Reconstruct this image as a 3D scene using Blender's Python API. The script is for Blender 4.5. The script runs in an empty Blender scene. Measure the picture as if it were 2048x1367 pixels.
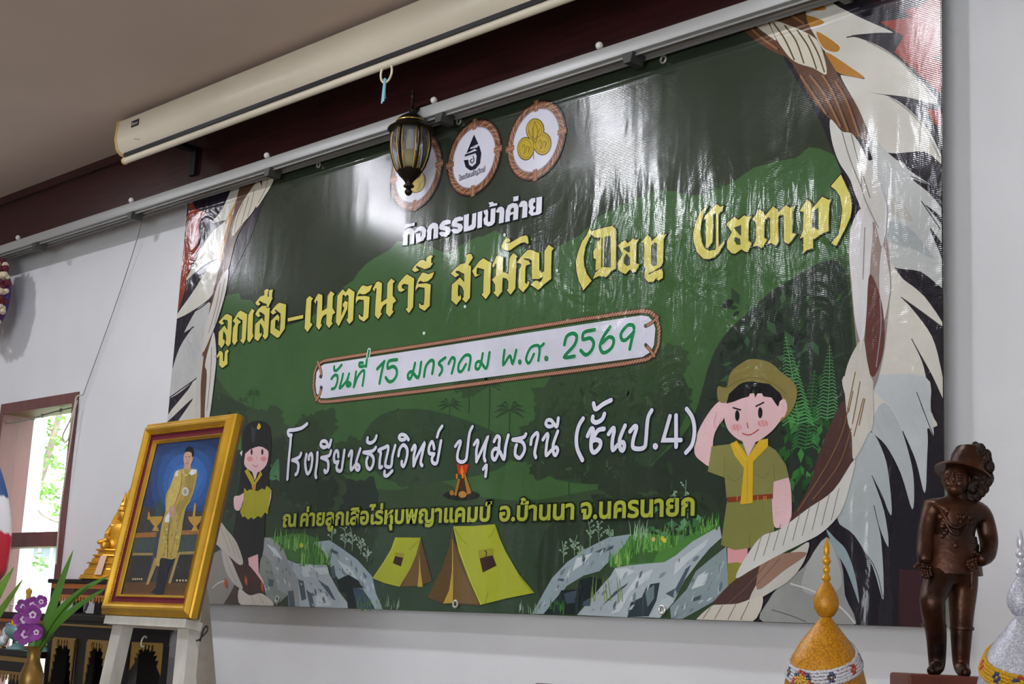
import bpy, bmesh, math, random
from mathutils import Vector, Matrix
# ------------------------------------------------------------------ camera, world, lights
SC = bpy.context.scene
COL = SC.collection
def lin1(c): return c/12.92 if c <= .04045 else ((c+.055)/1.055)**2.4
def hexlin(h, k=1.0): return tuple(min(1, k*lin1(int(h[i:i+2], 16)/255)) for i in (0, 2, 4))
cam_d = bpy.data.cameras.new('camera'); cam = bpy.data.objects.new('camera', cam_d); COL.objects.link(cam)
cam_d.sensor_width = 36; cam_d.lens = 3022.83/2048*36; cam_d.clip_start = .05; cam_d.clip_end = 300
yaw, pitch, roll = math.radians(46.2746), math.radians(11.0710), math.radians(2.8102)
fw = Vector((-math.sin(yaw)*math.cos(pitch), math.cos(yaw)*math.cos(pitch), math.sin(pitch)))
r0 = Vector((math.cos(yaw), math.sin(yaw), 0)); u0 = r0.cross(fw)
rt = r0*math.cos(roll)+u0*math.sin(roll); up = -r0*math.sin(roll)+u0*math.cos(roll)
m4 = Matrix((rt, up, -fw)).transposed().to_4x4(); m4.translation = Vector((4.7804, -2.8678, 1.5))
cam.matrix_world = m4; SC.camera = cam
SC.view_settings.view_transform = 'Standard'; SC.view_settings.look = 'None'
SC.view_settings.gamma = 1; SC.view_settings.use_curve_mapping = False
SC.view_settings.exposure = 0.66
SC.cycles.use_denoising = True; SC.cycles.max_bounces = 8; SC.cycles.sample_clamp_indirect = 6
wd = bpy.data.worlds.new('sky'); SC.world = wd; wd.use_nodes = True
wb = wd.node_tree.nodes['Background']; wb.inputs[0].default_value = (.90, .95, 1.0, 1); wb.inputs[1].default_value = 4.2
sun_d = bpy.data.lights.new('sun', 'SUN'); sun_d.energy = 2.5; sun_d.angle = .01
sun = bpy.data.objects.new('sun', sun_d); COL.objects.link(sun)
sun.rotation_euler = Vector((-.32, .5, -.80)).to_track_quat('-Z', 'Y').to_euler()
LAMP_POS = [(-1.45, -1.0), (-.10, -.97), (1.24, -.97), (2.57, -.95), (.27, -1.9), (1.62, -1.9)]
CEIL = 3.34
LAMP_WATTS = 220.0
# ------------------------------------------------------------------ materials
MATS = {}
def mat(name, col, rough=.6, metal=0., var=0., scale=20., bump=0., bscale=60., spec=.5, coat=0., emit=0., trans=0., col2=None, stretch=(1, 1, 1)):
    if name in MATS: return MATS[name]
    m = bpy.data.materials.new(name); m.use_nodes = True; nt = m.node_tree
    b = nt.nodes['Principled BSDF']
    c = hexlin(col) if isinstance(col, str) else col
    b.inputs['Base Color'].default_value = (*c, 1); b.inputs['Roughness'].default_value = rough
    b.inputs['Metallic'].default_value = metal; b.inputs['Specular IOR Level'].default_value = spec
    b.inputs['Coat Weight'].default_value = coat; b.inputs['Transmission Weight'].default_value = trans
    if emit: b.inputs['Emission Color'].default_value = (*c, 1); b.inputs['Emission Strength'].default_value = emit
    if var or bump or col2:
        tc = nt.nodes.new('ShaderNodeTexCoord'); mp = nt.nodes.new('ShaderNodeMapping'); mp.inputs['Scale'].default_value = stretch
        nt.links.new(tc.outputs['Object'], mp.inputs[0])
        if var or col2:
            n = nt.nodes.new('ShaderNodeTexNoise'); n.inputs['Scale'].default_value = scale; n.inputs['Detail'].default_value = 5
            nt.links.new(mp.outputs[0], n.inputs['Vector'])
            cr = nt.nodes.new('ShaderNodeValToRGB')
            ca = tuple(x*(1-var) for x in c); cb = hexlin(col2) if col2 else tuple(min(1, x*(1+var)) for x in c)
            cr.color_ramp.elements[0].position = .35; cr.color_ramp.elements[1].position = .65
            cr.color_ramp.elements[0].color = (*ca, 1); cr.color_ramp.elements[1].color = (*cb, 1)
            nt.links.new(n.outputs['Fac'], cr.inputs[0]); nt.links.new(cr.outputs[0], b.inputs['Base Color'])
        if bump:
            n2 = nt.nodes.new('ShaderNodeTexNoise'); n2.inputs['Scale'].default_value = bscale; n2.inputs['Detail'].default_value = 4
            nt.links.new(mp.outputs[0], n2.inputs['Vector'])
            bp = nt.nodes.new('ShaderNodeBump'); bp.inputs['Strength'].default_value = bump; bp.inputs['Distance'].default_value = .01
            nt.links.new(n2.outputs['Fac'], bp.inputs['Height']); nt.links.new(bp.outputs[0], b.inputs['Normal'])
    MATS[name] = m; return m
# ------------------------------------------------------------------ mesh helpers
def new_obj(name, me, parent=None):
    o = bpy.data.objects.new(name, me); COL.objects.link(o)
    if parent: o.parent = parent
    return o
def tag(o, label, cat, group=None):
    o['label'] = label; o['category'] = cat
    if group: o['group'] = group
    return o
def thing(name, label, cat, loc=(0, 0, 0), rot=(0, 0, 0), group=None):
    o = bpy.data.objects.new(name, None); COL.objects.link(o); o.location = loc; o.rotation_euler = rot
    o.empty_display_size = .05
    return tag(o, label, cat, group)
class MB:
    def __init__(s): s.bm = bmesh.new()
    def box(s, a, b, bev=0):
        bm = s.bm; x0, y0, z0 = a; x1, y1, z1 = b
        v = [bm.verts.new(p) for p in ((x0, y0, z0), (x1, y0, z0), (x1, y1, z0), (x0, y1, z0), (x0, y0, z1), (x1, y0, z1), (x1, y1, z1), (x0, y1, z1))]
        f = [bm.faces.new([v[i] for i in q]) for q in ((0, 3, 2, 1), (4, 5, 6, 7), (0, 1, 5, 4), (1, 2, 6, 5), (2, 3, 7, 6), (3, 0, 4, 7))]
        if bev:
            ed = list({e for fc in f for e in fc.edges}); bmesh.ops.bevel(bm, geom=ed, offset=bev, segments=2, affect='EDGES', profile=.5)
        return s
    def bar(s, p, q, w, h, upv=(0, 0, 1), w2=None, h2=None):
        bm = s.bm; p = Vector(p); q = Vector(q); d = (q-p).normalized(); x = d.cross(Vector(upv)).normalized(); y = x.cross(d)
        w2 = w2 or w; h2 = h2 or h
        vs = []
        for c, ww, hh in ((p, w, h), (q, w2, h2)):
            vs.append([bm.verts.new(c+x*sx*ww/2+y*sy*hh/2) for sx, sy in ((-1, -1), (1, -1), (1, 1), (-1, 1))])
        for i in range(4): bm.faces.new((vs[0][i], vs[0][(i+1) % 4], vs[1][(i+1) % 4], vs[1][i]))
        bm.faces.new(vs[0][::-1]); bm.faces.new(vs[1]); return s
    def tube(s, pts, r, n=10, closed=False):
        bm = s.bm; pts = [Vector(p) for p in pts]; rings = []; N = len(pts); pn = None
        for i, p in enumerate(pts):
            if closed: d = pts[(i+1) % N]-pts[i-1]
            else: d = pts[min(i+1, N-1)]-pts[max(i-1, 0)]
            d.normalize()
            if pn is None:
                a = Vector((0, 0, 1)) if abs(d.z) < .9 else Vector((1, 0, 0)); x = d.cross(a).normalized()
            else:
                x = (pn-d*pn.dot(d)); x = x.normalized() if x.length > 1e-6 else d.orthogonal().normalized()
            pn = x; y = d.cross(x); rr = r[i] if isinstance(r, (list, tuple)) else r
            rings.append([bm.verts.new(p+(x*math.cos(2*math.pi*k/n)+y*math.sin(2*math.pi*k/n))*rr) for k in range(n)])
        for i in range(N if closed else N-1):
            A, B = rings[i], rings[(i+1) % N]
            for k in range(n): bm.faces.new((A[k], A[(k+1) % n], B[(k+1) % n], B[k]))
        if not closed: bm.faces.new(rings[0][::-1]); bm.faces.new(rings[-1])
        return s
    def lathe(s, prof, n=24, c=(0, 0, 0), cap=True, a0=0., sq=None):
        bm = s.bm; c = Vector(c); rings = []
        for r, z in prof:
            rr = max(r, 1e-5); rings.append([bm.verts.new(c+Vector((rr*math.cos(a0+2*math.pi*k/n), rr*math.sin(a0+2*math.pi*k/n)*(sq or 1), z))) for k in range(n)])
        for A, B in zip(rings, rings[1:]):
            for k in range(n): bm.faces.new((A[k], A[(k+1) % n], B[(k+1) % n], B[k]))
        if cap: bm.faces.new(rings[0][::-1]); bm.faces.new(rings[-1])
        return s
    def ball(s, c, r, seg=10, rings=7, sc=(1, 1, 1), rot=None):
        M = Matrix.Translation(Vector(c)) @ (rot.to_4x4() if rot else Matrix.Identity(4)) @ Matrix.Diagonal((*sc, 1))
        bmesh.ops.create_uvsphere(s.bm, u_segments=seg, v_segments=rings, radius=r, matrix=M); return s
    def poly(s, pts, thick=None):
        bm = s.bm; v = [bm.verts.new(p) for p in pts]; f = bm.faces.new(v)
        if thick is not None:
            t = Vector(thick); w = [bm.verts.new(Vector(p)+t) for p in pts]; bm.faces.new(w[::-1]); n = len(v)
            for i in range(n): bm.faces.new((v[i], w[i], w[(i+1) % n], v[(i+1) % n]))
        return s
    def build(s, name, m, parent=None, smooth=True, ang=40, xf=None):
        if xf is not None: s.bm.transform(xf)
        bmesh.ops.recalc_face_normals(s.bm, faces=s.bm.faces)
        me = bpy.data.meshes.new(name); s.bm.to_mesh(me); s.bm.free()
        if smooth:
            for p in me.polygons: p.use_smooth = True
            me.set_sharp_from_angle(angle=math.radians(ang))
        me.materials.append(m); return new_obj(name, me, parent)
def bez(pts, n=8, closed=False):
    P = [Vector(p) for p in pts]; N = len(P); out = []
    for i in range(N if closed else N-1):
        p0 = P[i-1] if (closed or i > 0) else P[0]; p1 = P[i]; p2 = P[(i+1) % N]; p3 = P[(i+2) % N] if (closed or i+2 < N) else P[-1]
        for k in range(n):
            t = k/n; out.append(.5*((2*p1)+(-p0+p2)*t+(2*p0-5*p1+4*p2-p3)*t*t+(-p0+3*p1-3*p2+p3)*t**3))
    if not closed: out.append(P[-1])
    return out
def struct(o): o['kind'] = 'structure'; return o
def skin_mesh(name, verts, edges, radii, m, parent, sub=2, root=0, extra=None):
    me = bpy.data.meshes.new(name); me.from_pydata([Vector(v) for v in verts], edges, [])
    o = new_obj(name, me)
    o.modifiers.new('skin', 'SKIN'); sk = me.skin_vertices[0].data
    for i, r in enumerate(radii):
        sk[i].radius = (r, r) if not isinstance(r, tuple) else r; sk[i].use_root = (i == root)
    if sub: md = o.modifiers.new('sub', 'SUBSURF'); md.levels = sub; md.render_levels = sub
    dg = bpy.context.evaluated_depsgraph_get(); dg.update()
    me2 = bpy.data.meshes.new_from_object(o.evaluated_get(dg)); bpy.data.objects.remove(o)
    bm = bmesh.new(); bm.from_mesh(me2)
    if extra: extra(bm)
    bm.to_mesh(me2); bm.free(); me2.materials.clear(); me2.materials.append(m)
    for p in me2.polygons: p.use_smooth = True
    return new_obj(name, me2, parent)
# ------------------------------------------------------------------ printed art: flat inked shapes laid on a plane
LAYER = 1.2e-4
def catmull(q, closed, n=5):
    return [(v.x, v.y) for v in bez([(a, b, 0) for a, b in q], n, closed)]
class Art:
    def __init__(s): s.v = []; s.f = []; s.c = []
    def poly(s, q, h, col):
        i0 = len(s.v); s.v += [(x, y, h) for x, y in q]; s.c += [col]*len(q); s.f.append(list(range(i0, len(s.v))))
    def line(s, q, w, h, col, closed=False):
        p = []
        for a in q:
            if not p or math.hypot(a[0]-p[-1][0], a[1]-p[-1][1]) > .05: p.append(a)
        if closed and math.hypot(p[0][0]-p[-1][0], p[0][1]-p[-1][1]) < .05: p.pop()
        N = len(p)
        if N < 2: return
        hw = w/2; L, Rr = [], []
        for i in range(N):
            a = p[i-1] if (closed or i) else None; b = p[(i+1) % N] if (closed or i < N-1) else None
            def dr(u, v): d = math.hypot(v[0]-u[0], v[1]-u[1]) or 1; return ((v[0]-u[0])/d, (v[1]-u[1])/d)
            d1 = dr(a, p[i]) if a else dr(p[i], b); d2 = dr(p[i], b) if b else d1
            nx, ny = -(d1[1]+d2[1]), d1[0]+d2[0]; ln = math.hypot(nx, ny)
            if ln < .3: nx, ny = -d2[1], d2[0]; k = 1
            else: nx /= ln; ny /= ln; k = min(1.7, 1/max(.2, nx*-d2[1]+ny*d2[0]))
            hh = h+3e-2*i/max(1, N)
            L.append((p[i][0]+nx*hw*k, p[i][1]+ny*hw*k, hh)); Rr.append((p[i][0]-nx*hw*k, p[i][1]-ny*hw*k, hh))
        i0 = len(s.v); s.v += L+Rr; s.c += [col]*(2*N)
        for i in range(N if closed else N-1):
            j = (i+1) % N; s.f.append([i0+i, i0+j, i0+N+j, i0+N+i])
        if not closed:
            for e, o in ((0, 1), (N-1, N-2)):
                dx, dy = p[e][0]-p[o][0], p[e][1]-p[o][1]; a0 = math.atan2(dy, dx)-math.pi/2; hh = L[e][2]; i1 = len(s.v)
                s.v += [(p[e][0]+hw*math.cos(a0+math.pi*k/6), p[e][1]+hw*math.sin(a0+math.pi*k/6), hh) for k in range(7)]
                s.c += [col]*7; s.f.append(list(range(i1, i1+7)))
TEXT_CACHE = {}
def text_geo(body, bold):
    key = (body, bold)
    if key in TEXT_CACHE: return TEXT_CACHE[key]
    c = bpy.data.curves.new('lettering', 'FONT'); c.body = body; c.size = 1; c.offset = bold; c.resolution_u = 4
    o = bpy.data.objects.new('lettering', c); COL.objects.link(o)
    dg = bpy.context.evaluated_depsgraph_get(); dg.update(); me = bpy.data.meshes.new_from_object(o.evaluated_get(dg))
    g = ([(v.co.x, v.co.y) for v in me.vertices], [list(p.vertices) for p in me.polygons])
    bpy.data.objects.remove(o); bpy.data.curves.remove(c); bpy.data.meshes.remove(me); TEXT_CACHE[key] = g; return g
def decode(t):
    o = []; x = y = 0
    for i, k in enumerate(t.split()):
        a, b = k.split(','); x += int(a); y += int(b); o.append((x/2, y/2))
    return o
def read_art(data, gain):
    arts = {}; cnt = {}
    for ln in data.strip().split('\n'):
        e = ln.split('|'); k, g, L, col = e[:4]; A = arts.setdefault(g, Art()); kk = (g, L, k in 'pqb'); cnt[kk] = cnt.get(kk, -1)+1; h = int(L)*LAYER*1000+(cnt[kk] % 24)*.0045
        if k in 'pq':
            q = decode(e[5])
            if k == 'q': q = catmull(q, True, 4)
            A.poly(q, h, hexlin(col, gain)); last = q
            if len(e) > 6: ow, oc = e[6].split(','); A.line(q, 2*float(ow), h-.1, hexlin(oc, gain), True)
        elif k in 'slc':
            q = decode(e[5])
            if k == 's': q = catmull(q, False, 5)
            A.line(q, float(e[4]), h, hexlin(col, gain), k == 'c')
            if len(e) > 6: ow, oc = e[6].split(','); A.line(q, float(e[4])+2*float(ow), h-.1, hexlin(oc, gain), k == 'c')
        elif k == 't':
            ends, body, hh, ow, oc = e[5:]; hh = float(hh); ow = float(ow); bold = float(e[4])
            (x0, y0), (x1, y1) = [tuple(map(float, q.split(','))) for q in ends.split()]
            ref, _ = text_geo('บ', 0); em = hh/max(y for _, y in ref)
            gv, _ = text_geo(body, 0); a0 = min(x for x, _ in gv); a1 = max(x for x, _ in gv)
            ln_ = math.hypot(x1-x0, y1-y0); ux, uy = (x1-x0)/ln_, (y1-y0)/ln_; sx = ln_/(a1-a0)
            for bd, cc, dz in ((ow, oc, -.1), (0, col, 0)):
                if dz and not ow: continue
                gv, gf = text_geo(body, (bold*.45+bd)/em)
                i0 = len(A.v)
                for x, y in gv:
                    X = (x-a0)*sx; Y = y*em; A.v.append((x0+ux*X-uy*Y, y0+uy*X+ux*Y, h+dz)); A.c.append(hexlin(cc, gain))
                A.f += [[i0+i for i in f] for f in gf]
        elif k == 'b':
            R = random.Random(int(e[4])); cx, cy, rx, ry, n, ro = map(float, e[5].split(',')); n = int(n); ph = [R.uniform(0, 6.3) for _ in range(3)]; q = []
            for i in range(n):
                a = 2*math.pi*i/n; kk = 1+ro*(math.sin(3*a+ph[0])*.5+math.sin(5*a+ph[1])*.4+math.sin(9*a+ph[2])*.35)+ro*.5*R.uniform(-1, 1)
                q.append((cx+rx*kk*math.cos(a), cy+ry*kk*math.sin(a)))
            A.poly(q, h, hexlin(col, gain))
        elif k == 'x':
            R = random.Random(int(e[4])); n, s0, s1, el, slant = map(float, e[5].split(',')); cols = col.split(',')
            bx = [a for a, _ in last]; by = [b for _, b in last]; done = tries = 0
            def inpoly(x, y):
                r_ = False
                for (xa, ya), (xb, yb) in zip(last, last[1:]+last[:1]):
                    if (ya > y) != (yb > y) and x < (xb-xa)*(y-ya)/(yb-ya)+xa: r_ = not r_
                return r_
            while done < n and tries < n*12:
                tries += 1; x = R.uniform(min(bx), max(bx)); y = R.uniform(min(by), max(by)); s = R.uniform(s0, s1); a = slant+R.uniform(-.6, .6) if slant < 9 else R.uniform(0, 6.28)
                ca, sa = math.cos(a), math.sin(a); q = [(x+ca*u*s-sa*v*s*el, y+sa*u*s+ca*v*s*el) for u, v in ((-1, R.uniform(-.3, .3)), (-.3, -R.uniform(.5, 1)), (.4, -R.uniform(.3, .9)), (1, R.uniform(-.3, .3)), (.3, R.uniform(.5, 1)), (-.4, R.uniform(.3, .9)))]
                if all(inpoly(*p_) for p_ in q): A.poly(q, h+(done % 24)*.0045, hexlin(R.choice(cols), gain)); done += 1
        elif k == 'g':
            R = random.Random(int(e[4])); x0, y0, x1, y1, n, ha, hb, le, w = map(float, e[5].split(',')); cols = col.split(',')
            for i in range(int(n)):
                t = R.random(); x = x0+(x1-x0)*t; y = y0+(y1-y0)*t+R.uniform(-8, 8); hh = R.uniform(ha, hb); d = R.uniform(-le, le)*hh
                A.poly([(x-w, y), (x+w, y), (x+d*.4+w*.7, y+hh*.6), (x+d, y+hh), (x+d*.4-w*.7, y+hh*.6)], h+R.uniform(0, .035), hexlin(R.choice(cols), gain))
        elif k == 'k':
            q = decode(e[5]); q.append(q[0]); w = float(e[4])
            for a, b in zip(q, q[1:]):
                d = math.hypot(b[0]-a[0], b[1]-a[1]); n = max(1, int(d/9.))
                for i in range(n):
                    t = (i+.5)/n; x = a[0]+(b[0]-a[0])*t; y = a[1]+(b[1]-a[1])*t
                    A.line([(x-3.4, y-3.4), (x+3.4, y+3.4)], w*.75, h, hexlin(col, gain))
        elif k == 'e':
            R = random.Random(int(e[4])); cx, cy, r = map(float, e[5].split(','))
            def circ(rr, n=48): return [(cx+rr*math.cos(2*math.pi*i/n), cy+rr*math.sin(2*math.pi*i/n)) for i in range(n)]
            A.poly(circ(r*1.03), h, hexlin('2c1d18', gain)); A.poly(circ(r*.99), h+.08, hexlin('6e4a3a', gain)); A.poly(circ(r*.80), h+.24, hexlin('cfcfda', gain))
            A.line(circ(r*.93), r*.05, h+.16, hexlin('96694f', gain), True); A.line(circ(r*.85), r*.05, h+.16, hexlin('825843', gain), True); A.line(circ(r*.80), r*.03, h+.28, hexlin('9a98a4', gain), True)
            for i in range(44):
                a = 2*math.pi*i/44+R.uniform(-.05, .05); A.line([(cx+r*.97*math.cos(a), cy+r*.97*math.sin(a)), (cx+r*.83*math.cos(a+.17), cy+r*.83*math.sin(a+.17))], r*.018, h+.2, hexlin(R.choice(['b08a6c', '4a2e24', 'c09a7c']), gain))
            for i in range(4):
                for o in (-.055, 0, .055):
                    a = math.pi/2*i+.04+o; A.line([(cx+r*1.03*math.cos(a), cy+r*1.03*math.sin(a)), (cx+r*.77*math.cos(a), cy+r*.77*math.sin(a))], r*.05, h+.32, hexlin('8c6048' if o else 'a87c62', gain))
    return arts
def split_art(A, xs):
    out = []
    for lo, hi in zip([-1e9]+xs, xs+[1e9]):
        B = Art(); mp = {}
        for f in A.f:
            if lo <= sum(A.v[i][0] for i in f)/len(f) < hi:
                for i in f:
                    if i not in mp: mp[i] = len(B.v); B.v.append(A.v[i]); B.c.append(A.c[i])
                B.f.append([mp[i] for i in f])
        if B.f: out.append(B)
    return out
def art_obj(name, A, m, parent, to3):
    me = bpy.data.meshes.new(name); me.from_pydata([to3(*v) for v in A.v], [], A.f)
    ca = me.color_attributes.new('ink', 'FLOAT_COLOR', 'POINT'); flat = []
    for c in A.c: flat += [c[0], c[1], c[2], 1]
    ca.data.foreach_set('color', flat)
    # every printed face looks out of the sheet
    bm = bmesh.new(); bm.from_mesh(me); out = Vector(to3(0, 0, 10))-Vector(to3(0, 0, 0))
    for f in bm.faces:
        f.normal_update()
        if f.normal.dot(out) < 0: f.normal_flip()
    bm.to_mesh(me); bm.free(); me.materials.append(m)
    return new_obj(name, me, parent)
# ================================================================== ROOM
M_wall = mat('wall_paint', 'd3d4d6', .85, var=.03, scale=3, bump=.05, bscale=180)
M_ceil = mat('ceiling_paint', 'ccbbb0', .9, var=.03, scale=2)
M_floor = mat('floor_tile', '9a8672', .35, var=.08, scale=3)
M_beam = mat('stained_beam', '371719', .38, var=.35, scale=9, stretch=(.5, 6, 8), spec=.4)
M_alu = mat('rail_aluminium', 'a9aaa8', .42, .35)
M_wood = mat('window_wood', '6a4340', .5, var=.12, scale=14, stretch=(1, 1, .15))
WX0, WX1, WZ0, WZ1 = -1.475, -.79, .95, 2.392
def quads(mb, pts):
    mb.bm.faces.new([mb.bm.verts.new(p) for p in pts])
w = MB(); T = .22
for a, b in (((-3.4, .06, 0), (WX0, .06+T, CEIL)), ((WX1, .06, 0), (8.2, .06+T, CEIL)), ((WX0, .06, WZ1), (WX1, .06+T, CEIL)), ((WX0, .06, 0), (WX1, .06+T, WZ0))): w.box(a, b)
struct(w.build('wall_back', M_wall, smooth=False))
struct(MB().box((-3.4, -7.2, CEIL), (8.2, .28, CEIL+.15)).build('ceiling', M_ceil, smooth=False))
struct(MB().box((-3.6, -7.2, -.15), (8.2, .28, 0)).build('floor', M_floor, smooth=False))
struct(MB().box((-3.6, -7.2, 0), (-3.4, .28, CEIL)).build('wall_left', M_wall, smooth=False))
f = MB(); f.box((-3.4, -7.4, 0), (2.9, -7.2, CEIL)); f.box((7.4, -7.4, 0), (8.2, -7.2, CEIL)); f.box((2.9, -7.4, 2.95), (7.4, -7.2, CEIL)); f.box((2.9, -7.4, 0), (7.4, -7.2, .3))
struct(f.build('wall_front', M_wall, smooth=False))
struct(MB().box((8.2, -7.4, 0), (8.4, .28, CEIL)).build('wall_right', M_wall, smooth=False))
b = MB(); b.box((-3.4, .02, 3.085), (8.2, .06, CEIL)); b.box((-3.4, .004, CEIL-.035), (8.2, .02, CEIL)); b.box((-3.4, .01, 3.085), (8.2, .02, 3.1))
struct(b.build('trim_beam', M_beam, smooth=False))
# window in the back wall
wf = MB(); y0, y1 = .055, .20; t = .045
wf.box((WX0, y0, WZ0), (WX0+.03, y1, WZ1)); wf.box((WX1-t, y0, WZ0), (WX1, y1, WZ1)); wf.box((WX0+.03, y0, WZ1-t), (WX1-t, y1, WZ1)); wf.box((WX0+.03, y0, WZ0), (WX1-t, y1, WZ0+t)); wf.box((WX0+.03, .09, 1.775), (WX1-t, .17, 1.835))
wfo = struct(wf.build('window_1', M_wood, smooth=False))
gl = bpy.data.materials.new('window_glass'); gl.use_nodes = True; nt = gl.node_tree; nt.nodes.clear()
o_ = nt.nodes.new('ShaderNodeOutputMaterial'); g_ = nt.nodes.new('ShaderNodeBsdfGlossy'); t_ = nt.nodes.new('ShaderNodeBsdfTransparent'); x_ = nt.nodes.new('ShaderNodeMixShader')
x_.inputs[0].default_value = .05; g_.inputs[1].default_value = .02; t_.inputs[0].default_value = (.96, .98, .97, 1)
nt.links.new(t_.outputs[0], x_.inputs[1]); nt.links.new(g_.outputs[0], x_.inputs[2]); nt.links.new(x_.outputs[0], o_.inputs[0])
MB().box((WX0+.03, .128, 1.835), (WX1-t, .132, WZ1-t)).build('window_pane', gl, wfo, smooth=False)
MB().box((WX0+.03, .128, WZ0+t), (WX1-t, .132, 1.775)).build('window_pane', gl, wfo, smooth=False)
# ceiling lamps
M_lamp = mat('lamp_lens', 'f4f6ff', .4, emit=LAMP_WATTS); M_white = mat('white_enamel', 'd8d8d4', .4)
for i, (x, y) in enumerate(LAMP_POS):
    th = thing('ceiling_light', 'round recessed ceiling light in a row before the wall', 'ceiling light', (x, y, CEIL), group='ceiling lights before the banner')
    MB().lathe([(.055, -.004), (.078, -.008), (.083, -.002), (.083, 0), (.055, 0)], 32, cap=False).build('lamp_rim', M_white, th)
    MB().lathe([(.001, -.005), (.055, -.005)], 32, cap=False).build('lamp_lens', M_lamp, th)
# ================================================================== OUTSIDE THE WINDOW
rd = Vector((.6913, .7226, 0)); fdv = Vector((-.7226, .6913, 0)); OC = Vector((-8.6, 4.5, 0))
def out(dx, z, dd=0): p = OC+rd*dx+fdv*dd; return Vector((p.x, p.y, z))
M_leaf = mat('tree_leaf', '6c8f45', .6, var=.3, scale=3); M_bark = mat('tree_bark', '7d7266', .9, var=.2, scale=20); M_conc = mat('pale_concrete', 'bdbcb8', .9, var=.05, scale=3); M_grass = mat('lawn', '8aa36a', .9, var=.2, scale=2)
struct(MB().box((-30, .28, -.3), (6, 30, -.15)).build('ground', M_grass, smooth=False))
def W2(px, py, dd=0): return out(-.935+(px-30)*.0049, 3.56-(py-800)*.00483, dd)
tr = thing('tree', 'slender pale tree with leafy branches outside the window', 'tree', out(-.62, -.15))
def loc(P): return [p-tr.location for p in P]
k = MB()
for pts, r0_, r1_ in (([(86, 1560), (84, 1225), (74, 1080), (78, 1020), (100, 950), (118, 850), (124, 780)], .05, .03), ([(76, 1040), (50, 985), (20, 965)], .02, .01), ([(80, 1010), (60, 1000), (35, 1010)], .012, .006), ([(84, 1000), (110, 1030), (150, 1045)], .014, .008), ([(116, 860), (80, 850), (40, 880)], .016, .008), ([(100, 950), (70, 1030), (45, 1060)], .012, .006)):
    q = bez(loc([W2(*p) for p in pts]), 5); n = len(q); k.tube(q, [r0_+(r1_-r0_)*i/n for i in range(n)], 7)
k.build('trunk', M_bark, tr)
R = random.Random(3); k = MB()
for cx, cy, s, n in ((60, 860, 22, 110), (85, 900, 26, 140), (50, 905, 18, 40), (115, 985, 18, 90), (130, 880, 16, 30), (70, 1015, 14, 24), (105, 1125, 16, 34), (40, 1130, 12, 20), (125, 830, 14, 20), (35, 840, 14, 24), (150, 960, 12, 20), (15, 1000, 14, 24), (95, 845, 20, 60), (70, 940, 16, 40), (130, 930, 14, 40), (140, 1020, 14, 30)):
    for i in range(n):
        c = W2(cx+R.gauss(0, s*.5), cy+R.gauss(0, s*.5), R.uniform(-.25, .25))-tr.location
        a = Vector((R.uniform(-1, 1), R.uniform(-1, 1), R.uniform(-.6, .6))).normalized(); bb = a.orthogonal().normalized(); L = R.uniform(.025, .05)
        k.bm.faces.new([k.bm.verts.new(c+v) for v in (a*-L, bb*L*.4, a*L, bb*-L*.4)])
k.build('leaves', M_leaf, tr, smooth=False)
fe = thing('boundary_fence', 'white boundary wall topped with thin white bars outside the window', 'fence', out(-.5, -.15, .8))
def fl(dx, z, dd): return out(dx, z, dd)-fe.location
def obox(mb, dx0, dx1, z0, z1, d0, d1):
    v = [mb.bm.verts.new(fl(x, z, d)) for z in (z0, z1) for x, d in ((dx0, d0), (dx1, d0), (dx1, d1), (dx0, d1))]
    for q in ((0, 3, 2, 1), (4, 5, 6, 7), (0, 1, 5, 4), (1, 2, 6, 5), (2, 3, 7, 6), (3, 0, 4, 7)): mb.bm.faces.new([v[i] for i in q])
k = MB(); obox(k, -3, 1.6, -.15, 1.88, .8, .9); k.build('base_wall', M_conc, fe, smooth=False)
k = MB(); obox(k, -3, 1.6, 2.2, 2.24, .82, .86); k.build('top_rail', M_conc, fe, smooth=False)
for i in range(16):
    k = MB(); x = -1.55+i*.125; obox(k, x, x+.022, 1.88, 2.2, .82, .85); k.build('bar', M_conc, fe, smooth=False)
sh = MB()
fe2 = fe
hs = thing('garden_shed', 'pale grey shed wall behind the white fence outside', 'shed', out(-.5, -.15, 3.0))
fe = hs
obox(sh, -2.5, .4, -.15, 2.3, 3.0, 4.5); sh.build('shed_wall', mat('shed_grey', '878f99', .9, var=.05), hs, smooth=False)
rf_ = MB(); obox(rf_, -2.6, .5, 2.3, 2.36, 2.9, 4.6); rf_.build('shed_roof', M_conc, hs, smooth=False)
# ================================================================== RAIL, SCREEN, LAMP
rl = thing('curtain_rail', 'long double aluminium curtain rail above the green banner', 'curtain rail', (2.4, -.03, 3.013))
k = MB()
for ya, yb in ((-.078, -.050), (-.036, -.008)): k.box((-5.7, ya+.03, .012), (5.7, yb+.03, .05), .003)
k.build('track', M_alu, rl)
k = MB()
for ya in (-.066, -.024): k.box((-5.7, ya+.03, .004), (5.7, ya+.034, .012))
k.build('track_slot', mat('rail_shadow_gap', '858583', .5, .3), rl)
k = MB(); k.box((-5.7, -.008, .054), (5.7, .049, .07)); k.build('mounting_strip', M_alu, rl)
for i, x in enumerate((-1.05, -.28, .62, 1.50, 2.25, 2.9, 3.6)):
    k = MB(); X = x-2.4; k.poly([(X-.019, -.050, .012), (X+.019, -.050, .012), (X+.011, -.050, -.016), (X-.011, -.050, -.016)], (0, .05, 0)); k.build('rail_bracket', mat('bracket_grey', '454643', .5, .4), rl, smooth=False)
for i, x in enumerate((-1.27, -.33, .57, 1.44, 2.12, 2.9)):
    MB().ball((x-2.4, -.02, .074), .011, 10, 7).build('rail_screw', mat('white_plastic', 'd9d7d0', .4), rl)
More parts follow.
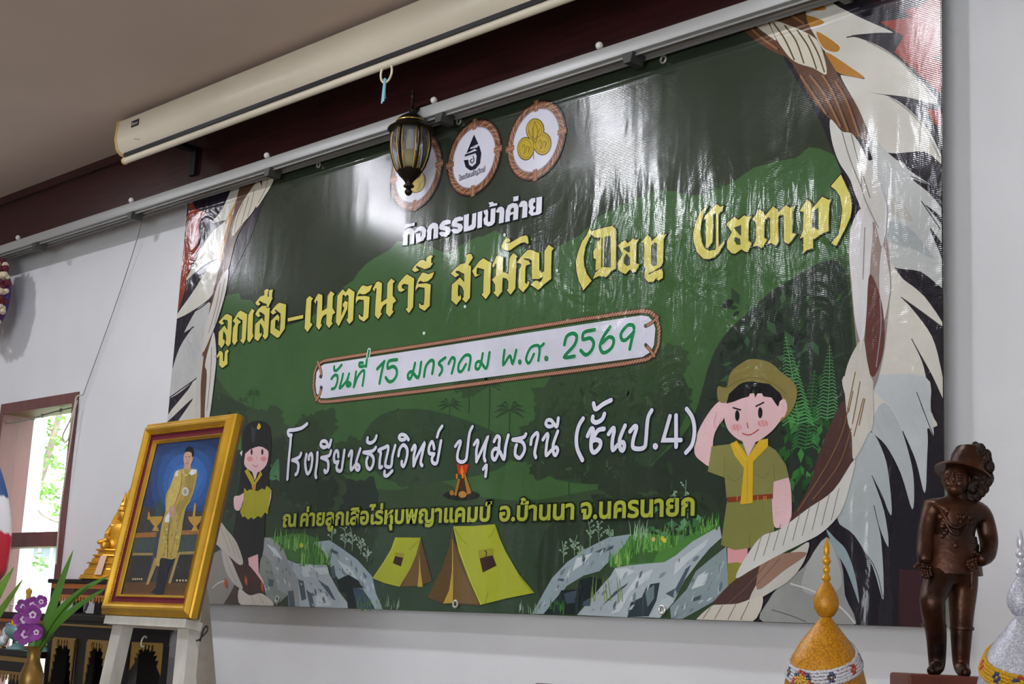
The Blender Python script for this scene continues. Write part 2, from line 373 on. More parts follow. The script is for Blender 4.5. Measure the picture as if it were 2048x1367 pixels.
M_cream = mat('screen_casing', 'd6cdb8', .38, var=.03, scale=4); M_yel = mat('aged_cap', 'cdb071', .45); M_blk = mat('black_plastic', '15151a', .5)
sc_ = thing('projection_screen', 'long cream roll-up projection screen case under the ceiling', 'projection screen', (-.165, -.2, 3.16))
prof = [(.06, .165), (-.015, .165), (-.03, .155), (-.034, .09), (-.024, .052), (-.006, .036), (.03, .032), (.06, .05)]
def extrude_yz(mb, prof, x0, x1):
    a = [mb.bm.verts.new((x0, y, z)) for y, z in prof]; b = [mb.bm.verts.new((x1, y, z)) for y, z in prof]; n = len(prof)
    for i in range(n): mb.bm.faces.new((a[i], a[(i+1) % n], b[(i+1) % n], b[i]))
    mb.bm.faces.new(a[::-1]); mb.bm.faces.new(b)
k = MB(); extrude_yz(k, prof, .012, 3.0); k.build('case', M_cream, sc_, ang=35)
k = MB(); extrude_yz(k, [(y*1.06, .1+(z-.1)*1.07) for y, z in prof], 0, .014); k.build('end_cap', M_yel, sc_)
k = MB(); extrude_yz(k, [(y*1.06, .1+(z-.1)*1.07) for y, z in prof], 3.0, 3.014); k.build('end_cap', M_yel, sc_)
k = MB(); k.box((.03, -.008, .022), (2.98, .03, .036)); k.build('slot', M_blk, sc_, smooth=False)
k = MB(); k.tube([(.02, .006, .012), (2.98, .006, .012)], .0125, 14); k.build('weight_bar', M_cream, sc_)
k = MB(); k.ball((.02, .006, .012), .0145, 10, 8); k.build('bar_cap', M_yel, sc_)
M_ring = mat('pull_ring_plastic', 'd8cfae', .4)
k = MB(); k.tube([(1.55+.026*math.cos(2*math.pi*i/28), .004, -.016+.030*math.sin(2*math.pi*i/28)) for i in range(28)], .0035, 8, True); k.build('pull_ring', M_ring, sc_)
for x in (.16, 2.7):
    k = MB(); k.box((x-.02, .06, .075), (x+.02, .205, .09)); k.box((x-.02, .205, -.02), (x+.02, .219, .09)); k.build('wall_bracket', M_blk, sc_, smooth=False)
k = MB(); k.box((.115, -.0352, .11), (.165, -.033, .134)); lab = k.build('brand_label', M_blk, sc_, smooth=False)
gv, gf = text_geo('Roxr', .012)
me = bpy.data.meshes.new('label_lettering'); me.from_pydata([(.119+x*.0205, -.0353, .1165+y*.0165) for x, y in gv], [], gf); me.materials.append(mat('label_white', 'd8d8d4', .5)); new_obj('label_lettering', me, lab)
k = MB()
for i in range(5): k.box((.135+i*.008, -.0285, .062-.002*i), (.141+i*.008, -.0275, .0645-.002*i))
k.build('small_print', mat('faint_print', '9a8f88', .6), sc_, smooth=False)
tz = thing('ribbon_tassel', 'light blue ribbon tied to the projection screen pull ring', 'ribbon', (1.386, -.2, 3.12))
k = MB(); R = random.Random(8)
for i in range(7):
    a = R.uniform(-.012, .012); k.bar((R.uniform(-.003, .003), R.uniform(-.003, .003), 0), (a, R.uniform(-.008, .008), -.055-R.uniform(0, .02)), .004, .0015, (0, 1, 0), .007, .0015)
k.build('strands', mat('blue_ribbon', '7fb4c8', .6), tz, smooth=False)
MB().ball((0, 0, 0), .006, 10, 7).build('knot', MATS['blue_ribbon'], tz)
# carriage lantern
M_brz = mat('lantern_bronze', '2a221a', .36, .75, bump=.08, bscale=90); M_gld = mat('lantern_gold_edge', 'b79442', .35, .8)
ln = thing('wall_lantern', 'dark bronze carriage wall lantern hanging over the banner emblem', 'wall lamp', (1.408, -.10, 2.78), (0, math.radians(-1.6), 0))
k = MB(); k.lathe([(.001, .335), (.004, .332), (.003, .322), (.007, .316), (.004, .308), (.006, .30), (.004, .285), (.006, .275), (.012, .27), (.008, .262), (.016, .255), (.03, .25), (.045, .236), (.052, .222)], 24); k.build('finial', M_brz, ln)
k = MB(); k.lathe([(.02, .256), (.034, .247), (.046, .232), (.05, .222), (.062, .216), (.07, .21), (.072, .206), (.068, .203), (.058, .202), (.04, .204)], 36); k.build('roof', M_brz, ln)
k = MB(); k.lathe([(.0445, .235), (.0485, .231), (.0485, .227)], 36, cap=False); k.build('gold_band', M_gld, ln)
gp = [(.052, .202), (.056, .18), (.056, .15), (.051, .12), (.042, .092), (.034, .076)]
lg_ = mat('lantern_glass', 'c8ccd0', .12, trans=.9, spec=.5); lg_.node_tree.nodes['Principled BSDF'].inputs['IOR'].default_value = 1.08
k = MB(); k.lathe(gp, 36, cap=False); k.build('glass', lg_, ln)
for i in range(6):
    a = math.pi/6+i*math.pi/3+.25
    k = MB(); k.tube([(r_*1.05*math.cos(a), r_*1.05*math.sin(a), z) for r_, z in gp], .0042, 8); rb = k.build('rib', M_brz, ln)
    k = MB()
    for da in (-.16, .16): k.tube([(r_*1.035*math.cos(a+da), r_*1.035*math.sin(a+da), z) for r_, z in gp], .0012, 6)
    k.build('gold_edge', M_gld, rb)
k = MB(); k.lathe([(.036, .08), (.038, .074), (.03, .062), (.018, .05), (.012, .042), (.011, .036), (.016, .032), (.016, .028), (.009, .024), (.007, .02), (.012, .014), (.011, .008), (.006, .002), (.001, 0)], 28); k.build('bottom_cup', M_brz, ln)
k = MB(); k.lathe([(.012, .205), (.014, .17), (.014, .15), (.012, .14)], 20); k.build('lamp_holder', mat('ivory_socket', 'd8d4c6', .5), ln)
k = MB(); k.lathe([(.002, .085), (.02, .09), (.03, .105), (.028, .125), (.016, .142)], 20); k.build('bulb', mat('amber_bulb', 'c7b257', .4), ln)
k = MB(); k.tube(bez([(0, .006, .262), (.004, .03, .285), (.0, .07, .295), (-.008, .115, .288), (-.012, .15, .27)], 6), .0065, 10); k.build('arm', M_brz, ln)
k = MB(); k.lathe([(.001, 0), (.032, 0), (.034, .006), (.026, .014), (.001, .018)], 24); k.build('wall_plate', M_brz, ln, xf=Matrix.Translation((-.014, .158, .262)) @ Matrix.Rotation(math.pi/2, 4, 'X'))
# print of the banner and of the portrait: outlines in half millimetres on their own planes
ART = r"""
p|title_lettering|28|c9c061|0|570,1957 72,43 32,5 61,-25 10,-119 -1,-77 -26,-19 -38,28 7,28 -11,34 -33,32 -2,-28 6,-41 9,9 16,-16 -6,-23 -31,-25 -44,33 -7,88 66,41 40,-39 -2,57 -7,15 -51,12 -10,-12 23,-19 -31,-8|3.2,211c10
p|title_lettering|28|c9c061|0|583,1712 32,34 25,-5 21,-16 8,-57 15,-1 -1,65 26,16 24,-16 -16,-13 12,-78 -62,-22 -43,25 -6,71 -20,-19 -19,14|3.2,211c10
p|title_lettering|28|c9c061|0|748,1945 22,17 35,38 31,8 42,-17 43,-19 3,-75 2,-102 -23,-30 -43,30 17,10 -5,89 -2,42 -34,13 -26,17 -15,-7 52,-30 -2,-9 -24,-4 -4,-25 5,-87 11,-6 -38,-31 -32,27 -3,75 0,28 17,17 3,11|3.2,211c10
p|title_lettering|28|c9c061|0|934,1965 37,41 36,-19 -15,-19 11,-135 16,-25 -42,-41 -30,21 -10,98|3.2,211c10
p|title_lettering|28|c9c061|0|1017,1960 27,29 44,20 54,-5 43,-19 4,-100 2,-96 -30,-22 -35,29 12,17 -9,33 -41,46 -4,-23 5,-46 14,-11 10,13 4,-19 -38,-40 -46,22 -6,102 76,34 32,-33 -3,51 -30,17 -36,14 -2,-14 18,-18 -27,-6|3.2,211c10
p|title_lettering|29|c9c061|0|1009,2042 18,14 36,23 46,3 -5,33 30,8 24,-10 -9,-13 0,-32 16,-5 -6,43 23,6 27,-8 -10,-11 1,-36 9,-8 -42,-57 -16,2 -7,24 -35,9 -54,25 -7,-8 22,-19 -22,-9 -29,13|3.2,211c10
p|title_lettering|28|c9c061|0|1199,1952 24,20 42,26 29,8 43,-12 35,-11 4,-84 3,-81 -61,-52 -22,0 -81,43 -4,82 71,37 24,-21 -1,-36 -18,20 -26,-1 5,-55 58,-29 0,63 -8,60 -29,17 -33,19 -10,-7 25,-15 -40,-11|3.2,211c10
p|title_lettering|28|c9c061|0|1403,1887 172,2 1,-23 -168,-3|3.2,211c10
p|title_lettering|28|c9c061|0|1598,1993 32,16 40,-21 -17,-16 7,-148 15,-2 9,-12 -47,-43 -35,27 -4,107|3.2,211c10
p|title_lettering|28|c9c061|0|1682,1968 38,42 15,0 35,-14 8,-107 51,14 -2,81 30,28 41,-23 -15,-17 5,-74 33,-36 -27,-10 -6,-47 16,-9 -37,-29 -34,28 -3,69 -36,-9 -16,-21 -2,-32 15,-3 -31,-32 -33,29 -4,100 -1,65 -16,11 -1,-26|3.2,211c10
p|title_lettering|28|c9c061|0|1931,1971 50,37 35,-26 29,25 62,-34 0,-43 5,-140 -35,-21 -35,31 15,10 -5,73 -3,72 -17,12 -14,-14 -19,18 -14,-3 -1,-50 2,-86 27,51 -16,9 -3,18 24,18 27,-13 -2,-45 -31,-46 -44,-57 -33,30 -2,91|3.2,211c10
p|title_lettering|28|c9c061|0|2125,1928 19,47 32,29 18,1 39,-13 52,4 -21,-37 -40,-13 -31,0 -33,11 -16,-9 -3,-7 78,-8 46,-12 0,-69 0,-63 -43,-21 -47,23 -10,24 10,5 16,-17 21,-3 1,58 -6,50 -50,11 -19,-11 -7,-15|3.2,211c10
p|title_lettering|28|c9c061|0|2289,1969 35,40 21,1 34,-18 4,-124 3,4 50,16 -4,97 34,27 39,-24 -19,-10 5,-80 21,-16 16,-21 -29,-12 -2,-43 14,-9 -37,-30 -37,30 0,62 -32,-11 -17,-25 -4,-19 16,-4 -35,-33 -36,28 -2,89 2,80 -14,8 -5,-23|3.2,211c10
p|title_lettering|28|c9c061|0|2532,1950 14,24 50,35 22,8 68,-36 3,-65 4,-113 -35,-34 -36,30 19,6 -5,92 -2,52 -40,12 -22,-8 5,-18 30,-13 -35,-10 -27,10|3.2,211c10
p|title_lettering|28|c9c061|0|2705,1922 18,50 35,34 13,0 46,-17 53,6 -19,-32 -37,-17 -38,1 -33,13 -15,-11 -1,-8 76,-6 42,-14 -1,-60 3,-69 -45,-26 -50,25 -8,27 9,1 14,-14 25,-1 2,55 -5,50 -55,14 -19,-11 -6,-15|3.2,211c10
p|title_lettering|28|c9c061|0|2660,2039 22,21 49,27 33,0 25,-17 3,24 27,13 29,-9 -14,-15 2,-28 16,-3 -23,-22 -50,-4 -77,33 -6,-10 31,-22 -38,-6|3.2,211c10
p|title_lettering|28|c9c061|0|3019,1965 29,19 52,26 43,0 9,30 -8,16 33,7 16,-8 13,-21 -32,-35 -3,-5 24,-9 2,-82 3,-108 -32,-26 -35,27 13,9 -3,38 -15,25 -35,23 -2,-33 5,-39 12,-5 7,12 7,-14 1,-15 -38,-30 -47,34 -2,94 68,34 40,-34 -4,51 -31,14 -22,13 -25,1 1,-9 34,-18 -34,-12|3.2,211c10
p|title_lettering|28|c9c061|0|3207,1954 15,12 39,36 36,15 68,-38 1,-63 5,-114 -34,-33 -39,32 14,9 -3,77 0,61 -28,10 -33,10 -3,-27 4,-14 29,-4 -42,-9|3.2,211c10
p|title_lettering|28|c9c061|0|3375,1959 16,27 16,27 28,-3 27,-14 4,-86 20,-5 29,-15 2,85 4,14 26,22 36,-28 -11,-5 2,-55 3,-123 -36,-31 -35,32 13,5 -1,42 -19,21 -31,9 1,-81 -34,-29 -39,34 16,4 -3,39 -28,33 29,17 0,70 -10,5 -9,-20|3.2,211c10
p|title_lettering|28|c9c061|0|3444,2063 19,30 19,15 21,-4 14,-16 -7,-6 -28,1 5,-7 33,-1 45,13 39,10 38,0 15,-10 9,-38 -8,-3 -26,14 -30,-1 -44,-13 -30,-14 -30,-2 -26,11|3.2,211c10
p|title_lettering|28|c9c061|0|3582,1949 26,27 52,34 30,-3 65,-31 6,-97 21,-18 19,8 -5,115 30,31 41,-26 -15,-14 1,-92 4,-66 -56,-25 -40,-25 -63,38 33,19 20,-3 25,-15 22,34 -38,-11 -54,9 -5,106 -28,15 -35,7 -7,-4 43,-17 16,-19 -34,-4 -6,-17 3,-83 15,-9 8,20 9,-15 -4,-17 -40,-31 -39,30 -2,105 18,23 -3,9|3.2,211c10
p|title_lettering|28|c9c061|0|4131,2057 14,-15 -17,-43 -24,-45 -7,-51 6,-47 22,-48 38,-44 -59,-45 -34,57 -22,56 -8,60 13,43 27,58 33,31|3.2,211c10
p|title_lettering|28|c9c061|0|4141,2038 23,4 114,4 21,-2 26,-22 10,-215 -32,-8 -37,-30 -25,11 -30,3 -40,-11 18,32 29,20 -30,-9 -1,36 2,28 -17,6 -6,33 4,13 16,10 3,29 25,12 3,13 -42,6 -29,21|3.2,211c10
p|title_lettering|30|3c4a3a|0|4245,1995 44,-2 11,-176 -53,9
p|title_lettering|30|3c4a3a|0|4223,1991 8,1 8,-162 -11,-5
p|title_lettering|28|c9c061|0|4344,1931 26,14 25,6 17,-19 24,12 14,11 10,-13 29,0 -16,-20 3,-107 22,-10 -24,-37 -23,3 -17,18 -29,-22 -27,12 -28,19 -4,36 35,45 -21,29|3.2,211c10
p|title_lettering|30|3c4a3a|0|4389,1859 19,20 24,-29 1,-38 -20,-4 -25,20
p|title_lettering|30|3c4a3a|0|4380,1908 49,9 2,-39 -17,6
p|title_lettering|28|c9c061|0|4507,1923 41,35 23,-23 3,-19 38,22 16,13 20,-11 28,0 -18,-25 1,-121 -17,-22 -50,-17 -29,-6 2,-8 47,14 39,4 10,-20 -1,-28 -27,-10 -16,10 23,12 -27,-9 -15,-14 -36,3 -24,25 -2,28 12,17 -17,28 -2,81 -5,36|3.2,211c10
p|title_lettering|30|3c4a3a|0|4575,1894 23,14 16,-8 4,-115 -23,-3 -16,9
p|title_lettering|28|c9c061|0|4945,2043 -24,-27 -16,-43 -9,-53 9,-52 22,-41 28,-18 38,-2 7,3 -5,185 -14,2 -7,1 3,-125 -2,-22 -24,-25 -16,1 -1,152 -15,-4 0,10 78,59 24,-20 21,2 -10,-21 -22,-13 5,-175 12,9 25,24 -2,-19 -29,-38 -27,-21 -38,-6 -35,8 -43,41 -21,54 -5,44 11,50 23,45 28,24|3.2,211c10
p|title_lettering|28|c9c061|0|5061,1929 47,30 28,-22 34,19 15,-10 27,-2 -14,-28 0,-94 22,-16 -24,-39 -20,5 -19,14 -38,-17 -23,7 -28,30 -1,33 29,43|3.2,211c10
p|title_lettering|30|3c4a3a|0|5106,1903 47,6 1,-53 -7,1
p|title_lettering|30|3c4a3a|0|5112,1857 36,-17 4,-31 -24,4 -17,25
p|title_lettering|28|c9c061|0|5222,1928 39,43 23,-17 12,-23 46,40 26,-20 6,-17 41,30 29,-18 23,5 -11,-28 -1,-104 25,-8 -45,-43 -19,12 -7,5 -3,130 -19,7 -15,-11 4,-124 -13,-16 -27,19 -25,0 17,24 -2,102 -12,7 -21,-15 0,-85 18,-14 -33,-37 -23,16 -30,2 19,27 0,88 -22,20|3.2,211c10
p|title_lettering|28|c9c061|0|5495,1921 44,49 25,-27 1,-26 58,52 33,-21 14,-1 -9,-34 -2,-117 -35,-5 -40,-21 -11,8 1,-51 -37,-4 -18,-15 2,82 -22,-5 18,34 3,93|3.2,211c10
p|title_lettering|30|3c4a3a|0|5568,1904 35,16 3,-112 -26,17 -11,2
p|title_lettering|28|c9c061|0|5725,2058 27,-56 26,-59 7,-51 -7,-49 -28,-52 -49,-74 -27,20 41,34 14,67 6,50 -14,66 -22,32 -29,25|3.2,211c10
p|activity_lettering|28|d3d4dd|0|2555,2209 4,49 -4,10 13,26 20,13 31,2 29,-12 13,-18 2,-75 -41,1 -3,67 -11,4 -9,-11 0,-60|2.4,1f2338
p|activity_lettering|28|d3d4dd|0|2568,2336 90,1 -2,-18 -89,1|2.4,1f2338
p|activity_lettering|28|d3d4dd|0|2663,2283 22,20 34,3 31,-12 18,-23 -2,-37 -18,-25 -34,-3 -28,-1 -10,57 43,-2 1,-28 11,12 2,18 -8,11 -24,6 -34,-11|2.4,1f2338
p|activity_lettering|28|d3d4dd|0|2782,2206 3,43 -7,15 16,30 33,13 27,-4 21,-13 8,-20 1,-66 -42,1 0,63 -12,6 -9,-12 1,-57|2.4,1f2338
p|activity_lettering|28|d3d4dd|0|2890,2264 5,22 25,17 40,2 33,-10 -1,-20 -43,2 -13,-7 48,-16 13,-21 -10,-21 -32,-10 -40,6 -25,25 23,5 40,-9 -4,10 -44,12|2.4,1f2338
p|activity_lettering|28|d3d4dd|0|3001,2265 5,22 24,16 39,3 33,-10 -2,-20 -42,2 -12,-7 46,-16 13,-21 -9,-20 -32,-11 -39,6 -25,25 23,5 39,-9 -4,10 -43,12|2.4,1f2338
p|activity_lettering|28|d3d4dd|0|3107,2307 45,2 1,-79 28,9 1,64 34,1 1,-84 -18,-15 -25,0 -22,-1 -38,1|2.4,1f2338
p|activity_lettering|28|d3d4dd|0|3228,2304 39,3 3,-100 -39,-1|2.4,1f2338
p|activity_lettering|28|d3d4dd|0|3276,2305 34,3 8,-17 0,-44 5,-18 18,1 -2,75 40,0 0,-86 -18,-14 -36,-3 -36,19 -9,32 18,20 -11,10|2.4,1f2338
p|activity_lettering|28|d3d4dd|0|3314,2347 37,0 13,-13 28,-3 -2,-13 -68,1 9,10|2.4,1f2338
p|activity_lettering|28|d3d4dd|0|3383,2284 20,19 25,2 22,-15 5,-22 -2,-63 -40,0 2,65 -25,5|2.4,1f2338
p|activity_lettering|28|d3d4dd|0|3466,2205 0,65 16,32 36,7 37,-9 16,-22 -1,-73 -39,0 1,37 -21,-1 -9,-7 2,-29|2.4,1f2338
p|activity_lettering|30|20251f|0|3506,2270 11,11 15,-3 2,-22 -25,-2
p|activity_lettering|28|d3d4dd|0|3523,2345 43,-1 -1,-28 -39,1|2.4,1f2338
p|activity_lettering|28|d3d4dd|0|3572,2287 18,20 26,0 22,-13 6,-20 0,-69 -41,0 1,67 -24,2|2.4,1f2338
p|activity_lettering|28|d3d4dd|0|3652,2298 20,12 32,-4 -1,-25 -12,0 -4,-15 21,-16 -14,-11 -4,-12 17,-7 8,7 -2,80 44,-2 1,-94 -21,-7 -58,2 -25,23 10,20 -13,19|2.4,1f2338
p|date_plate|20|c8c8d4|0|1843,1534 2675,-2 52,-12 34,-30 15,-41 -6,-82 -22,-34 -53,-21 -2642,-3 -64,5 -52,37 -17,60 1,75 33,36
c|date_plate|22|553226|13|1840,1557 507,1 470,-2 438,1 408,3 383,1 358,-2 120,-4 62,-13 41,-36 19,-65 -3,-77 -25,-44 -43,-22 -159,-8 -355,-4 -380,-1 -405,-4 -434,-2 -467,2 -451,4 -94,7 -57,37 -30,71 0,88 31,53
c|date_plate|24|8a5a46|8.5|1840,1557 507,1 470,-2 438,1 408,3 383,1 358,-2 120,-4 62,-13 41,-36 19,-65 -3,-77 -25,-44 -43,-22 -159,-8 -355,-4 -380,-1 -405,-4 -434,-2 -467,2 -451,4 -94,7 -57,37 -30,71 0,88 31,53
k|date_plate|25|bb9a80|3.2|1840,1557 507,1 470,-2 438,1 408,3 383,1 358,-2 120,-4 62,-13 41,-36 19,-65 -3,-77 -25,-44 -43,-22 -159,-8 -355,-4 -380,-1 -405,-4 -434,-2 -467,2 -451,4 -94,7 -57,37 -30,71 0,88 31,53
s|date_plate|26|a0755c|6.67|4634,1510 -39,-24 -40,-14|1.6,3a211a
s|date_plate|26|a0755c|6.64|4618,1309 -28,34 -31,29|1.6,3a211a
s|date_plate|26|a0755c|9.4|1772,1554 38,-56 10,-40|1.6,3a211a
s|date_plate|26|a0755c|9.34|1786,1305 33,36 10,42|1.6,3a211a
p|date_plate|27|4a3a44|0|4562,1471 -1,-4 -2,-3 -3,-2 -4,0 -4,1 -3,3 -3,4 -1,4 1,4 2,3 3,2 4,0 4,-1 3,-3 3,-3
p|date_plate|27|4a3a44|0|4569,1371 -1,-4 -2,-3 -3,-2 -4,0 -4,1 -3,3 -2,3 -1,4 0,4 2,4 4,2 3,0 4,-1 4,-3 2,-4
p|date_plate|27|4a3a44|0|1832,1454 -1,-5 -3,-4 -5,-2 -6,-1 -6,2 -6,3 -4,4 -1,6 0,5 3,4 5,2 6,0 6,-1 6,-4 4,-4
p|date_plate|27|4a3a44|0|1845,1381 0,-5 -3,-4 -5,-2 -6,-1 -6,2 -6,3 -4,5 -2,5 1,5 3,4 5,2 6,1 6,-2 6,-3 4,-5
s|date_lettering|27|1d7a4c|11.03|1931,1431 28,20 31,-7 4,-34 -19,-39 -33,-7|1.6,cfe6dc
s|date_lettering|27|1d7a4c|11.04|1950,1507 5,-22 25,-4 45,30|1.6,cfe6dc
s|date_lettering|27|1d7a4c|10.91|2047,1451 -8,-37 -17,-47 19,2 49,36 19,42|1.6,cfe6dc
s|date_lettering|27|1d7a4c|10.84|2103,1423 -10,-44 19,-11 20,8 -13,14 -27,-3|1.6,cfe6dc
s|date_lettering|27|1d7a4c|10.77|2179,1453 -6,-47 -7,-48|1.6,cfe6dc
s|date_lettering|27|1d7a4c|10.71|2171,1365 24,50 43,37 24,-10 -9,-82|1.6,cfe6dc
s|date_lettering|27|1d7a4c|10.73|2241,1503 -32,3 -1,-18 27,-8 40,5|1.6,cfe6dc
l|date_lettering|27|1d7a4c|10.68|2278,1522 -2,-44|1.6,cfe6dc
l|date_lettering|27|1d7a4c|10.21|2294,1576 -5,-37|3.2,d5e8dc
l|date_lettering|27|1d7a4c|11.86|2451,1492 -64,-40|1.6,cfe6dc
s|date_lettering|27|1d7a4c|11.83|2448,1490 -16,-64 -13,-66|1.6,cfe6dc
s|date_lettering|27|1d7a4c|11.69|2573,1491 -77,-2 -7,-42 49,6 35,-22 4,-36 -30,-30 -39,-2 -33,27|1.6,cfe6dc
s|date_lettering|27|1d7a4c|11.41|2743,1453 -12,-47 -20,-41 -22,2 -3,25 32,12 63,-41 18,90|1.6,cfe6dc
s|date_lettering|27|1d7a4c|11.22|2833,1365 11,59 39,31 30,-13 -7,-66|1.6,cfe6dc
s|date_lettering|27|1d7a4c|10.65|3014,1460 -54,-26 28,-27 2,-25 -19,-21|1.6,cfe6dc
s|date_lettering|27|1d7a4c|10.54|3046,1422 25,31 24,-8 2,-24 -18,-59|1.6,cfe6dc
s|date_lettering|27|1d7a4c|10.39|3196,1403 -32,-37 -28,6 2,41 44,41 40,-1 12,-25 -10,-60|1.6,cfe6dc
s|date_lettering|27|1d7a4c|10.21|3335,1452 -10,-53 -17,-32 -25,5 2,31 34,3 52,-42 20,88|1.6,cfe6dc
s|date_lettering|27|1d7a4c|9.93|3513,1453 -3,-82 48,45 27,-46 23,73|1.6,cfe6dc
s|date_lettering|27|1d7a4c|9.7|3749,1407 -25,-40 -18,-5 -16,28 29,53 49,11 24,-19 -5,-68|1.6,cfe6dc
l|date_lettering|27|1d7a4c|9.63|3822,1457 -34,-21|1.6,cfe6dc
p|date_lettering|27|1d7a4c|0|3655,1372 0,-6 -3,-5 -5,-3 -5,-1 -6,2 -5,4 -4,6 -1,6 0,6 3,5 5,3 6,0 5,-1 5,-4 4,-6
p|date_lettering|27|1d7a4c|0|3860,1372 -1,-6 -3,-5 -4,-3 -6,-1 -5,2 -5,4 -4,5 -1,6 1,6 3,5 4,3 5,1 6,-2 5,-4 3,-5
s|date_lettering|27|1d7a4c|11.23|3980,1436 15,43 43,12 31,-20 -15,-46 -70,-57 74,-4|1.6,cfe6dc
s|date_lettering|27|1d7a4c|11.04|4200,1492 -76,-5 -7,-37 51,1 27,-28 -11,-37 -41,-23 -40,28|1.6,cfe6dc
s|date_lettering|27|1d7a4c|10.84|4308,1495 -47,-51 -19,-45 19,-34 33,0 36,24 6,37 -33,16 -45,-26|1.6,cfe6dc
s|date_lettering|27|1d7a4c|10.64|4476,1470 -12,17 -37,1 -39,-36 6,-32 28,-6 51,34|1.6,cfe6dc
s|date_lettering|27|1d7a4c|10.58|4475,1454 -12,-41 -12,-50|1.6,cfe6dc
p|date_lettering|27|1d7a4c|0|3862,1372 0,-6 -4,-5 -5,-3 -6,0 -6,1 -6,4 -3,6 -2,6 1,6 3,5 5,2 6,1 7,-2 5,-4 4,-5
s|school_lettering|28|d2d3de|12.4|1707,1157 -57,-23 -82,-7 -58,0 0,-23 21,-13 16,1|3,1b2036
s|school_lettering|28|d2d3de|12.39|1540,1095 2,-62 -4,-99 1,-125|3,1b2036
s|school_lettering|28|d2d3de|12.26|1667,969 -13,-20 -30,-11 -47,-9|3,1b2036
s|school_lettering|28|d2d3de|12.24|1587,929 46,-15 16,-27 -7,-41 -18,-11|3,1b2036
s|school_lettering|28|d2d3de|12.08|1725,959 -7,-49 16,-53 22,-23 27,28 8,63 -14,35 -23,-14 0,-19|3,1b2036
s|school_lettering|28|d2d3de|11.96|1841,964 2,-60 -7,-74 10,-23|3,1b2036
s|school_lettering|28|d2d3de|11.85|1980,968 -17,-29 -78,-9|3,1b2036
s|school_lettering|28|d2d3de|11.83|1898,927 50,-17 15,-26 -2,-37 -22,-12 -11,13|3,1b2036
s|school_lettering|28|d2d3de|11.9|1938,1000 -36,-6 -33,17 10,22 43,-3 34,-35 17,40|3,1b2036
s|school_lettering|28|d2d3de|11.71|2060,927 -10,33 -24,1 -11,-32 13,-34 35,2|3,1b2036
s|school_lettering|28|d2d3de|11.64|2063,897 -14,-32 14,-23 36,-1 9,50 9,73|3,1b2036
s|school_lettering|28|d2d3de|11.45|2165,929 18,26 12,-10 -5,-58 8,-47 38,27 29,-1 13,-19 -13,-12 -22,14 2,43 29,72|3,1b2036
s|school_lettering|28|d2d3de|11.28|2424,965 -31,-20 -85,-4|3,1b2036
s|school_lettering|28|d2d3de|11.27|2320,939 58,-14 31,-27 -2,-39 -25,-24 -30,16 -10,36 9,21|3,1b2036
s|school_lettering|28|d2d3de|11.3|2339,1028 -1,-22 32,-11 38,14 15,26|3,1b2036
s|school_lettering|28|d2d3de|11.07|2495,844 -22,-2 -2,49 4,39 -21,16 54,14 30,6 5,-25 -17,-70 5,-25 49,-2 8,59 19,63|3,1b2036
s|school_lettering|28|d2d3de|11|2523,815 2,-22 28,-4 41,26|3,1b2036
s|school_lettering|28|d2d3de|11.29|2644,904 7,38 30,23 34,-20 9,-35 -12,-48 -16,-24 -17,12 -2,17|3,1b2036
s|school_lettering|28|d2d3de|11.34|2727,994 -30,26 -38,9 -21,-12 18,-19 38,1|3,1b2036
s|school_lettering|28|d2d3de|11.17|2764,932 19,24 12,-15 -11,-48 5,-56|3,1b2036
s|school_lettering|28|d2d3de|11.08|2791,841 25,50 56,73 -11,-54 -11,-55 15,-21|3,1b2036
s|school_lettering|28|d2d3de|10.96|2963,928 -13,32 -16,8 -18,-34 8,-31 42,-6|3,1b2036
s|school_lettering|28|d2d3de|10.89|2966,897 -18,-26 12,-25 31,-4 12,40 16,88|3,1b2036
s|school_lettering|28|d2d3de|10.92|3021,1055 -25,-26 -13,-33|3,1b2036
s|school_lettering|28|d2d3de|10.61|3145,932 28,25 16,-7 -20,-57 3,-40 36,-15 33,12 7,36 11,110 22,39|3,1b2036
s|school_lettering|28|d2d3de|10.45|3303,933 23,22 10,-14 -11,-43 5,-63|3,1b2036
s|school_lettering|28|d2d3de|10.37|3332,838 28,45 51,83 -11,-39 -9,-65 11,-27|3,1b2036
s|school_lettering|28|d2d3de|10.3|3389,790 25,18 -3,-59|3,1b2036
s|school_lettering|28|d2d3de|11.04|3466,941 20,27 23,-11 -2,-33 -1,-40 -24,-45 -23,14 -2,30 25,17 32,-17 39,-44 8,66 17,63|3,1b2036
s|school_lettering|28|d2d3de|10.81|3716,966 -20,-17 -81,-7|3,1b2036
s|school_lettering|28|d2d3de|10.81|3619,940 61,-11 27,-23 3,-33 -32,-35 -36,17 -2,37 7,18|3,1b2036
s|school_lettering|28|d2d3de|10.64|3758,909 6,33 32,25 14,-13 -10,-47 -9,-47 10,-25|3,1b2036
s|school_lettering|28|d2d3de|10.46|3849,928 27,28 11,-10 -8,-44 0,-59 36,22 35,16 14,-19 -15,-23 -17,16 -3,44 29,67|3,1b2036
s|school_lettering|28|d2d3de|10.52|3915,998 -29,-1 -20,16 10,18 29,-2 43,-36 10,44|3,1b2036
s|school_lettering|28|d2d3de|12.58|4140,1022 -30,-39 -13,-60 11,-61 39,-59|3,1b2036
s|school_lettering|28|d2d3de|12.39|4177,928 25,36 14,-11 -11,-46 3,-50 23,-18 35,24 3,30 -32,12 -23,-2 34,48 44,7|3,1b2036
s|school_lettering|28|d2d3de|12.41|4210,1027 -1,-20 28,-12 39,14 15,27|3,1b2036
s|school_lettering|28|d2d3de|12.41|4211,1097 18,-31 52,23 53,16|3,1b2036
s|school_lettering|28|d2d3de|12.11|4325,929 29,28 9,-14 -10,-52 6,-46 34,24 34,11 10,-23 -12,-19 -18,17 -2,46 32,64|3,1b2036
